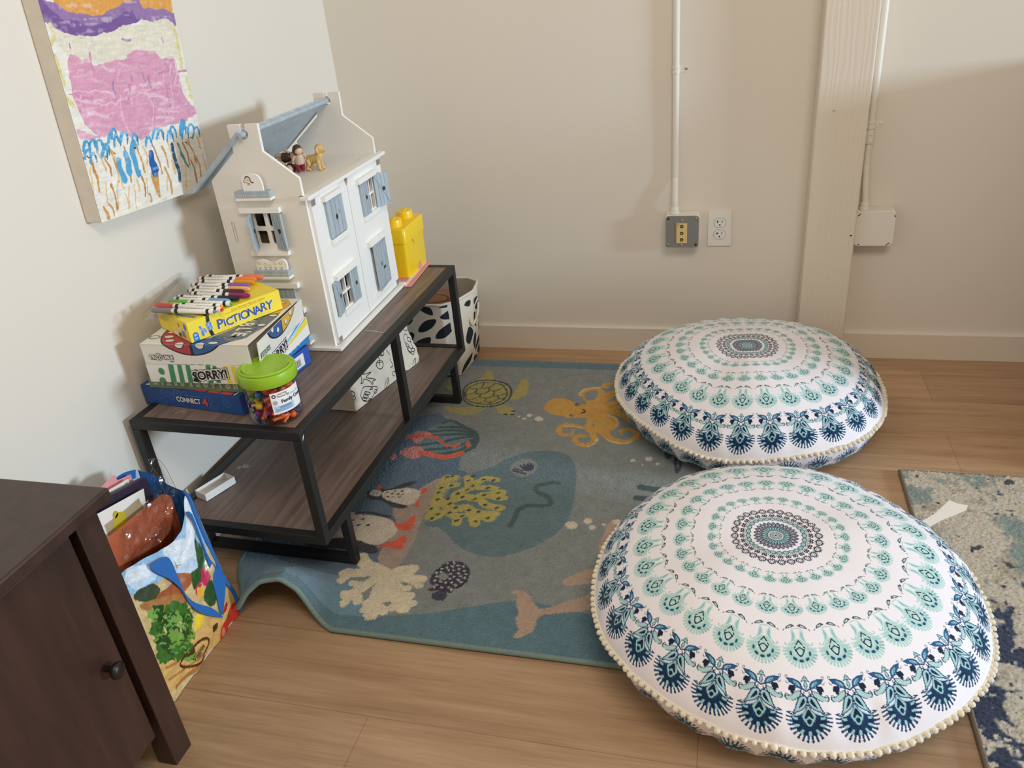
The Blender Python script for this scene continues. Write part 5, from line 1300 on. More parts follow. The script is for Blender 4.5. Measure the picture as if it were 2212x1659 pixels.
# underside repeats the navy fans on white, mirrored about the seam
def underside():
    k = SECT.shape[1]; out = np.zeros((NB, k, 3)); La = np.concatenate([[0], np.cumsum(np.hypot(np.diff(prb), np.diff(pzb)))])
    for i, d in enumerate(La): out[i] = SECT[int(np.clip((1 - d / PL) * (NT - 1), 0, NT - 1))]
    return np.tile(np.roll(out, k // 2, 1), (1, NS, 1))
BOTC = underside()
M_CLOTH = mat('printed_microfibre', attr='tint', rough=.85, sheen=.15, bump=(700, .12, .001), spec=.2)
M_POM = mat('cream_pompom', (236, 226, 204), .95, bump=(900, .5, .002), sheen=.3)
def cushion(label, cx, cy, z0, rot, seed, dips, lean, extra):
    R = np.random.default_rng(seed)
    t = thing('floor_cushion', label, 'cushion', (cx, cy, z0), 0, 'round mandala floor cushions')
    ph = np.arange(NPH) * 2 * PI / NPH + rot
    rr = 1 + sum(R.normal() * .006 * np.cos(k * ph + R.uniform(0, 6)) for k in range(2, 7))
    dz = sum(R.normal() * .004 * np.cos(k * ph + R.uniform(0, 6)) for k in range(2, 8))
    for a0, wd, am in dips: dz = dz + am * np.exp(-((np.angle(np.exp(1j * (ph - a0)))) / wd) ** 2)
    dz = dz + lean[1] * np.cos(ph - lean[0])
    wr = sum(R.normal() * np.cos(k * ph + R.uniform(0, 6)) for k in (17, 23, 31, 38, 47)) * .0011
    e = (prt / PR)[:, None]
    def place(r, z, env, wre):
        return np.stack([cx + extra * (1 - np.clip(r / PR, 0, 1) ** 2) * (z > PZS) + r * rr[None] * np.cos(ph)[None], cy + r * rr[None] * np.sin(ph)[None], z0 + z + dz[None] * env + wr[None] * wre], -1)
    soft = .004 * np.sin(3 * ph + R.uniform(0, 6))[None] * np.sin(PI * e) + .0035 * np.cos(5 * ph + R.uniform(0, 6))[None] * np.sin(PI * e ** 1.5)
    top = place(prt[:, None], pzt[:, None] + soft, e ** 3, np.exp(-((e - .95) / .06) ** 2))
    grid_obj('cover_top', top, TOPC, M_CLOTH, t, wrap=True)
    zf = (pzb / PZS)[:, None]
    bot = place(prb[:, None], pzb[:, None], zf ** 1.2, np.sin(PI * zf) * 1.6)
    grid_obj('cover_bottom', bot[::-1], BOTC[::-1], M_CLOTH, t, wrap=True)
    MB().lathe([(.001, .0), (.257, .0)], (cx, cy, z0 + .001), mat('cushion_base', (238, 234, 230), .9), 48).build('base', t)
    rim = top[-1]
    MB().tube(rim[::8], .0032, M_POM, 6, smooth=False, closed=True).build('trim_tape', t, smooth=60)
    N = 156; far = MB(); proto = None
    dist = []
    for k in range(N):
        i = int(k * NPH / N); p = rim[i]; o = np.array([math.cos(ph[i]), math.sin(ph[i]), 0]) * .0050
        dist.append((np.linalg.norm(p - CAM_P), k, p + o + np.array([0, 0, -.001])))
    dist.sort(key=lambda q: q[0])
    for n, (d, k, p) in enumerate(dist):
        s = 1 + .1 * R.normal()
        if n < 96:
            if proto is None:
                mbp = MB().ball((0, 0, 0), .0055, M_POM, 14)
                mbp.v = [tuple(np.array(q) * (1 + .07 * R.normal())) for q in mbp.v]
                proto = mbp.build('pompom', t, smooth=80, world=False); o = proto
            else: o = proto.copy(); COL.objects.link(o); o.parent = t
            o.location = (p[0] - cx, p[1] - cy, p[2] - z0); o.scale = (s, s, s); o.rotation_euler = (R.uniform(0, 6), R.uniform(0, 6), 0)
        else: far.ball(p, .0055, M_POM, 10)
    far.build('pompom', t, smooth=80, kind='stuff')
    return t
c1 = cushion('round white and blue mandala floor cushion behind, close to the back wall and the post', 1.319, -.453, .014, .06, 3,
             [(-1.9, .5, -.018), (-.2, .35, -.012), (-2.9, .4, .006)], (PI / 2, .004), -.004)
c2 = cushion('round white and blue mandala floor cushion in front, nearest the camera, with fabric tag', 1.378, -1.278, .014, -.02, 11,
             [(-1.3, .5, -.010), (-.45, .4, -.012)], (PI / 2, .006), -.016)
M_TAG = mat('fabric_tag', (238, 234, 226), .85)
MB().prism([(1.655, -1.066), (1.698, -1.026), (1.735, -.978), (1.752, -.990), (1.768, -.992), (1.761, -1.009), (1.707, -1.046), (1.668, -1.080)], Basis((0, 0, .100), (1, 0, .04), (0, 1, .03)), .0012, M_TAG).build('care_tag', c2)
# ------------------------------------------------------------------ wooden dolls' house
M_HW = mat('house_white', (233, 228, 219), .45, bump=(160, .04, .001))
M_HT = mat('house_white_trim', (242, 239, 233), .4)
M_HB = mat('house_blue', (170, 181, 188), .5, vary=(1, .12, (60, 60, 8)))
M_HBD = mat('house_blue_groove', (104, 122, 138), .7)
M_HG = mat('hinge_grey', (150, 143, 134), .5, metal=.3)
M_DARK = mat('dark_opening', (52, 46, 44), .8)  # dark colour stands in for the shade inside holes and slots
M_WOOD = mat('plain_birch', (214, 184, 146), .55, vary=(1, .12, (30, 30, 120)))
house = thing('dollhouse', "white wooden dolls' house with blue shutters standing on the shelf", 'dollhouse', (.23, -.735, SH))
GY0, GY1, HZ = -.945, -.521, SH
def gable_outline():
    ky, kr = .958, .0105
    right = [(.3368, .812), (.333, .8125), (.333, .859), (.258, .92), (.2595, .979), (.2285, .979)]
    circ = [(.2225 + kr * math.cos(a), ky + kr * math.sin(a)) for a in np.linspace(math.radians(58), math.radians(-238), 14)]
    left = [(.2165, .979), (.1855, .979), (.1865, .92), (.112, .859)]
    return [(.112, HZ + .001), (.3368, HZ + .001)] + right + circ + left
panes = [rrect(.1965, .2235, .750, .782, .003), rrect(.2315, .2585, .750, .782, .003), rrect(.1965, .2235, .709, .741, .003), rrect(.2315, .2585, .709, .741, .003)]
BG = Basis((0, GY0, 0), (1, 0, 0), (0, 0, 1))
mb = MB().prism(gable_outline(), BG, .009, M_HW, holes=panes, side=M_HT)
mb.stroke([(.136, .762), (.142, .762), (.142, .714), (.136, .714), (.136, .762)], .0012, BG, mat('groove_line', (176, 166, 152), .7), smooth=False)
gable = mb.build('gable_wall', house)
mb = MB().prism(gable_outline(), Basis((0, GY1 - .009, 0), (1, 0, 0), (0, 0, 1)), .009, M_HW, side=M_HT)
mb.build('gable_wall', house)
MB().box(.112, .118, GY0 + .009, GY1 - .009, HZ + .001, .826, M_HW).build('back_panel', house)
MB().box(.100, .357, -.957, -.515, HZ + .0006, HZ + .009, M_HT).build('base_board', house, bevel=.001)
mb = MB().box(.118, .331, GY0 + .009, GY1 - .009, .812, .820, M_HW).box(.331, .353, -.958, -.508, .812, .820, M_HT)
AB = Basis((0, 0, .820), (1, 0, 0), (0, 1, 0))
mb.decal(ngon(.331, -.948, .006, .003, 10), AB, M_DARK); mb.decal(ngon(.331, -.519, .006, .003, 10), AB, M_DARK); mb.decal(ngon(.318, -.60, .002, .0015, 8), AB, M_DARK)
mb.build('attic_floor', house, bevel=.0008)
MB().box(.118, .334, GY0 + .009, GY1 - .009, .628, .635, M_HW).build('middle_floor', house)
mb = MB()
A0, A1 = Vector((.2215, 0, .962)), Vector((.067, 0, .834)); d = (A1 - A0); n = Vector((-d.z, 0, d.x)).normalized()
if n.z < 0: n = -n
q = [A0, A1, A1 + n * .008, A0 + n * .008]
vs = [v + Vector((0, y, 0)) for y in (-.960, -.506) for v in q]
mb.add(vs, [(0, 1, 2, 3), (7, 6, 5, 4), (1, 0, 4, 5), (2, 1, 5, 6), (3, 2, 6, 7), (0, 3, 7, 4)], M_HB)
mb.build('roof_panel', house, bevel=.001)
MB().cyl((.2225, -.961, .958), (.2225, -.505, .958), .0055, M_HB, 14).build('ridge_rod', house, smooth=40)
def shutter(parent, hinge, ang, wd, z0, z1, t=.0055, sgn=1, hole=True, cross=True):
    """hinged slab; ang = world direction of the slab from its hinge"""
    dx = Vector((math.cos(ang), math.sin(ang), 0)); nn = Vector((0, 0, 1)).cross(dx) * sgn
    B = Basis(Vector(hinge) + nn * t, dx if sgn < 0 else dx, (0, 0, 1))
    m = MB(); h = Vector(hinge)
    vs = [h + dx * a + nn * b + Vector((0, 0, z)) for z in (z0, z1) for b in (0, t) for a in (0, wd)]
    m.add(vs, [(0, 1, 3, 2)[::-1], (4, 5, 7, 6), (0, 1, 5, 4), (2, 6, 7, 3), (0, 4, 6, 2), (1, 3, 7, 5)], M_HB)
    for side in (0, 1):
        bb = Basis(h + nn * (t if side else 0), dx, (0, 0, 1)) if (bool(side) == (nn.dot(dx.cross(Vector((0, 0, 1)))) > 0)) else None
        if bb is None:
            bb = Basis(h + nn * (t if side else 0) + dx * wd, -dx, (0, 0, 1))
        for k in range(1, 4): m.rect(wd * k / 4 - .0004, wd * k / 4 + .0004, z0 + .002, z1 - .002, bb, M_HBD, .0002)
        if cross:
            m.stroke([(.002, z1 - .004), (wd - .002, z0 + .004)], .0011, bb, M_HBD, .0003, smooth=False)
        if hole: m.decal(ngon(wd * .62, (z0 + z1) / 2 + .002, .0048, .0055, 14), bb, M_DARK, .0005)
    return m.build('shutter', parent, bevel=.0005)
# side wall dressings
def blockbox(name, parent, x0, x1, y0, y1, z0, z1, m, bev=.0006): return MB().box(x0, x1, y0, y1, z0, z1, m).build(name, parent, bevel=bev)
blockbox('lintel', gable, .170, .272, GY0 - .011, GY0, .785, .797, M_HT)
blockbox('window_sill', gable, .175, .272, GY0 - .011, GY0, .684, .695, M_HT)
shutter(gable, (.190, GY0 - .001, 0), math.radians(286), .034, .700, .784)
shutter(gable, (.2475, GY0 - .002, 0), math.radians(339), .033, .700, .784, sgn=-1)
def planter(z, x0, x1):
    m = MB().box(x0, x1, GY0 - .018, GY0, z, z + .0145, M_HB)
    PBs = Basis((0, GY0 - .018, 0), (1, 0, 0), (0, 0, 1))
    for k in range(14): m.decal(ngon(x0 + .005 + k * (x1 - x0 - .010) / 13, z + .006, .0012, .0012, 6), PBs, M_HT)
    m.box(x0 + .001, x1 + .002, GY0 - .020, GY0, z - .006, z - .0002, M_HT)
    return m.build('planter_box', gable, bevel=.0005)
planter(.8225, .174, .262); planter(.6350, .175, .264); planter(.466, .185, .280)
PBq = Basis((0, GY0 - .012, 0), (1, 0, 0), (0, 0, 1))
top = [(.196, .837), (.246, .837), (.246, .852), (.243, .865), (.235, .873), (.223, .876), (.206, .874), (.197, .866)]
mb = MB().prism(catmull(top[2:], False, 4).tolist()[::1] + [top[0], top[1]], PBq, .0055, M_HT)
ink = mat('ink_brown', (70, 62, 50), .8)
mb.decal(ngon(.2125, .8625, .0052, .0048, 14), PBq, mat('pale_face', (232, 216, 198), .8), .0002)
mb.stroke([(.2065, .8645), (.209, .8685), (.2145, .8690), (.2185, .8660), (.2195, .860), (.2225, .8555), (.2265, .8565)], .0022, PBq, ink, .0003)
mb.stroke([(.2060, .8630), (.2025, .8600), (.2030, .8565), (.2065, .8560)], .0012, PBq, ink, .0003)
mb.stroke([(.2085, .8565), (.213, .8545), (.218, .8560)], .0010, PBq, ink, .0003); mb.stroke([(.211, .8615), (.2125, .8605), (.214, .8615)], .0006, PBq, ink, .0004)
mb.rect(.210, .217, .8495, .8535, PBq, mat('ochre_ink', (206, 182, 120), .8), .0003)
mb.build('plaque', gable)
topq = [(.182, .650), (.261, .650)] + catmull([(.262, .664), (.258, .674), (.248, .677), (.236, .672), (.222, .669), (.208, .674), (.196, .676), (.186, .672), (.182, .662)], False, 4).tolist()
mb = MB().prism(topq, PBq, .0055, M_HT)
for k, (x, z, cname, rgb) in enumerate([(.190, .666, 'ink_ochre', (196, 170, 84)), (.205, .663, 'ink_pink', (226, 168, 160)), (.217, .661, 'ink_pale', (214, 206, 190)), (.231, .665, 'ink_sand', (206, 188, 150)), (.246, .666, 'ink_ochre', (196, 170, 84))]):
    for a in range(6): mb.decal(ngon(x + .0034 * math.cos(a * PI / 3), z + .0032 * math.sin(a * PI / 3), .0014, .0013, 6), PBq, mat(cname, rgb, .8), .0002)
    mb.stroke([(x - .004, .6565), (x, .6545), (x + .004, .6565)], .0009, PBq, ink, .0003, smooth=False); mb.stroke([(x - .003, .6525), (x, .651), (x + .003, .6525)], .0009, PBq, ink, .0003, smooth=False)
mb.build('plaque', gable)
blockbox('lintel', gable, .172, .277, GY0 - .012, GY0, .603, .616, M_HT)
mb = MB().box(.190, .262, GY0 - .006, GY0 - .0002, .49, .600, M_HB); D3 = Basis((0, GY0 - .006, 0), (1, 0, 0), (0, 0, 1))
for k in range(1, 6): mb.rect(.190 + k * .012 - .0004, .190 + k * .012 + .0004, .492, .598, D3, M_HBD)
mb.build('side_door', gable, bevel=.0005)
blockbox('step_block', gable, .185, .279, GY0 - .012, GY0, .540, .552, M_HT); 
# front doors
FX = .345
BF = Basis((FX, 0, 0), (0, 1, 0), (0, 0, 1))
def front_panel(y0, y1, notch_at, holes):
    zt, zb = .8095, .4525
    nr = .0135
    if notch_at == 'r':
        arc = [(y1 - nr * math.cos(a) * .55, zt - nr * 1.35 * math.sin(a)) for a in np.linspace(0, PI / 2, 7)]
        poly = [(y0, zb), (y1, zb)] + [(y1, zt - nr * 1.35)] + arc[::-1][1:] + [(y0, zt)]
    else:
        arc = [(y0 + nr * math.cos(a) * .55, zt - nr * 1.35 * math.sin(a)) for a in np.linspace(0, PI / 2, 7)]
        poly = [(y0, zb), (y1, zb), (y1, zt)] + arc[:-1] + [(y0, zt - nr * 1.35)]
    return MB().prism(poly, BF, .0079, M_HT, holes=holes)
def front_bar(name, par, y0, y1, z0, z1, out=.012): return MB().box(FX, FX + out, y0, y1, z0, z1, M_HT).build(name, par, bevel=.0006)
mb = front_panel(-.937, -.7485, 'r', [rrect(-.878, -.8545, .561, .597, .002), rrect(-.849, -.826, .561, .597, .002), rrect(-.878, -.8545, .519, .555, .002), rrect(-.849, -.826, .519, .555, .002)])
mb.rect(-.936, -.916, .792, .806, BF, M_HG); mb.rect(-.936, -.918, .4535, .467, BF, M_HG)
ld = mb.build('left_front_door', house)
front_bar('lintel', ld, -.890, -.797, .789, .801); front_bar('window_sill', ld, -.884, -.797, .6845, .697, .008)
mb = MB().box(FX + .0002, FX + .007, -.881, -.797, .699, .7875, M_HB); S1 = Basis((FX + .007, 0, 0), (0, 1, 0), (0, 0, 1))
for y in (-.86, -.839, -.818): mb.rect(y - .0004, y + .0004, .701, .786, S1, M_HBD)
mb.decal(ngon(-.840, .741, .0055, .0068, 14), S1, M_DARK); mb.decal(ngon(-.8255, .749, .0012, .0055, 8), S1, M_HBD)
mb.build('shutter', ld, bevel=.0005)
front_bar('lintel', ld, -.905, -.785, .602, .614); front_bar('window_sill', ld, -.884, -.800, .5035, .515, .006)
shutter(ld, (FX + .0005, -.874, 0), math.radians(-80), .045, .515, .600, sgn=-1)
shutter(ld, (FX + .0005, -.830, 0), math.radians(90), .044, .515, .600, sgn=-1, cross=False)
mb = front_panel(-.7465, -.533, 'l', [rrect(-.645, -.6265, .740, .777, .002), rrect(-.621, -.602, .740, .777, .002), rrect(-.645, -.6265, .697, .734, .002), rrect(-.621, -.602, .697, .734, .002)])
mb.rect(-.556, -.534, .792, .806, BF, M_HG); mb.rect(-.552, -.534, .4535, .467, BF, M_HG)
rd = mb.build('right_front_door', house)
front_bar('lintel', rd, -.700, -.590, .779, .791); front_bar('window_sill', rd, -.690, -.590, .681, .693, .006)
shutter(rd, (FX + .0005, -.687, 0), math.radians(90), .042, .692, .778, sgn=-1, cross=False)
shutter(rd, (FX + .0005, -.598, 0), math.radians(62), .046, .692, .778, sgn=-1)
front_bar('lintel', rd, -.697, -.588, .614, .627); front_bar('door_step', rd, -.692, -.585, .474, .4865, .006)
mb = MB(); B5 = Basis((FX + .014, -.683, 0), (-.10, 1, 0), (0, 0, 1))
mb.prism([(0, .488), (.094, .488), (.094, .613), (0, .613)], B5, .006, M_HB)
mb.stroke([(.006, .494), (.088, .494), (.088, .607), (.006, .607), (.006, .494)], .001, B5, M_HBD, smooth=False)
for y in (.026, .047, .068): mb.rect(y - .0004, y + .0004, .495, .606, B5, M_HBD)
mb.decal(ngon(.036, .553, .0055, .0062, 14), B5, M_HBD); mb.rect(.046, .064, .534, .541, B5, M_DARK)
mb.build('blue_door', rd, bevel=.0005)
# furniture glimpsed through the side window is left as a plain ledge
MB().box(.125, .30, -.86, -.80, .636, .705, M_WOOD).box(.125, .30, -.80, -.74, .636, .73, mat('brown_toy_wood', (116, 74, 48), .6)).build('inner_ledge', house)

# ------------------------------------------------------------------ toys in the attic
def union(o, vox, sm=4):
    r = o.modifiers.new('union', 'REMESH'); r.mode = 'VOXEL'; r.voxel_size = vox; r.use_smooth_shade = True
    s = o.modifiers.new('soften', 'SMOOTH'); s.factor = .5; s.iterations = sm
M_DOG = mat('tan_plastic', (206, 174, 112), .4, bump=(260, .5, .0015), vary=(140, .10))
az = .8204
dog = MB()
cx, cy = .247, -.705
dog.tube([(cx - .016, cy, az + .027), (cx, cy, az + .028), (cx + .014, cy, az + .031), (cx + .018, cy, az + .044), (cx + .0195, cy, az + .050)], [.0100, .0112, .0122, .0092, .0085], M_DOG, 12)
dog.ball((cx + .021, cy, az + .052), .0125, M_DOG, 12, (1, .95, 1)); dog.ball((cx + .031, cy, az + .049), .0075, M_DOG, 10, (1.05, .9, .9)); dog.ball((cx + .036, cy, az + .050), .0022, M_DOG, 8)
for s in (-1, 1):
    dog.tube([(cx + .019, cy + s * .009, az + .058), (cx + .018, cy + s * .012, az + .050), (cx + .020, cy + s * .0115, az + .043)], [.003, .0042, .0028], M_DOG, 8)
    dog.tube([(cx + .014, cy + s * .0062, az + .028), (cx + .015, cy + s * .0072, az + .015), (cx + .016, cy + s * .0075, az + .004)], [.0065, .0054, .0048], M_DOG, 8)
    dog.ball((cx + .018, cy + s * .0075, az + .0035), .0046, M_DOG, 8, (1.4, 1, .9))
    dog.tube([(cx - .014, cy + s * .0062, az + .027), (cx - .011, cy + s * .0078, az + .018), (cx - .017, cy + s * .0078, az + .011), (cx - .015, cy + s * .0078, az + .003)], [.0080, .0064, .0048, .0046], M_DOG, 8)
    dog.ball((cx - .012, cy + s * .0078, az + .0034), .0046, M_DOG, 8, (1.4, 1, .9))
dog.tube([(cx - .022, cy, az + .031), (cx - .030, cy, az + .037), (cx - .033, cy, az + .045)], [.004, .0034, .002], M_DOG, 8)
dogt = thing('toy_dog', "small tan plastic toy dog standing on the dolls' house attic floor", 'toy animal', (cx, cy, az), 0)
o = dog.build('body', dogt); union(o, .0011)
M_RED = mat('red_painted_wood', (140, 34, 48), .4); M_HAIR = mat('dark_brown_painted_wood', (74, 46, 40), .4); M_SKIN = mat('bare_doll_wood', (220, 182, 146), .5, vary=(1, .1, (40, 40, 160))); M_LIN = mat('pale_painted_wood', (206, 178, 160), .5)
def wooden_doll(label, loc, rot, legm, hairm, topm):
    t = thing('wooden_doll', label, 'toy doll', loc, 0, 'wooden dolls in the attic'); t.rotation_euler = rot
    m = MB()
    for s in (-1, 1): m.lathe([(.0035, 0), (.005, .001), (.0062, .014), (.0075, .027)], (s * .0062, 0, 0), legm, 12)
    m.build('leg', t, smooth=50, world=False)
    MB().lathe([(.0100, .025), (.0130, .026), (.0125, .034), (.010, .044), (.0085, .0475), (.0045, .049)], (0, 0, 0), topm, 16).build('torso', t, smooth=50, world=False)
    m = MB()
    for s in (-1, 1): m.tube([(s * .010, 0, .046), (s * .0155, .001, .038), (s * .0165, .004, .030)], [.0036, .0034, .003], M_SKIN, 8)
    m.build('arm', t, smooth=60, world=False)
    MB().ball((0, 0, .0575), .0105, M_SKIN, 14).build('head', t, smooth=80, world=False)
    m = MB()
    prof = [(.0112, .050), (.0122, .055), (.0120, .060), (.0098, .066), (.0055, .0696), (.0001, .0705)]
    m.lathe(prof, (0, .0042, 0), hairm, 16, None, (False, False))
    m.build('hair', t, smooth=60, world=False)
    return t
wooden_doll("wooden doll with dark red legs leaning beside the toy dog", (.216, -.724, az + .0035), (.38, -.10, .9), M_RED, M_HAIR, M_LIN)
wooden_doll("bare-legged wooden doll lying behind the red-legged doll", (.146, -.712, az + .0320), (.25, PI / 2 - .12, .15), M_SKIN, M_HAIR, M_HAIR)
wooden_doll("wooden doll in grey swirl trousers lying lowest in the attic pile", (.136, -.735, az + .0115), (.1, PI / 2, .12), mat('grey_swirl_paint', (118, 110, 108), .5, vary=(260, .55)), M_HAIR, M_SKIN)

# ------------------------------------------------------------------ yellow brick box on a pink folder
M_YEL = mat('yellow_plastic', (244, 204, 22), .33, coat=.2)
M_PINKP = mat('pink_card', (226, 152, 158), .6); M_WPAP = mat('white_paper', (236, 230, 222), .7)
fl = [(.240, -.330), (.240, -.513), (.3590, -.513), (.3590, -.537), (.3795, -.534), (.369, -.330)]
mb = MB().prism(fl, Basis((0, 0, SH + .0038), (1, 0, 0), (0, 1, 0)), .0033, M_PINKP)
mb.decal([(.353, -.512), (.3615, -.535), (.3665, -.535), (.3580, -.335), (.349, -.335)], Basis((0, 0, SH + .0038), (1, 0, 0), (0, 1, 0)), M_WPAP)
tag(mb.build('folder', None), 'thin pink folder under the yellow toy brick box', 'folder')
bx = thing('storage_box', 'yellow toy-brick storage box with two studs beside the dolls\' house', 'storage box', (.316, -.398, SH + .0046))
bz = SH + .0046
mb = MB()
r = rrect(.276, .3555, -.474, -.324, .010, 4); r2 = rrect(.274, .358, -.476, -.321, .010, 4)
nb = len(r)
vs = [(x, y, bz) for x, y in r] + [(x, y, bz + .112) for x, y in r2]
mb.add(vs, [(i, (i + 1) % nb, nb + (i + 1) % nb, nb + i) for i in range(nb)] + [tuple(range(nb - 1, -1, -1)), tuple(range(nb, 2 * nb))], M_YEL)
# foot arch on the right face
mb.decal([(-.385 + .014 * math.cos(a), bz + .0005 + .020 * math.sin(a)) for a in np.linspace(0, PI, 12)], Basis((.3562, 0, 0), (0, 1, 0), (0, 0, 1)), M_PINKP, .0006)
mb.build('box_body', bx, smooth=50)
mb = MB()
la, lb = rrect(.2715, .3605, -.4785, -.3185, .011, 5), rrect(.274, .358, -.476, -.321, .009, 5); nl = len(la)
vs = [(x, y, bz + .104) for x, y in la] + [(x, y, bz + .1445) for x, y in la] + [(x, y, bz + .148) for x, y in lb]
mb.add(vs, [(i, (i + 1) % nl, nl + (i + 1) % nl, nl + i) for i in range(nl)] + [(nl + i, nl + (i + 1) % nl, 2 * nl + (i + 1) % nl, 2 * nl + i) for i in range(nl)] + [tuple(range(2 * nl, 3 * nl)), tuple(range(nl - 1, -1, -1))], M_YEL)
LBs = Basis((.3612, 0, 0), (0, 1, 0), (0, 0, 1))
mb.prism([(-.4275, bz + .106)] + catmull([(-.424, bz + .100), (-.416, bz + .090), (-.400, bz + .086), (-.384, bz + .090), (-.376, bz + .100)], False, 5).tolist() + [(-.3725, bz + .106)], LBs, .006, M_YEL)
mb.build('lid', bx, smooth=40)
for sy in (-.442, -.355):
    m = MB().lathe([(.0250, 0), (.0242, .018), (.0232, .0205), (.020, .0212), (.0001, .0212)], (.316, sy, bz + .148), M_YEL, 32, None, (False, False))
    B = Basis((.316, sy, bz + .1692), (0, 1, 0), (-1, 0, 0))
    vs, fs = text_mesh('LEGO', .0145, .035)
    k = len(vs)
    allv = [B.p(a, b, .0016) for a, b in vs] + [B.p(a, b, -.0004) for a, b in vs]
    ed = {}
    for f in fs:
        for i in range(len(f)):
            e = (f[i], f[(i + 1) % len(f)]); key = tuple(sorted(e)); ed[key] = None if key in ed else e
    m.add(allv, list(fs) + [(b, a, a + k, b + k) for e in ed.values() if e for a, b in [e]], M_YEL)
    m.build('stud', bx, smooth=35)

# ------------------------------------------------------------------ board games
M_WHITE = mat('print_white', (238, 234, 228), .45); M_BLACK = mat('print_black', (22, 22, 26), .5)
M_CARD = mat('white_card', (232, 226, 216), .45)
def rotz(x, y, a, z=0): return Matrix.Translation((x, y, z)) @ Matrix.Rotation(a, 4, 'Z')
def faces(M, w, d, h):
    R = M.to_3x3(); ex, ey, ez = R @ Vector((1, 0, 0)), R @ Vector((0, 1, 0)), Vector((0, 0, 1))
    return dict(front=Basis(M @ Vector((0, 0, 0)), ex, ez), right=Basis(M @ Vector((w, 0, 0)), ey, ez), top=Basis(M @ Vector((0, 0, h)), ex, ey), left=Basis(M @ Vector((0, d, 0)), -ey, ez))
def outlined(m, s, x, y, size, B, inner, outer, o1=.10, o0=.0, off=.0005, **k):
    m.text(s, x, y, size, B, outer, off, o1, **k); m.text(s, x, y, size, B, inner, off + .0004, o0, **k)
# bottom: blue
M_C4 = mat('box_blue', (36, 78, 142), .42); M_C4D = mat('box_blue_light', (74, 114, 172), .42); M_C4R = mat('print_coral', (226, 82, 72), .42); M_C4E = mat('box_blue_bright', (50, 88, 176), .42)
W, D, H = .270, .256, .0445
M = rotz(.006, -1.2375, math.radians(-7)) @ Matrix.Translation((0, 0, SH + .0009))
F = faces(M, W, D, H); t = thing('board_game', 'blue board game box at the bottom of the stack with pale circle emblems', 'board game', M @ Vector((W / 2, D / 2, 0)), 0, 'board games stacked on the shelf')
mb = MB().box(0, W, 0, D, 0, H, M_C4, M)
for x, z in [(.062, .030), (.081, .026), (.052, .008), (.100, .034), (.184, .026), (.190, .004), (.232, .024), (.30, .0)]:
    if x > .26: continue
    mb.stroke(ngon(x, z, .0098, .0098, 18), .0014, F['front'], M_C4D, .0003, closed=True); mb.stroke(ngon(x, z, .0068, .0068, 16), .0008, F['front'], M_C4D, .0003, closed=True); mb.text('4', x, z, .009, F['front'], M_C4D, .0003, .02)
outlined(mb, 'CONNECT', .1275, .0195, .0170, F['front'], M_WHITE, M_BLACK, .10, .03, sx=.80)
outlined(mb, '4', .1735, .0195, .0270, F['front'], M_C4R, M_BLACK, .06, .03)
mb.rect(.120, .165, .0305, .0325, F['front'], M_C4D, .0003)
for k in range(7):
    x = .012 + k * .034; c_ = M_WHITE if k < 3 else M_C4R
    mb.decal([(x, .003), (x + .029, .003), (x + .033, .013), (x + .004, .013)], F['top'], c_, .0003)
mb.decal([(.252, .004), (.256, .004), (.262, .05), (.258, .05)], F['top'], M_WHITE, .0003)
mb.rect(.0, D, 0, H, F['right'], M_C4E, .0002); mb.rect(.165, .232, .006, .036, F['right'], M_WHITE, .0004)
for k in range(17): mb.rect(.178 + k * .0024, .178 + k * .0024 + (.0006, .0012, .0016)[k % 3], .010, .028, F['right'], M_BLACK, .0006)
mb.rect(.178, .20, .0305, .0325, F['right'], M_BLACK, .0006)
mb.stroke(ngon(.150, .0330 + .03 * 0, .02, .006, 16), .0009, F['top'], M_C4D, .0003, closed=True)
for k in range(6): mb.rect(.158, .160, .006 + k * .003, .0075 + k * .003, F['right'], M_WHITE, .0006)
mb.build('box', t, bevel=.0006)
# second: thin green
M_ME = mat('box_sage', (112, 138, 98), .5); M_MEB = mat('box_sky', (44, 138, 206), .42)
W, D, H = .252, .262, .0255
M = rotz(.040, -1.2475, math.radians(-1.2)) @ Matrix.Translation((0, 0, SH + .0463)); F = faces(M, W, D, H)
t = thing('board_game', 'thin sage green board game box, second from the bottom of the stack', 'board game', M @ Vector((W / 2, D / 2, 0)), 0, 'board games stacked on the shelf')
mb = MB().box(0, W, 0, D, 0, H, M_ME, M)
M_ME2 = mat('print_pale_green', (178, 194, 160), .5)
for s, x0 in (('MIXED', .018), ('EMOTIONS', .108)):
    for k, ch in enumerate(s): outlined(mb, ch, x0 + k * (.0172 if s == 'MIXED' else .0185), .0125 - .004 * (s == 'EMOTIONS') * 0, .0125, F['front'], M_ME, M_WHITE, .10, -.012)
mb.rect(0, W, 0, D, F['top'], mat('box_red_top', (170, 74, 60), .5), .0002)
mb.rect(0, D, 0, H, F['right'], M_MEB, .0002)
for k, ch in enumerate('EMOTIONS'): outlined(mb, ch, .085 + k * .0185, .0125, .0125, F['right'], M_MEB, M_WHITE, .07, -.012)
mb.build('box', t, bevel=.0006)
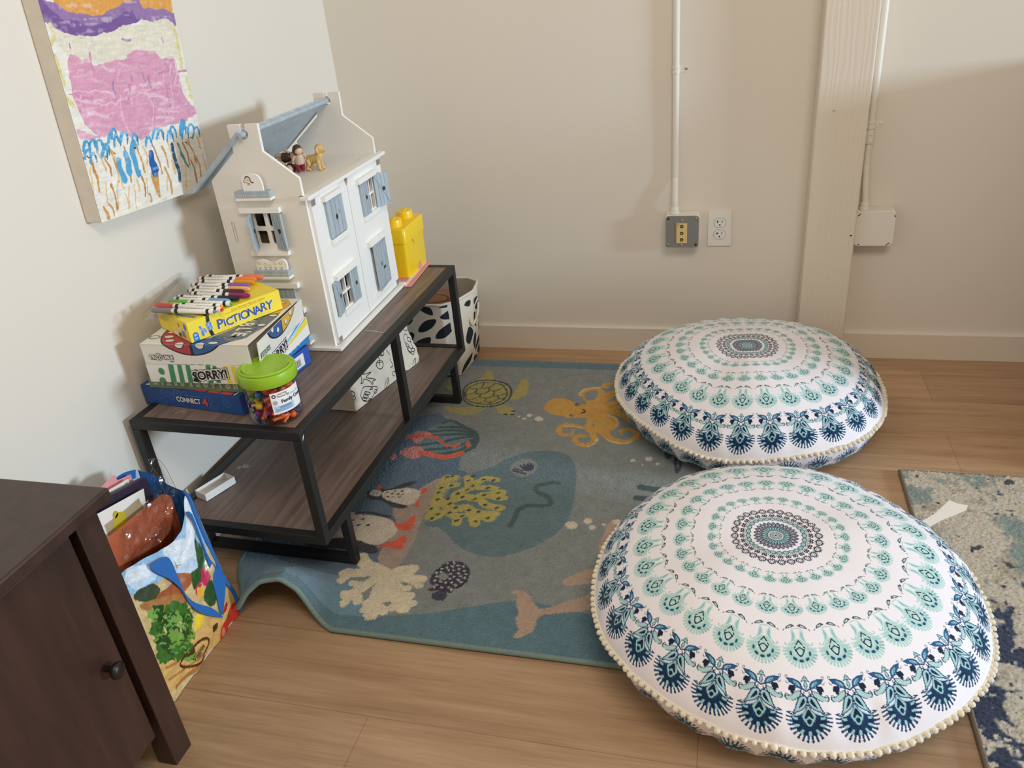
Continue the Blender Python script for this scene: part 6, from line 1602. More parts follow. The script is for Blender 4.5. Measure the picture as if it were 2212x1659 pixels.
# third: striped
M_SG = mat('print_green', (62, 140, 96), .45); M_SY = mat('print_yellow', (238, 218, 62), .45); M_SBL = mat('print_sky', (52, 160, 222), .45)
W, D, H = .254, .252, .0425
M = rotz(.0660, -1.268, math.radians(1.2)) @ Matrix.Translation((0, 0, SH + .0724)); F = faces(M, W, D, H)
t = thing('board_game', 'white board game box with green and yellow stripes, third from the bottom of the stack', 'board game', M @ Vector((W / 2, D / 2, 0)), 0, 'board games stacked on the shelf')
mb = MB().box(0, W, 0, D, 0, H, M_WHITE, M)
f = F['front']
mb.decal(ngon(.034, .0255, .0075, .0085, 16), f, M_SG, .0003); mb.decal([(.022, 0), (.022, .006), (.027, .011), (.034, .011), (.038, .006), (.038, 0)], f, M_SG, .0003)
for x0, w_ in [(.052, .0135), (.074, .0115), (.094, .0115), (.142, .012)]: mb.decal([(x0 - .002, 0), (x0 + w_ - .002, 0), (x0 + w_ + .002, H), (x0 + .003, H)], f, M_SG, .0003)
mb.decal(rrect(.113, .124, 0, .033, .0052, 4), f, M_SG, .0003); mb.decal([(.160, .002), (.170, .002), (.171, .038), (.168, H), (.162, H), (.160, .036)], f, M_SG, .0003)
for x0 in (.186, .204, .222, .238): mb.rect(x0, x0 + .0105, 0, H, f, M_SY, .0003)
for m_, bo, of in ((M_BLACK, .17, .0006), (M_WHITE, .13, .0009), (M_BLACK, .035, .0012)): mb.text('SORRY!', .150, .0195, .0275, f, m_, of, bo, rot=.10, shear=.12, sx=.92)
tp = F['top']
for k in range(6): mb.decal([(.05 + k * .019, 0), (.062 + k * .019, 0), (.082 + k * .019, .03), (.070 + k * .019, .03)], tp, M_SG, .0003)
mb.rect(.0, .03, 0, .05, tp, M_SY, .0002); mb.stroke(ngon(.040, .020, .010, .007, 16), .0022, tp, mat('print_slate', (112, 118, 160), .5), .0004, closed=True)
g = F['right']
cxr, czr = .10, -.004
for k, (a0, a1, m_) in enumerate([(.10, .19, M_SY), (.27, .36, M_SBL), (.48, .60, M_SBL), (.75, .95, M_SBL), (2.4, 2.62, M_SY), (2.85, 3.0, M_SY)]):
    P_ = []
    for a in (a0, a1):
        L = 1.; P_.append((max(0, min(D, cxr + L * .17 * math.cos(a))), max(0, min(H, .010 + L * .17 * math.sin(a)))))
    mb.decal([(cxr + .02 * math.cos(a0), .012 + .01 * math.sin(a0)), P_[0], P_[1]], g, m_, .0003) if abs(P_[0][0] - P_[1][0]) + abs(P_[0][1] - P_[1][1]) > .001 else None
for m_, bo, of in ((M_BLACK, .17, .0006), (M_WHITE, .13, .0009), (M_BLACK, .035, .0012)): mb.text('SORRY!', .105, .021, .0275, g, m_, of, bo, rot=.10, shear=.12, sx=.92)
mb.build('box', t, bevel=.0006)
# fourth: white with pegs, right lid flap split at the corner
M_TR = mat('print_red_dots', (176, 62, 74), .5, vary=(700, .16)); M_TB = mat('print_blue_dots', (52, 96, 156), .5, vary=(700, .16)); M_TG = mat('print_grey_dots', (112, 122, 130), .5, vary=(700, .14)); M_TY = mat('print_mustard', (222, 176, 70), .5, vary=(700, .1))
W, D, H = .250, .248, .0455
M = rotz(.0675, -1.2690, math.radians(2.2)) @ Matrix.Translation((0, 0, SH + .1158)); F = faces(M, W, D, H)
t = thing('board_game', 'white board game box with red and blue peg print and split corner in the stack', 'board game', M @ Vector((W / 2, D / 2, 0)), 0, 'board games stacked on the shelf')
mb = MB()
mb.prism([(0, 0), (W, 0), (W, H - .0005), (0, H - .0005)], F['front'], .0015, M_CARD)
mb.prism([(0, 0), (W, 0), (W, D), (0, D)], F['top'], .0015, M_CARD)
mb.prism([(0, 0), (D, 0), (D, H - .0005), (0, H - .0005)], F['left'], .0015, M_CARD)
mb.box(.004, W - .006, .004, D - .002, .001, H - .003, mat('inner_tray_grey', (150, 142, 132), .7), M)
f = F['front']
for m_, bo, of in ((M_BLACK, .13, .0005), (M_WHITE, .03, .0009)): mb.text('TR', .0225, .0155, .0125, f, m_, of, bo, sx=.85); mb.text('UBLE', .0595, .0155, .0125, f, m_, of, bo, sx=.85)
for r_, m_, of in ((.0090, M_BLACK, .0010), (.0080, M_WHITE, .0012), (.0060, M_BLACK, .0014), (.0044, M_WHITE, .0016), (.0022, M_BLACK, .0018)): mb.decal(ngon(.0372, .0168, r_, r_, 20), f, m_, of)
mb.text('GAME', .0660, .0062, .0036, f, M_BLACK, .0008, .02)
# big circle wraps from the lid top over its front edge
cx0, cy0, Ro, Ri = .122, .0765, .0985, .050
def arcband(a0, a1, r0, r1, n=18): return [(cx0 + r0 * math.cos(a), cy0 + r0 * math.sin(a)) for a in np.linspace(a0, a1, n)] + [(cx0 + r1 * math.cos(a), cy0 + r1 * math.sin(a)) for a in np.linspace(a1, a0, n)]
def clip_edge(poly, keep_top):
    out = []
    for i in range(len(poly)):
        a, b = poly[i], poly[(i + 1) % len(poly)]
        ia, ib = (a[1] >= 0) == keep_top, (b[1] >= 0) == keep_top
        if ia: out.append(a)
        if ia != ib:
            tt = a[1] / (a[1] - b[1]); out.append((a[0] + (b[0] - a[0]) * tt, 0.))
    return out
def clipx(poly, lim):
    out = []
    for i in range(len(poly)):
        a, b = poly[i], poly[(i + 1) % len(poly)]
        ia, ib = a[0] <= lim, b[0] <= lim
        if ia: out.append(a)
        if ia != ib:
            tt = (lim - a[0]) / (b[0] - a[0]); out.append((lim, a[1] + (b[1] - a[1]) * tt))
    return out
def wrapdecal(poly, m_, off):
    a = clip_edge(poly, True)
    a = clipx(a, W - .001); a = [(-x, y) for x, y in clipx([(-x, y) for x, y in a], -.001)] if a else a
    if len(a) > 2: mb.decal(a, F['top'], m_, off)
    b = clip_edge(poly, False)
    if len(b) > 2: mb.decal([(x, H + y) for x, y in b], F['front'], m_, off)
dr = math.radians
grey = [(.196, -.004), (.224, .030), (.243, .085), (.246, .140), (.236, .205), (.214, .236), (.160, .236), (.190, .190), (.196, .130), (.176, .080), (.150, .040)]
mb.decal([g_ for g_ in grey if g_[1] >= 0] + [(.150, .012), (.185, .004)], F['top'], M_TG, .00025)
wrapdecal(arcband(dr(150), dr(325), Ro + .0028, Ro - .001, 40), M_BLACK, .0003)
wrapdecal(arcband(dr(150), dr(268), Ri, Ro, 24), M_TR, .0004); wrapdecal(arcband(dr(271), dr(322), Ri, Ro, 18), M_TB, .0004)
wrapdecal(arcband(dr(267.5), dr(271), Ri, Ro + .001, 4), M_BLACK, .0005)
mb.decal([(.170, .170), (.205, .150), (.240, .165), (.246, .215), (.225, .243), (.150, .243), (.150, .205)], F['top'], M_TY, .0005)
for x, y, s1, s2 in [(.060, .060, .0105, .0062), (.066, .037, .0105, .0062), (.080, .018, .0100, .0060), (.112, .0015, .0098, .0090), (.160, .0005, .0098, .0090), (.187, .009, .0110, .0052), (.2245, .062, .0095, .0056), (.236, .100, .0095, .0056), (.238, .150, .0095, .0050), (.222, .222, .0095, .0050), (.185, .233, .0085, .0045)]:
    x -= .018 if x < .2 else .004
    wrapdecal(ngon(x, y, s1 + .0015, s2 + .0015, 16, .2), M_BLACK, .0006); wrapdecal(ngon(x, y, s1, s2, 16, .2), M_CARD, .0008)
for m_, bo, of in ((M_TG, .22, .0010), (M_CARD, .03, .0014)):
    for k, ch in enumerate('TROUBLE'): mb.text(ch, .205 - .004 * (6 - k) ** 1.3, .055 + .025 * (6 - k) - .004, .044, F['top'], m_, of + k * .00001, bo, rot=dr(-78 - 3 * k), sx=.75)
mb.text('GAME', .172, .030, .012, F['top'], M_TG, .0012, .03, rot=dr(-80))
mb.stroke(ngon(.014, .035, .012, .008, 14), .0025, F['top'], M_TG, .0005, closed=True)
mb.build('lid', t, bevel=.0005)
# split right flap, leaning out at its near end
a_, b_ = M @ Vector((W + .0135, .012, 0)), M @ Vector((W + .001, D, 0)); ex = (b_ - a_)
RB = Basis(a_, ex, (0.10, -.02, 1)); Dl = ex.length
mb = MB().prism([(0, 0), (Dl, 0), (Dl, H), (0, H)], RB, .0015, M_CARD)
arc = [(.048, H), (.060, .029), (.085, .0165), (.115, .0125), (.150, .018), (.180, .031), (.196, H)]
half = catmull(arc, False, 5).tolist()
mb.decal(half, RB, M_BLACK, .0003)
inn = catmull([(.052, H), (.063, .031), (.087, .019), (.115, .0152), (.118, H)], False, 5).tolist(); mb.decal([(.052, H)] + [p_ for p_ in catmull([(.063, .031), (.087, .019), (.118, .0155)], False, 5).tolist()] + [(.118, H)], RB, M_TB, .0005)
mb.decal([(.121, H), (.121, .0158)] + catmull([(.148, .020), (.176, .032), (.192, H)], False, 5).tolist(), RB, M_TY, .0005)
for x, z in [(.072, .0415), (.098, .030), (.140, .031), (.168, .0400)]: mb.decal(ngon(x, z, .0066, .0066, 14), RB, M_BLACK, .0007); mb.decal(ngon(x, z + .001, .0056, .0058, 14), RB, M_CARD, .0009)
for m_, bo, of in ((M_BLACK, .10, .0005), (M_WHITE, .0, .0009)): mb.text('TROUBLE', .030, .013, .0135, RB, m_, of, bo, rot=PI, sx=.8)
mb.build('side_flap', t)
# top: yellow, turned on the stack
M_PY = mat('box_yellow', (246, 222, 62), .36); M_PB = mat('print_royal', (52, 84, 164), .42); M_PBL = mat('print_azure', (40, 128, 214), .42); M_PO = mat('print_ochre', (204, 160, 40), .5)
W, D, H = .216, .148, .0445
M = rotz(.1905, -1.2600, math.radians(59.5)) @ Matrix.Translation((0, 0, SH + .1635)); F = faces(M, W, D, H)
t = thing('board_game', 'yellow board game box turned askew, topmost of the stacked games', 'board game', M @ Vector((W / 2, D / 2, 0)), 0, 'board games stacked on the shelf')
mb = MB().box(0, W, 0, D, 0, H, M_PY, M)
f = F['front']
xs = .060
for k, (ch, sz, dy, ro) in enumerate([('P', .0290, 0, -.05), ('I', .0225, -.001, .05), ('C', .0245, -.002, 0), ('T', .0240, .000, .05), ('I', .0235, .000, -.03), ('O', .0265, .000, .1), ('N', .0250, .001, -.08), ('A', .0260, .000, .1), ('R', .0260, .002, -.05), ('Y', .0270, .001, -.1)]):
    wch = dict(P=.0165, I=.0085, C=.0165, T=.0150, O=.0185, N=.0180, A=.0165, R=.0165, Y=.0160)[ch]
    mb.text(ch, xs + wch / 2 + .0008, .0170 + dy - .0009, sz, f, M_WHITE, .0005, .03, rot=ro); mb.text(ch, xs + wch / 2, .0170 + dy, sz, f, M_PB, .0008, .018, rot=ro); xs += wch * .88
mb.text('Quick Sketches, Hilarious Guesses', .140, .0385, .0058, f, M_PO, .0005, .005); mb.rect(.085, .175, .0338, .0348, f, M_PO, .0004)
mb.decal([(.043, 0), (.051, 0), (.0475, .016), (.0485, .030), (.0500, H), (.0425, H), (.0405, .03), (.0400, .014)], f, M_BLACK, .0003)
mb.decal([(.006, 0), (.0185, 0), (.0185, .014), (.0165, .0185), (.0122, .0200), (.008, .0185), (.006, .014)], f, M_PBL, .0004); mb.text('8+', .0122, .0135, .0062, f, M_WHITE, .0008, .03); mb.text('3+', .0122, .0060, .0062, f, M_WHITE, .0008, .03)
for s, x, z in [('ANYTIME!', .0265, .0180), ('ANY', .0335, .0160), ('QUICK', .0415, .0215), ('DRAW', .0480, .0225)]:
    for m_, bo, of in ((M_WHITE, .16, .0007), (M_PBL, .05, .0011)): mb.text(s, x, z, .0064, f, m_, of, bo, rot=-PI / 2 + .12, sx=.85)
tp = F['top']
mb.decal([(.043, 0), (.050, 0), (.038, .06), (.030, .06)], tp, M_BLACK, .0003)
for m_, bo, of in ((M_WHITE, .06, .0005), (M_PB, .015, .0008)): mb.text('PICTIONARY', .118, .072, .026, tp, m_, of, bo, sx=.9)
mb.text('QUICK DRAW', .018, .040, .009, tp, M_PBL, .0006, .05, rot=PI / 2 + .3)
mb.stroke(ngon(.006, .10, .004, .003, 10), .0012, tp, M_C4R, .0005, closed=True)
l = F['left']
mb.rect(D - .040, D - .018, .003, .024, l, M_WHITE, .0004)
for k in range(9): mb.rect(D - .037 + k * .0020, D - .037 + k * .0020 + (.0006, .0011)[k % 2], .005, .021, l, M_BLACK, .0006)
mb.rect(D - .075, D - .050, .003, .013, l, M_WHITE, .0004)
for k in range(4): mb.rect(D - .055 + k * .0035, D - .053 + k * .0035, .003, .012, l, M_BLACK, .0006)
mb.decal(ngon(D - .014, .032, .006, .008, 12), l, M_PBL, .0004); mb.decal(ngon(D - .044, .030, .0035, .005, 12), l, M_C4R, .0004)
for k in range(3): mb.rect(.012, .062 - k * .012, .030 - k * .004, .0312 - k * .004, l, M_PO, .0004)
mb.build('box', t, bevel=.0005)

# ------------------------------------------------------------------ felt-tip pens on a clear sleeve
SLZ = SH + .2088
Ms = Matrix.Translation((.100, -1.118, SLZ)) @ Matrix.Rotation(math.radians(14), 4, 'Z')
M_CLR = clear_mat('clear_plastic', (.98, .985, .985), .02, .10, .25)
qs = [(.082, -1.250), (.205, -1.226), (.156, -.984), (.010, -1.006)]
SB0, SB1 = Basis((0, 0, SLZ + .0009), (1, 0, 0), (0, 1, 0)), Basis((0, 0, SLZ + .0132), (1, 0, 0), (0, 1, 0))
mb = MB().prism(qs, SB0, .0008, M_CLR)
mb.decal([qs[0], (.128, -1.241), (.096, -1.105), (.064, -.998), qs[3]], SB1, M_CLR, 0)
for a, b_ in ((qs[3], qs[0]), (qs[0], (.128, -1.241)), ((.064, -.998), qs[3])):
    mb.add([(*a, SLZ + .0009), (*b_, SLZ + .0009), (*b_, SLZ + .0132), (*a, SLZ + .0132)], [(0, 1, 2, 3)], M_CLR)
for k in range(9):
    f0 = k / 9.; xa, ya = qs[3][0] * (1 - f0) + .156 * f0, qs[3][1] * (1 - f0) - .984 * f0
    mb.add([(xa, ya, SLZ + .0012), (xa + .004, ya, SLZ + .0012), (xa + .012, ya - .030, SLZ + .0030), (xa + .008, ya - .030, SLZ + .0030)], [(0, 1, 2, 3)], M_CLR)
sl = thing('plastic_sleeve', 'clear plastic sleeve lying on the yellow game box under the felt-tip pens', 'sleeve', (.100, -1.118, SLZ))
mb.build('sleeve', sl)
M_PEN = mat('pen_barrel_white', (238, 234, 226), .4); M_PENB = mat('pen_band_black', (26, 26, 26), .5)
pens = [('salmon', (238, 122, 84), (.083, -1.020), (.232, -1.018), 0), ('orange', (240, 134, 60), (.072, -1.033), (.222, -1.032), 0), ('amber', (224, 150, 34), (.085, -1.052), (.228, -1.050), 0), ('purple', (128, 96, 190), (.080, -1.071), (.227, -1.071), 0),
        ('peach', (244, 170, 112), (.096, -1.089), (.239, -1.090), 0), ('dark brown', (74, 42, 40), (.095, -1.106), (.236, -1.107), 0), ('magenta', (150, 30, 104), (.112, -1.122), (.262, -1.128), 0), ('black', (22, 28, 38), (.090, -1.141), (.246, -1.146), 0),
        ('light blue', (116, 164, 210), (.088, -1.153), (.233, -1.160), 0), ('green', (84, 182, 62), (.246, -1.173), (.089, -1.169), 1), ('yellow', (246, 176, 60), (.231, -1.187), (.078, -1.187), 1), ('red', (222, 62, 50), (.244, -1.206), (.067, -1.186), 1), ('grey', (134, 126, 126), (.233, -1.2165), (.080, -1.2155), 1)]
for nm, rgb, a, b_, flip in pens:
    z = SLZ + .0009 + .0061
    p0, p1 = Vector((*a, z)), Vector((*b_, z)); dd = (p1 - p0).normalized(); L = (p1 - p0).length
    t = thing('felt_tip_pen', nm + ' felt-tip pen with white barrel, ' + ('cap pointing to the wall' if flip else 'capped end pointing to the room'), 'pen', (p0 + p1) / 2, 0, 'felt-tip pens on the clear sleeve')
    mc = mat('pen_' + nm.replace(' ', '_'), rgb, .35)
    m = MB().lathe([(.0040, .003), (.0056, .005), (.0056, L - .052), (.0046, L - .050), (.0046, L - .046)], p0, M_PEN, 14, dd)
    for h0, h1 in ((.012, .019), (L - .066, L - .058)): m.lathe([(.0057, h0), (.0057, h1)], p0, M_PENB, 14, dd, (False, False))
    u = Vector((-dd.y, dd.x, 0)) if dd.x > 0 else Vector((dd.y, -dd.x, 0))
    for k in range(5):
        m.rect(.026 + k * .0085, .026 + k * .0085 + .0068, -.0018, -.0006, Basis(p0 + Vector((0, 0, .0056)), dd, Vector((0, 0, 1)).cross(dd)), M_PENB, .0002)
    m.build('barrel', t, smooth=40)
    MB().lathe([(.0030, -.001), (.0038, .0), (.0038, .003)], p0, mc, 12, dd).build('end_plug', t, smooth=40)
    MB().lathe([(.0058, L - .049), (.0060, L - .047), (.0056, L - .006), (.0046, L - .003), (.0036, L), (.0020, L + .0003)], p0, mc, 16, dd).build('cap', t, smooth=40)

# ------------------------------------------------------------------ jar of little plastic people
M_LID = mat('lime_plastic', (150, 190, 42), .38); M_JAR = clear_mat('jar_plastic', (.97, .98, .98), .04, .05)
JX, JY, JZ = .3500, -1.2615, SH + .0006
jar = thing('jar', 'clear plastic jar with lime green lid full of little plastic people', 'jar', (JX, JY, JZ))
MB().lathe([(.002, .0015), (.044, .0), (.051, .003), (.0545, .010), (.0545, .085), (.0535, .091), (.0535, .0955)], (JX, JY, JZ), M_JAR, 56, None, (False, False)).build('body', jar, smooth=60)
m = MB().lathe([(r_, h_ + .007) for r_, h_ in [(.0540, .0830), (.0590, .0835), (.0600, .0850), (.0600, .1060), (.0590, .1085), (.0560, .1095), (.0500, .1085), (.0485, .1095), (.0480, .1120), (.0465, .1135), (.0435, .1125), (.0430, .1120), (.0002, .1115)]], (JX, JY, JZ), M_LID, 64, None, (False, False))
m.build('lid', jar, smooth=35)
hd = [(JX + .053 * math.cos(a), JY + .053 * math.sin(a), JZ + .1185) for a in np.linspace(math.radians(-150), math.radians(20), 30)]
MB().tube(hd, .0026, M_LID, 8, smooth=False).build('handle', jar, smooth=60)
ang0, ang1 = math.radians(-62), math.radians(12)
def cylpatch(m, a0, a1, z0, z1, r, material, n=16, slant=0.):
    vs = []
    for i in range(n + 1):
        a = a0 + (a1 - a0) * i / n
        for z in (z0, z1): vs.append((JX + r * math.cos(a), JY + r * math.sin(a), JZ + z))
    return m.add(vs, [(2 * i, 2 * i + 2, 2 * i + 3, 2 * i + 1) for i in range(n)], material)
m = MB(); M_LAB = mat('label_white', (240, 238, 236), .45); M_LABB = mat('label_blue', (176, 206, 228), .45)
cylpatch(m, ang0, ang1, .030, .078, .0551, M_LAB); cylpatch(m, ang0 + .06, ang0 + .86, .034, .0475, .0554, M_LABB)
def cyltext(s, acen, z, size, material, r=.0557, bold=.02):
    vs, fs = text_mesh(s, size, bold, 'LEFT')
    m.add([(JX + r * math.cos(acen + x / r), JY + r * math.sin(acen + x / r), JZ + z + y) for x, y in vs], fs, material)
cyltext('Learning', ang0 + .26, .0735, .0062, M_BLACK, bold=.0); cyltext('Resources', ang0 + .26, .0680, .0062, M_BLACK, bold=.0); cyltext('All About Me', ang0 + .62, .0650, .0062, mat('label_grey', (170, 172, 178), .5), bold=0); cyltext('Family Counters', ang0 + .36, .0555, .0105, M_BLACK, bold=.03); cyltext('WARNING', ang0 + .26, .0440, .0055, M_PB)
for k in range(3): cylpatch(m, ang0 + .10, ang0 + .75, .0405 - k * .0025, .0412 - k * .0025, .0556, M_PB)
a = ang0 + .13
m.add([(JX + .0557 * math.cos(a + x / .0557), JY + .0557 * math.sin(a + x / .0557), JZ + .0705 + y) for x, y in [(.0045 * math.cos(q), .0045 * math.sin(q)) for q in np.linspace(PI / 6, PI / 6 + 2 * PI, 6, endpoint=False)]], [(0, 1, 2, 3, 4, 5)], M_BLACK)
m.add([(JX + .056 * math.cos(a + x / .056), JY + .056 * math.sin(a + x / .056), JZ + .0705 + y) for x, y in [(.0022 * math.cos(q), .0022 * math.sin(q)) for q in np.linspace(PI / 6, PI / 6 + 2 * PI, 6, endpoint=False)]], [(0, 1, 2, 3, 4, 5)], M_LAB)
a = ang0 + .14
m.add([(JX + .0557 * math.cos(a + .0048 * math.cos(q) / .0557), JY + .0557 * math.sin(a + .0048 * math.cos(q) / .0557), JZ + .0560 + .0048 * math.sin(q)) for q in np.linspace(0, 2 * PI, 14, endpoint=False)], [tuple(range(14))], mat('label_grey', None))
m.build('label', jar)
cols = dict(orange=(244, 112, 46), yellow=(240, 196, 40), purple=(146, 48, 150), green=(96, 176, 52), blue=(52, 110, 190), red=(206, 52, 44))
protos = {}
def person_mesh(cname):
    mm = mat('counter_' + cname, cols[cname], .3, coat=.2)
    m = MB().ball((0, 0, .0190), .0078, mm, 16)
    m.lathe([(.0036, .0125), (.0056, .009), (.0066, .0), (.0060, -.006)], (0, 0, 0), mm, 14)
    for s in (-1, 1):
        m.tube([(s * .0045, 0, .0080), (s * .0110, 0, .0010), (s * .0155, .001, -.001)], [.0032, .0027, .0030], mm, 8)
        m.tube([(s * .0026, 0, -.004), (s * .0056, 0, -.0150), (s * .0074, 0, -.0235)], [.0044, .0034, .0044], mm, 8)
    return m
R = np.random.default_rng(5); placed = []
tries = 0
while len(placed) < 36 and tries < 40000:
    tries += 1
    dv = R.normal(size=3); dv[2] *= .55; dv /= np.linalg.norm(dv)
    rr_ = .044 * R.uniform() ** .4; a = R.uniform(0, 2 * PI); zc = R.uniform(.010, .080)
    cpt = np.array([rr_ * math.cos(a), rr_ * math.sin(a), zc])
    sph = [(cpt + dv * q, rad) for q, rad in ((.0190, .0080), (.006, .0085), (-.006, .0075), (-.019, .0080))]
    if any(math.hypot(p[0], p[1]) + r_ > .0530 or p[2] - r_ < .002 or p[2] + r_ > .0895 for p, r_ in sph): continue
    if any(np.linalg.norm(p - q) < (r_ + r2) * .74 for P_ in placed for p, r_ in sph for q, r2 in P_[2]): continue
    placed.append((cpt, dv, sph))
placed.sort(key=lambda P_: P_[0][2])
for i, (cpt, dv, sph) in enumerate(placed):
    side = cpt[0] * .8 + (-cpt[1]) * .2
    u = R.uniform()
    if cpt[2] < .030: cname = ('purple' if u < .45 else 'orange') if side > 0 else ('orange' if u < .65 else 'purple')
    elif cpt[2] < .052: cname = ('orange' if u < .5 else 'purple' if u < .75 else 'red') if side > .008 else ('yellow' if u < .6 else 'orange')
    else: cname = ('orange' if u < .6 else 'red') if side > .004 else ('yellow' if u < .45 else 'blue' if u < .7 else 'green')
    q = Vector(dv).to_track_quat('Z', 'Y'); loc = (JX + cpt[0], JY + cpt[1], JZ + cpt[2])
    if cname in protos: o = protos[cname].copy(); COL.objects.link(o)
    else: o = person_mesh(cname).build('people_counter', None, smooth=60); protos[cname] = o; tag(o, 'little %s plastic person counter inside the clear jar' % cname, 'counter', 'plastic people counters in the jar')
    o.rotation_euler = (q @ Matrix.Rotation(R.uniform(0, 6), 3, 'Z').to_quaternion()).to_euler(); o.location = loc

# ------------------------------------------------------------------ small things on the shelf and floor
tz = SZ + .0191
TM = Matrix.Translation((.0735, -1.186, tz)) @ Matrix.Rotation(math.radians(-21), 4, 'Z')
mb = MB(); wd, ln, hh, tk = .041, .086, .019, .0022
mb.box(-wd / 2, wd / 2, -ln / 2, ln / 2, 0, .002, M_WHITE, TM)
for x0, x1, y0, y1 in [(-wd / 2, -wd / 2 + tk, -ln / 2, ln / 2), (wd / 2 - tk, wd / 2, -ln / 2, ln / 2), (-wd / 2 + tk, wd / 2 - tk, -ln / 2, -ln / 2 + tk), (-wd / 2 + tk, wd / 2 - tk, ln / 2 - tk, ln / 2)]: mb.box(x0, x1, y0, y1, .002, hh, M_WHITE, TM)
tag(mb.build('tray', None, bevel=.0012), 'small empty white plastic tray on the lower shelf board', 'tray')
mb = MB(); k0 = (.372, -.440, .0125)
for dx, dy, r_ in [(0, 0, .005), (.008, .001, .0045), (.015, -.002, .004), (.021, .003, .003), (-.006, .003, .0035)]: mb.ball((k0[0] + dx, k0[1] + dy, k0[2] + r_ * .6), r_, mat('orange_crumb', (232, 160, 72), .8), 8, (1.2, .9, .6))
tag(mb.build('snack_crumb', None, smooth=60), 'orange snack crumb on the rug under the far end of the shelf', 'crumb')
# cloth bag printed with vehicles
vp0 = np.array([.268, -.789, 0]); vd = np.array([.073, .311, 0]); vd /= np.linalg.norm(vd)
n1_, n2_ = 560, 410
aa = np.linspace(0, .3195, n1_)[:, None] + np.zeros((1, n2_)); bb = np.linspace(0, .235, n2_)[None] + np.zeros((n1_, 1))
VP = dict(k=(34, 26, 22))
pv = Paint(aa, bb, (230, 216, 196)).trace(TRACE['vbag'], VP)
wr = .0035 * blur2(None, 82, n1_, n2_) + .0016 * blur2(None, 30, n1_, n2_)
vz = tz + .0005
nrm = np.array([vd[1], -vd[0], 0])
bul = .014 * np.sin(PI * np.clip(aa / .3195, 0, 1)) * np.sin(PI * np.clip(bb / .30, 0, 1)) - .05 * (bb / .235) ** 1.6 * 1.0
Pf = np.zeros((n1_, n2_, 3)); Pf[:] = vp0
Pf = Pf + vd * (aa * (1 - .10 * (bb / .235) ** 1.5) + .015 * (bb / .235))[..., None] + nrm * (bul + wr * np.minimum(bb / .02, 1))[..., None]; Pf[..., 2] = vz + bb
vb = thing('fabric_bag', 'slouched cream fabric bag printed with outlined vehicles on the lower shelf', 'bag', (.20, -.63, tz))
M_CANV = mat('printed_canvas', attr='tint', rough=.9, bump=(900, .2, .001))
grid_obj('front_panel', Pf, pv.c.reshape(n1_, n2_, 3), M_CANV, vb)
M_CANVP = mat('plain_canvas', (228, 214, 190), .9, bump=(60, .4, .006))
def sheet(edge_a, edge_b, n, m_, name, par, wob=.003):
    ea, eb = np.asarray(edge_a), np.asarray(edge_b); t_ = np.linspace(0, 1, n)[:, None, None]
    P_ = ea[None] * (1 - t_) + eb[None] * t_
    P_ = P_ + wob * blur2(None, 6, n, ea.shape[0])[..., None] * np.sin(PI * t_) * np.array([1, 1, 0])
    return grid_obj(name, P_, None, m_, par)
L_back = np.stack([np.full(26, .075), np.full(26, -.775), np.linspace(vz, vz + .225, 26)], -1); R_back = np.stack([np.full(26, .09), np.full(26, -.48), np.linspace(vz, vz + .225, 26)], -1)
sheet(Pf[0, ::16], L_back, 20, M_CANVP, 'side_panel', vb); sheet(Pf[-1, ::16], R_back, 20, M_CANVP, 'side_panel', vb); sheet(L_back, R_back, 20, M_CANVP, 'back_panel', vb)
sheet(Pf[::18, -1], np.stack([np.linspace(.075, .09, Pf[::18].shape[0]), np.linspace(-.775, -.48, Pf[::18].shape[0]), np.full(Pf[::18].shape[0], vz + .222)], -1), 12, M_CANVP, 'folded_top', vb, .004)
# leaf-print fabric bin
BZ = .0145
def bin_outline(z, kf):
    """rounded-square bin that opens out towards the rim"""
    return [(.092 - .012 * kf, -.276), (.360, -.276), (.396 + .004 * kf, -.264 + .022 * kf), (.408 + .024 * kf, -.150), (.402 + .020 * kf, -.062), (.378, -.030), (.110, -.026), (.092 - .012 * kf, -.05)]
bn = thing('fabric_bin', 'cream fabric storage bin with dark leaf print standing behind the shelf end', 'storage bin', (.25, -.15, BZ))
hb = .260
nb_, nz_ = 1100, 250
def closed_loop(pts, n):
    P_ = np.array(pts + [pts[0]]); L_ = np.concatenate([[0], np.cumsum(np.linalg.norm(np.diff(P_, axis=0), axis=1))]); s_ = np.linspace(0, L_[-1], n, endpoint=False)
    return np.stack([np.interp(s_, L_, P_[:, 0]), np.interp(s_, L_, P_[:, 1])], -1)
zz = np.linspace(0, 1, nz_)
loops = np.stack([closed_loop(bin_outline(z, z), nb_) for z in zz])
for _ in range(26): loops = (np.roll(loops, 1, 1) + loops * 2 + np.roll(loops, -1, 1)) / 4
Pb = np.concatenate([loops, (BZ + zz * hb)[:, None, None] + np.zeros((nz_, nb_, 1))], -1)
LK = dict(k=(30, 34, 46))
base_c = (228, 217, 198)
onf = (loops[..., 1] < -.262) & (loops[..., 0] < .394)
cf = Paint(Pb[..., 0], Pb[..., 2], base_c).trace(TRACE['binf'], LK).c.reshape(nz_, nb_, 3)
cr = Paint(Pb[..., 1], Pb[..., 2], base_c).trace(TRACE['binr'], LK).c.reshape(nz_, nb_, 3)
cb = np.where(onf[..., None], cf, np.where((loops[..., 0] > .384)[..., None], cr, lin(base_c)))
grid_obj('bin_wall', Pb, cb, M_CANV, bn, wrap=True)
Pin = Pb.copy(); cxy = Pb[..., :2].mean(1, keepdims=True); Pin[..., :2] = cxy + (Pb[..., :2] - cxy) * .975
grid_obj('lining', Pin[::-1, ::10], None, mat('grey_lining', (178, 168, 156), .9), bn, wrap=True)
MB().tube(Pb[-1, ::12], .0042, mat('rim_binding', (224, 212, 192), .9), 8, smooth=False, closed=True).build('rim', bn, smooth=60)
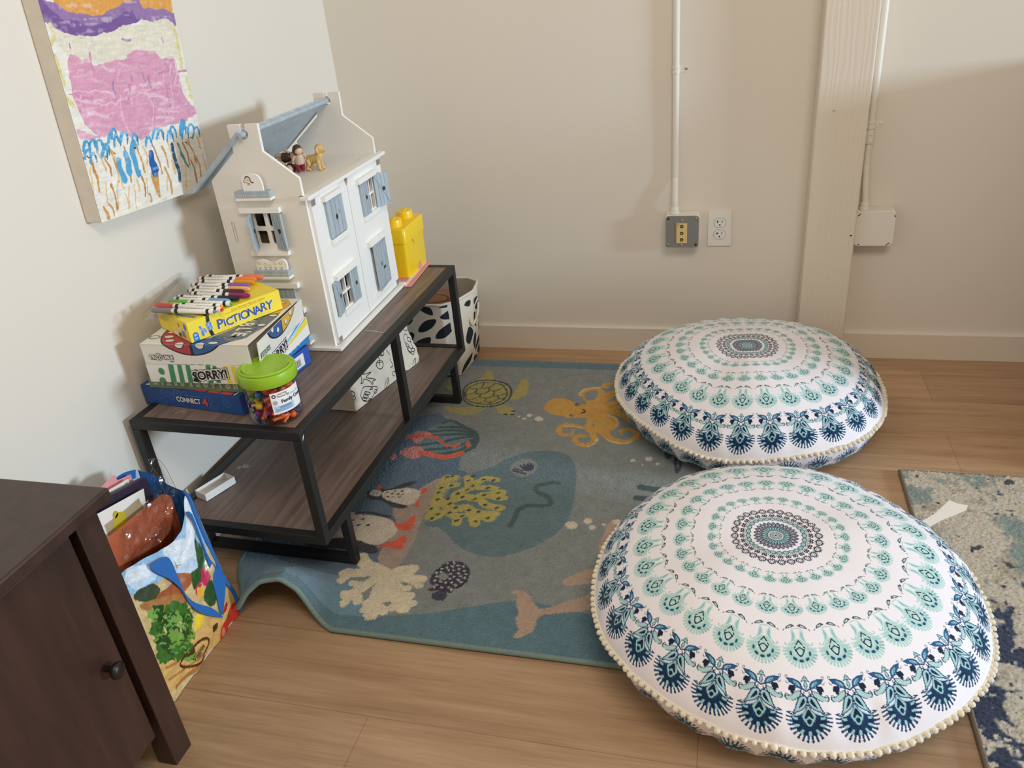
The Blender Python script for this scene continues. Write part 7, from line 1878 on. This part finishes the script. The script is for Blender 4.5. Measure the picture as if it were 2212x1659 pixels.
MB().add([(x, y, BZ + .002) for x, y in closed_loop(bin_outline(0, 0), 60)], [tuple(range(60))], M_CANVP).build('bottom', bn)
hp = [(.4150, -.170, .205), (.4210, -.178, .175), (.4235, -.165, .158), (.4280, -.120, .178), (.4285, -.098, .212)]
m = MB().tube(hp, [.0042] * 5, mat('rim_binding', None), 8); m.build('handle', bn, smooth=60)
mb = MB().box(.150, .350, -.255, -.075, BZ + .003, BZ + .236, mat('brown_felt', (142, 98, 74), .9, vary=(30, .08)))
mb.stroke(ngon(.285, -.165, .060, .038, 22), .004, Basis((0, 0, BZ + .236), (1, 0, 0), (0, 1, 0)), mat('dark_brown_line', (60, 34, 26), .8), .0006, closed=True)
tag(mb.build('felt_box', None, bevel=.012, seg=3), 'brown felt block with dark oval outline inside the leaf-print bin', 'toy')
# ------------------------------------------------------------------ painting on the left wall
CPAL = dict(orange=(224, 160, 78), purple=(150, 118, 168), purple2=(122, 88, 152), cream2=(228, 220, 200), yelw=(222, 212, 150), pink=(220, 158, 184), pinkl=(232, 188, 204), pinkd=(210, 140, 172), pinkm=(228, 174, 194), lilac=(172, 142, 178),
            ochre=(208, 154, 80), ochrel=(226, 190, 136), ochre2=(188, 136, 78), sky=(84, 164, 208), skyw=(214, 228, 232), teal=(52, 124, 150), cobalt=(34, 96, 168), deepb=(34, 82, 116), tealg=(98, 144, 150), black=(44, 44, 44))
CW, CH, CT, CTH = .386, .508, .036, math.radians(3.6)
n1_, n2_ = 330, 430
cu = np.linspace(0, CW, n1_)[:, None] + np.zeros((1, n2_)); cv = np.linspace(0, CH, n2_)[None] + np.zeros((n1_, 1))
ju = .0016 * blur2(None, 14, n1_, n2_) + .0005 * blur2(None, 4, n1_, n2_); jv = .0020 * blur2(None, 14, n1_, n2_) + .0006 * blur2(None, 4, n1_, n2_)
pc = Paint(cu + ju, cv + jv, (236, 231, 220)).trace([(a, b, (w * (.8 if b in ('purple', 'purple2') else .58) if a == 'l' else w), q) for a, b, w, q in TRACE['canvas']], CPAL)
streak = blur2(None, 3, n1_, n2_) * .03 + blur2(None, 12, n1_, n2_) * .03 + .05 * (blur2(None, 3, n2_, n1_ // 6 + 2)[:, np.minimum(np.arange(n1_) // 6, n1_ // 6)].T)
pcol = np.clip(pc.c.reshape(n1_, n2_, 3) * (1 + streak[..., None]), 0, 1)
lum = .22 * np.clip(blur2(None, 4, n2_, n1_ // 9 + 2)[:, np.minimum(np.arange(n1_) // 9, n1_ // 9)].T + .8 * blur2(None, 7, n1_, n2_) - .5, 0, 1.6)[..., None]
painted = (np.abs(pc.c.reshape(n1_, n2_, 3) - lin((236, 231, 220))).sum(-1) > .05)[..., None]
pcol = np.where(painted, pcol * (1 - lum) + lin((236, 228, 226)) * lum, pcol)
ht = .0006 + .00022 * np.clip(blur2(None, 5, n1_, n2_) + .5 * blur2(None, 2, n1_, n2_), -2, 2) * (np.abs(pc.c.reshape(n1_, n2_, 3) - lin((236, 231, 220))).sum(-1) > .05)
ex_ = np.array([0, math.cos(CTH), -math.sin(CTH)]); ez_ = np.array([0, math.sin(CTH), math.cos(CTH)]); co_ = np.array([.0375, -1.228, .8505])
pt_ = thing('canvas_painting', 'child-like canvas painting with pink block, orange top and blue flower stems on the left wall', 'painting', (.0, -1.03, 1.09))
M_ART = mat('acrylic_paint', attr='tint', rough=.42, spec=.4)
grid_obj('painted_face', co_ + cu[..., None] * ex_ + cv[..., None] * ez_ + np.array([1., 0, 0]) * (ht + .0002)[..., None], pcol, M_ART, pt_)
MC = Matrix(((0, 0, 1, co_[0]), (ex_[1], ez_[1], 0, co_[1]), (ex_[2], ez_[2], 0, co_[2]), (0, 0, 0, 1)))
MB().box(0, CW, 0, CH, -CT, -.0002, mat('canvas_edge', (216, 206, 192), .8, vary=(40, .05)), MC).build('stretcher', pt_, bevel=.002)

# ------------------------------------------------------------------ dark cabinet
M_ESP = mat('espresso_wood', (56, 35, 28), .42, vary=(1, .30, (40, 40, 5)), coat=.12)
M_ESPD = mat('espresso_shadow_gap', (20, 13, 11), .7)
cab = thing('cabinet', 'dark brown wooden cabinet with one round-knobbed door at the left front', 'cabinet', (.17, -2.0, 0))
MB().box(.022, .338, -2.42, -1.7165, .556, .578, M_ESP).build('top', cab, bevel=.004)
for y0 in (-1.782, -2.40): MB().box(.278, .318, y0, y0 + .046, .001, .5555, M_ESP).build('leg', cab, bevel=.002)
for y0 in (-1.782, -2.40): MB().box(.028, .068, y0, y0 + .046, .001, .5555, M_ESP).build('leg', cab, bevel=.002)
MB().box(.066, .280, -1.768, -1.750, .07, .5555, M_ESP).build('side_panel', cab); MB().box(.066, .280, -2.386, -2.368, .07, .5555, M_ESP).build('side_panel', cab)
MB().box(.034, .040, -2.36, -1.775, .07, .5555, M_ESP).build('back_panel', cab)
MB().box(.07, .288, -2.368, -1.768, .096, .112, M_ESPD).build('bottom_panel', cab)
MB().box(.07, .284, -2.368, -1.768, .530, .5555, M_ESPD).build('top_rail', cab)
dr_ = MB().box(.294, .314, -2.345, -1.794, .094, .541, M_ESP).build('door', cab, bevel=.002)
MB().lathe([(.0055, 0), (.0050, .010), (.0070, .014), (.0130, .017), (.0148, .021), (.0138, .025), (.0090, .028), (.0001, .029)], (.3142, -1.8275, .298), mat('dark_bronze_knob', (46, 40, 38), .35, metal=.5), 24, (1, 0, 0)).build('knob', dr_, smooth=50)

# ------------------------------------------------------------------ shopping bag
BPAL = dict(bskyd=(150, 190, 224), bsky=(196, 218, 236), bwhite=(226, 234, 240), tree=(58, 70, 46), basket=(196, 178, 150), terra=(166, 92, 52), wood=(172, 118, 66), leafd=(48, 86, 40), radish=(196, 44, 84), pepper=(238, 180, 56), board=(222, 176, 104), boardd=(178, 122, 58), yel=(240, 206, 50),
            lettuce=(58, 112, 36), lettuced=(30, 74, 26), lettucel=(118, 164, 68), tomato=(214, 56, 36), tomatol=(236, 140, 110), chili=(190, 34, 34), seed=(74, 58, 30), brand=(84, 40, 20))
bp0 = np.array([.225, -1.42, 0.]); bup = np.array([-.03, 0, .32]); bup /= np.linalg.norm(bup); bry = np.array([.01, 1, 0]); bry /= np.linalg.norm(bry); bnn = np.cross(bry, bup)
n1_, n2_ = 300, 300
ba = np.linspace(-.311, .014, n1_)[:, None] + np.zeros((1, n2_)); bt = np.linspace(0, 1, n2_)[None] + np.zeros((n1_, 1))
rim_a = np.array([-.335, -.26, -.2, -.12, -.07, -.041, -.018, -.006, .012]); rim_h = np.array([.335, .325, .311, .285, .272, .276, .300, .325, .344])
rim = np.interp(ba, rim_a, rim_h); k_ = np.ones(13) / 13; r1 = np.convolve(np.pad(rim[:, 0], 6, 'edge'), k_, 'valid'); rim = r1[:, None] + np.zeros((1, n2_))
bb = .002 + bt * (rim - .002)
pb = Paint(ba + .0006 * rng.normal(size=ba.shape), bb + .0006 * rng.normal(size=ba.shape), (214, 186, 132)).trace(TRACE['bag'], BPAL)
bc = pb.c.reshape(n1_, n2_, 3) * (1 + .05 * blur2(None, 10, n1_, n2_) + .07 * blur2(None, 3, n1_, n2_))[..., None]
sg_t = sstep(-.311, -.28, ba) * (1 - sstep(-.02, .014, ba))
bw = (.006 * np.sin(PI * bt) + .0028 * blur2(None, 40, n1_, n2_) + .0012 * blur2(None, 16, n1_, n2_)) * sg_t
Pfb = bp0 + ba[..., None] * bry + bb[..., None] * bup + bnn * bw[..., None]
gb = thing('shopping_bag', 'reusable shopping bag printed with vegetables and blue handles between the cabinet and the shelf', 'bag', (.14, -1.58, 0))
M_BAGP = mat('printed_bag', attr='tint', rough=.4, bump=(350, .12, .001), coat=.15)
grid_obj('front_panel', Pfb, np.clip(bc, 0, 1), M_BAGP, gb)
M_BLUEW = mat('woven_blue', (38, 104, 176), .6, bump=(500, .3, .001)); M_BAGIN = mat('bag_inside', (206, 200, 190), .6)
BB = Basis(bp0, bry, bup)
pts = lambda k: tracepts(BAGC[k][1])
for k, h_ in (('strap2', .0085), ('strap1', .0110)):
    P_ = catmull(pts(k), True, 3).tolist(); MB().prism(P_, BB.__class__(BB.p(0, 0, h_), bry, bup), .0022, M_BLUEW).build('handle', gb, bevel=.0006)
MB().tube([tuple(BB.p(a, b_, .002)) for a, b_ in pts('pipe')], [.003, .0045, .005, .005, .0045, .004], M_BLUEW, 8).build('edge_binding', gb, smooth=60)
# heart-shaped brand reading VEGGIES
m = MB(); M_BRAND = mat('brand_brown', (84, 40, 20), .6)
HX, HY = -.1370, .0360
m.text('Veggies', HX, HY, .0165, BB, M_BRAND, .0075, .015, rot=.10, sx=.8)
m.build('lettering', gb)
m = MB()
m.stroke(pts('kmark'), .0012, BB, mat('pen_mark', (60, 60, 70), .6), .0105, smooth=False); m.stroke(pts('kmark2'), .0012, BB, mat('pen_mark', None), .0105, smooth=False)
m.build('pen_mark', gb)
def col(i): return Pfb[i, ::12]
hz = lambda n, x, y, z: np.stack([np.full(n, x), np.full(n, y), np.linspace(.002, z, n)], -1)
nn_ = col(0).shape[0]
bR = np.stack([np.linspace(.070, .085, nn_), np.linspace(-1.412, -1.404, nn_), np.linspace(.002, .378, nn_)], -1); bL = np.stack([np.linspace(.070, .085, nn_), np.full(nn_, -1.7295), np.linspace(.002, .395, nn_)], -1)
sheet(col(-1), bR, 24, M_BLUEW, 'gusset', gb, .004); sheet(col(0), bL, 24, M_BLUEW, 'gusset', gb, .004)
P_ = catmull(pts('backpanel')[:8], False, 4).tolist()
bk = [(-1.7295, .395), (-1.60, .402), (-1.50, .392), (-1.460, .3995), (-1.437, .393), (-1.412, .383), (-1.406, .300), (-1.412, .002), (-1.7295, .002)]
mbk = MB().prism(bk, Basis((.087, 0, 0), (0, 1, 0), (0, 0, 1)), .002, mat('bag_print_sky', (150, 190, 224), .5, vary=(18, .15)))
mbk.stroke([(-1.7295, .387), (-1.60, .394), (-1.50, .385), (-1.460, .390), (-1.437, .385), (-1.415, .375)], .018, Basis((.087, 0, 0), (0, 1, 0), (0, 0, 1)), M_BLUEW, .0006)
mbk.build('back_panel', gb)
MB().box(.075, .222, -1.7295, -1.418, .0015, .004, mat('bag_base_cream', (220, 208, 178), .7)).build('base_board', gb)
# things standing in the bag
def flat(name, label, cat, key, th, m_, x=None, smooth=False, **k):
    xx, s_ = BAGC[key]; P_ = tracepts(s_)
    low = min(P_, key=lambda q: q[1]); 
    ys = [q[0] for q in P_]; zl = .0045
    lo_, hi_ = max(min(ys), -1.738), min(max(ys), -1.425)
    top_ = [(min(max(y, -1.738), -1.425), z) for y, z in P_]
    B_ = Basis((x or xx, 0, 0), (0, 1, 0), (0, 0, 1))
    return tag(MB().prism(top_, B_, th, m_).build(name, None, bevel=.0006), label, cat), B_
def standing(name, label, cat, x, th, quad, m_):
    """upright flat item reaching down to the bag's base"""
    return tag(MB().prism(quad, Basis((x, 0, 0), (0, 1, 0), (0, 0, 1)), th, m_).build(name, None, bevel=.0008), label, cat)
standing('paper_folder', 'pink paper folder standing at the back of the shopping bag', 'folder', .101, .002, [(-1.70, .0052), (-1.44, .0052), (-1.440, .392), (-1.4755, .4020), (-1.4785, .4180), (-1.56, .4110), (-1.70, .425)], M_PINKP)
standing('paper_folder', 'second pink sheet just in front of the pink folder in the shopping bag', 'folder', .1085, .0012, [(-1.70, .0052), (-1.45, .0052), (-1.4465, .3855), (-1.4500, .3905), (-1.70, .440)], mat('pink_card_light', (232, 170, 174), .6))
ob_ = MB().prism([(-1.70, .0052), (-1.452, .0052), (-1.4670, .383), (-1.464, .399), (-1.70, .445)], Basis((.116, 0, 0), (0, 1, 0), (0, 0, 1)), .0015, M_WPAP)
ob_.stroke([(-1.478, .393), (-1.474, .396), (-1.472, .390), (-1.469, .395)], .0009, Basis((.116, 0, 0), (0, 1, 0), (0, 0, 1)), M_BLACK, .0003)
tag(ob_.build('paper_sheet', None), 'white paper sheet standing between the pink folder and the dark book', 'paper')
standing('book', 'large dark purple book standing in the shopping bag', 'book', .133, .011, [(-1.70, .0052), (-1.4435, .0052), (-1.4350, .367), (-1.4380, .386), (-1.70, .452)], mat('aubergine_cover', (52, 38, 58), .45))
B_ = Basis((.1475, 0, 0), (0, 1, 0), (0, 0, 1))
ph_ = MB().prism([(-1.70, .0052), (-1.478, .0052), (-1.4765, .344), (-1.4675, .380), (-1.70, .436)], B_, .0015, M_WPAP)
ph_.decal([(-1.585, .380), (-1.530, .374), (-1.488, .372), (-1.484, .345), (-1.50, .330), (-1.585, .330)], B_, mat('photo_sand', (178, 160, 124), .5), .0003)
ph_.decal(catmull([(-1.566, .362), (-1.556, .376), (-1.545, .380), (-1.533, .372), (-1.530, .360), (-1.540, .352), (-1.556, .350), (-1.566, .354)], True, 4).tolist(), B_, mat('photo_yellow', (196, 176, 40), .5), .0005)
ph_.decal(catmull([(-1.560, .376), (-1.558, .386), (-1.550, .388), (-1.545, .380), (-1.552, .374)], True, 4).tolist(), B_, mat('photo_yellow', None), .0005)
tag(ph_.build('photo_print', None), 'printed photo of a yellow toy duck standing in front of the dark book', 'photo')
standing('cardboard_panel', 'terracotta brown cardboard panel standing nearest the front in the shopping bag', 'cardboard', .1665, .006, [(-1.70, .0052), (-1.432, .0052), (-1.4280, .235), (-1.4250, .300), (-1.4265, .335), (-1.4420, .350), (-1.70, .375)], mat('terracotta_card', (182, 92, 58), .5, vary=(18, .10)))
M_FILM = clear_mat('cellophane', (.97, .97, .97), .09, .09); M_FILM2 = clear_mat('cellophane_tinted', (.80, .74, .68), .05, .14)
def film(key_pts, x, m_, name, label, amp, n=26):
    P_ = np.array(catmull(key_pts, True, 6)); lo_, hi_ = P_.min(0), P_.max(0)
    ys = np.linspace(lo_[0], hi_[0], n); zs = np.linspace(lo_[1], hi_[1], n)
    nz_ = amp * (blur2(None, 4, n, n) + .7 * blur2(None, 2, n, n))
    ins = np.zeros((n, n), bool)
    a = P_; b = np.roll(P_, -1, 0)
    for i in range(n):
        for j in range(n):
            y, z = ys[i], zs[j]; c_ = False
            for (x0, y0), (x1, y1) in zip(a, b):
                if (y0 > z) != (y1 > z) and y < (x1 - x0) * (z - y0) / (y1 - y0) + x0: c_ = not c_
            ins[i, j] = c_
    mbf = MB(); V_ = [(x + nz_[i, j], ys[i], zs[j]) for i in range(n) for j in range(n)]
    F_ = [(i * n + j, (i + 1) * n + j, (i + 1) * n + j + 1, i * n + j + 1) for i in range(n - 1) for j in range(n - 1) if ins[i, j] and ins[i + 1, j] and ins[i, j + 1] and ins[i + 1, j + 1]]
    mbf.add(V_, F_, m_); return mbf
mf = film([(-1.60, .27), (-1.585, .352), (-1.53, .374), (-1.48, .392), (-1.459, .4456), (-1.437, .4325), (-1.425, .405), (-1.418, .36), (-1.412, .32), (-1.425, .27), (-1.47, .255), (-1.54, .255)], .1755, M_FILM, '', '', .0035, 44)
mf.add([], [], M_FILM2)
ff = film([(-1.605, .292), (-1.50, .312), (-1.462, .312), (-1.455, .272), (-1.49, .248), (-1.55, .262)], .1785, M_FILM2, '', '', .0012, 30)
o_ = len(mf.v); mf.v += ff.v; mf.f += [tuple(o_ + i for i in f_) for f_ in ff.f]; mf.mi += [mf.slot(M_FILM2)] * len(ff.f)
mf.tube([(.1755, -1.459, .4456), (.1755, -1.437, .4325), (.1760, -1.425, .405), (.1760, -1.418, .36), (.1760, -1.412, .32)], .0006, clear_mat('film_fold', (.97, .97, .97), .30, .2), 6)
mf.tube([(.1755, -1.459, .4456), (.176, -1.455, .420), (.176, -1.448, .39), (.1765, -1.450, .34)], .0006, clear_mat('film_fold'), 6)
tag(mf.build('plastic_film', None, smooth=180), 'crumpled clear plastic film sticking up out of the shopping bag', 'plastic film')

# ------------------------------------------------------------------ conduits, boxes, outlet
M_PAINTM = mat('painted_metal', (232, 226, 214), .42, bump=(120, .08, .001)); M_GREYM = mat('grey_steel_plate', (132, 130, 126), .5, metal=.15, bump=(200, .1, .0005)); M_SCREW = mat('screw_steel', (176, 174, 168), .3, metal=.8)
M_IVORY = mat('ivory_plastic', (222, 192, 130), .45); M_SOCK = mat('socket_dark', (36, 30, 26), .7)
bx1 = thing('junction_box', 'square junction box with grey metal cover and ivory three-jack insert on the back wall', 'electrical box', (1.111, -.03, .441))
MB().box(1.060, 1.1625, -.051, -.0005, .390, .4925, M_PAINTM).build('box', bx1, bevel=.005, seg=3)
YF = -.0555; BF1 = Basis((0, YF, 0), (1, 0, 0), (0, 0, 1))
mb = MB().prism(rrect(1.0605, 1.1620, .3905, .4920, .009, 4), BF1, .0045, M_GREYM); pl_ = mb.build('cover_plate', bx1, bevel=.0012)
mb = MB().prism([(1.0935, .4055), (1.1265, .4055), (1.1265, .4700), (1.0935, .4700)], Basis((0, YF - .0025, 0), (1, 0, 0), (0, 0, 1)), .0025, M_IVORY)
BI = Basis((0, YF - .0025, 0), (1, 0, 0), (0, 0, 1))
for z in (.4595, .4375, .4165):
    mb.decal([(1.1055, z - .005), (1.1125, z - .005), (1.1155, z - .001), (1.1155, z + .001), (1.1125, z + .005), (1.1055, z + .005)], BI, M_SOCK); mb.rect(1.108, 1.112, z - .002, z + .001, BI, M_IVORY, .0006)
for k in range(4): mb.rect(1.096 + (k % 2) * .002, 1.099, .461 + k * .0022, .462 + k * .0022, BI, M_SOCK)
mb.build('jack_insert', bx1)
for x, z in ((1.0685, .4840), (1.1530, .4850), (1.0685, .4000), (1.1535, .4000), (1.1100, .4780), (1.1100, .3975)):
    MB().lathe([(.0034, -.0005), (.0034, .0015), (.0022, .0024), (.0001, .0025)], (x, YF, z), M_SCREW if (x, z) not in ((1.0685, .4840), (1.1535, .4000)) else M_SOCK, 12, (0, -1, 0)).build('screw', bx1, smooth=50)
out = thing('outlet', 'white double wall outlet beside the grey-covered junction box', 'outlet', (1.224, -.003, .434))
BO = Basis((0, -.0065, 0), (1, 0, 0), (0, 0, 1)); M_OUT = mat('outlet_white', (234, 230, 222), .35)
MB().prism(rrect(1.1885, 1.2600, .3785, .4915, .003, 3), BO, .006, M_OUT).build('face_plate', out, bevel=.0022)
for z in (.4545, .4165):
    mb = MB().prism([(1.2245 + .0170 * math.copysign(abs(math.cos(a)) ** .75, math.cos(a)), z + max(-.0138, min(.0138, .0165 * math.sin(a)))) for a in np.linspace(0, 2 * PI, 28, endpoint=False)], Basis((0, -.0088, 0), (1, 0, 0), (0, 0, 1)), .003, M_OUT)
    Bq = Basis((0, -.0088, 0), (1, 0, 0), (0, 0, 1))
    mb.rect(1.2160, 1.2182, z + .0005, z + .0085, Bq, M_SOCK); mb.rect(1.2140, 1.2202, z + .003, z + .0048, Bq, M_SOCK); mb.rect(1.2305, 1.2325, z + .001, z + .008, Bq, M_SOCK); mb.decal(ngon(1.2245, z - .0065, .0026, .0026, 12), Bq, M_SOCK)
    mb.stroke([(1.2245 + .0185 * math.cos(a), z + max(-.0150, min(.0150, .018 * math.sin(a)))) for a in np.linspace(0, 2 * PI, 28, endpoint=False)], .0008, BO, mat('outlet_gap', (150, 144, 134), .6), .0004, closed=True)
    mb.build('receptacle', out)
MB().lathe([(.0030, 0), (.0030, .0008), (.0001, .0012)], (1.2245, -.0066, .4355), M_OUT, 12, (0, -1, 0)).build('screw', out)
bx2 = thing('junction_box', 'square white-painted junction box at the right of the timber post', 'electrical box', (1.671, -.03, .445))
MB().box(1.6165, 1.7235, -.050, -.0005, .392, .4975, M_PAINTM).build('box', bx2, bevel=.005, seg=3)
mb = MB().prism(rrect(1.6160, 1.7240, .3925, .4970, .012, 4), Basis((0, -.0545, 0), (1, 0, 0), (0, 0, 1)), .0045, M_PAINTM)
B2 = Basis((0, -.0545, 0), (1, 0, 0), (0, 0, 1))
for pts_ in ([(1.6185, .4855), (1.6205, .4830), (1.6275, .4905), (1.6275, .4935)], [(1.7035, .3945), (1.7070, .3945), (1.7160, .4010), (1.7150, .4035)], [(1.7195, .4850), (1.7230, .4850), (1.7225, .4810), (1.7205, .4800)], [(1.6270, .3950), (1.6320, .3960), (1.6305, .3985), (1.6280, .3990)]): mb.decal(pts_, B2, M_SOCK)
mb.build('cover_plate', bx2, bevel=.001)
for x, z in ((1.7185, .4905), (1.6235, .3985)): MB().lathe([(.0042, -.0005), (.0042, .0018), (.0001, .0026)], (x, -.0545, z), M_PAINTM, 12, (0, -1, 0)).build('screw', bx2, smooth=50)
def conduit(label, x, yb, pts_, zclamp, clampw, coupling=None):
    t = thing('conduit', label, 'conduit', (x, yb, .5), 0)
    MB().tube(pts_, .0098, M_PAINTM, 16).build('pipe', t, smooth=60)
    x0, y0, z0 = pts_[0]
    MB().lathe([(.0150, 0), (.0150, .006), (.0125, .008), (.0125, .020), (.0110, .022)], (x0, y0, z0), M_PAINTM, 18).build('connector', t, smooth=40)
    m = MB().lathe([(.0100, -.010), (.0116, -.0098), (.0116, -.004), (.0106, -.003), (.0106, .003), (.0116, .004), (.0116, .0098), (.0100, .010)], (x, yb, zclamp), M_PAINTM, 20)
    m.prism(rrect(x + .006, x + clampw, zclamp - .0085, zclamp + .0085, .006, 4), Basis((0, -.0015, 0), (1, 0, 0), (0, 0, 1)), .0014, M_PAINTM)
    cl = m.build('clamp', t, smooth=40)
    MB().lathe([(.0042, 0), (.0042, .002), (.0001, .0034)], (x + clampw - .0075, -.0015, zclamp + .001), M_SCREW if coupling is None else M_PAINTM, 14, (0, -1, 0)).build('screw', cl, smooth=50)
    if coupling:
        m = MB().lathe([(.0098, -.017), (.0124, -.0165), (.0124, .0165), (.0098, .017)], (x, yb, coupling), M_PAINTM, 20)
        for dz_ in (-.010, .010): m.lathe([(.003, 0), (.003, .002), (.0001, .003)], (x + .002, yb - .0122, coupling + dz_), M_PAINTM, 10, (0, -1, 0))
        m.build('coupling', t, smooth=40)
    return t
conduit('white-painted conduit running up the back wall from the grey-covered junction box', 1.0865, -.0125, [(1.0865, -.031, .493), (1.0865, -.031, .525), (1.0865, -.026, .555), (1.0865, -.0165, .595), (1.0865, -.0125, .63), (1.0865, -.0125, .9), (1.0865, -.0125, 1.6), (1.0865, -.0125, 2.59)], .916, .036)
conduit('white-painted conduit running up beside the timber post from the white junction box', 1.6325, -.0145, [(1.6385, -.031, .498), (1.6380, -.031, .525), (1.6355, -.027, .56), (1.6330, -.0185, .61), (1.6325, -.0145, .655), (1.6325, -.0145, .9), (1.6325, -.0145, 1.6), (1.6325, -.0145, 2.59)], .738, .034, .703)
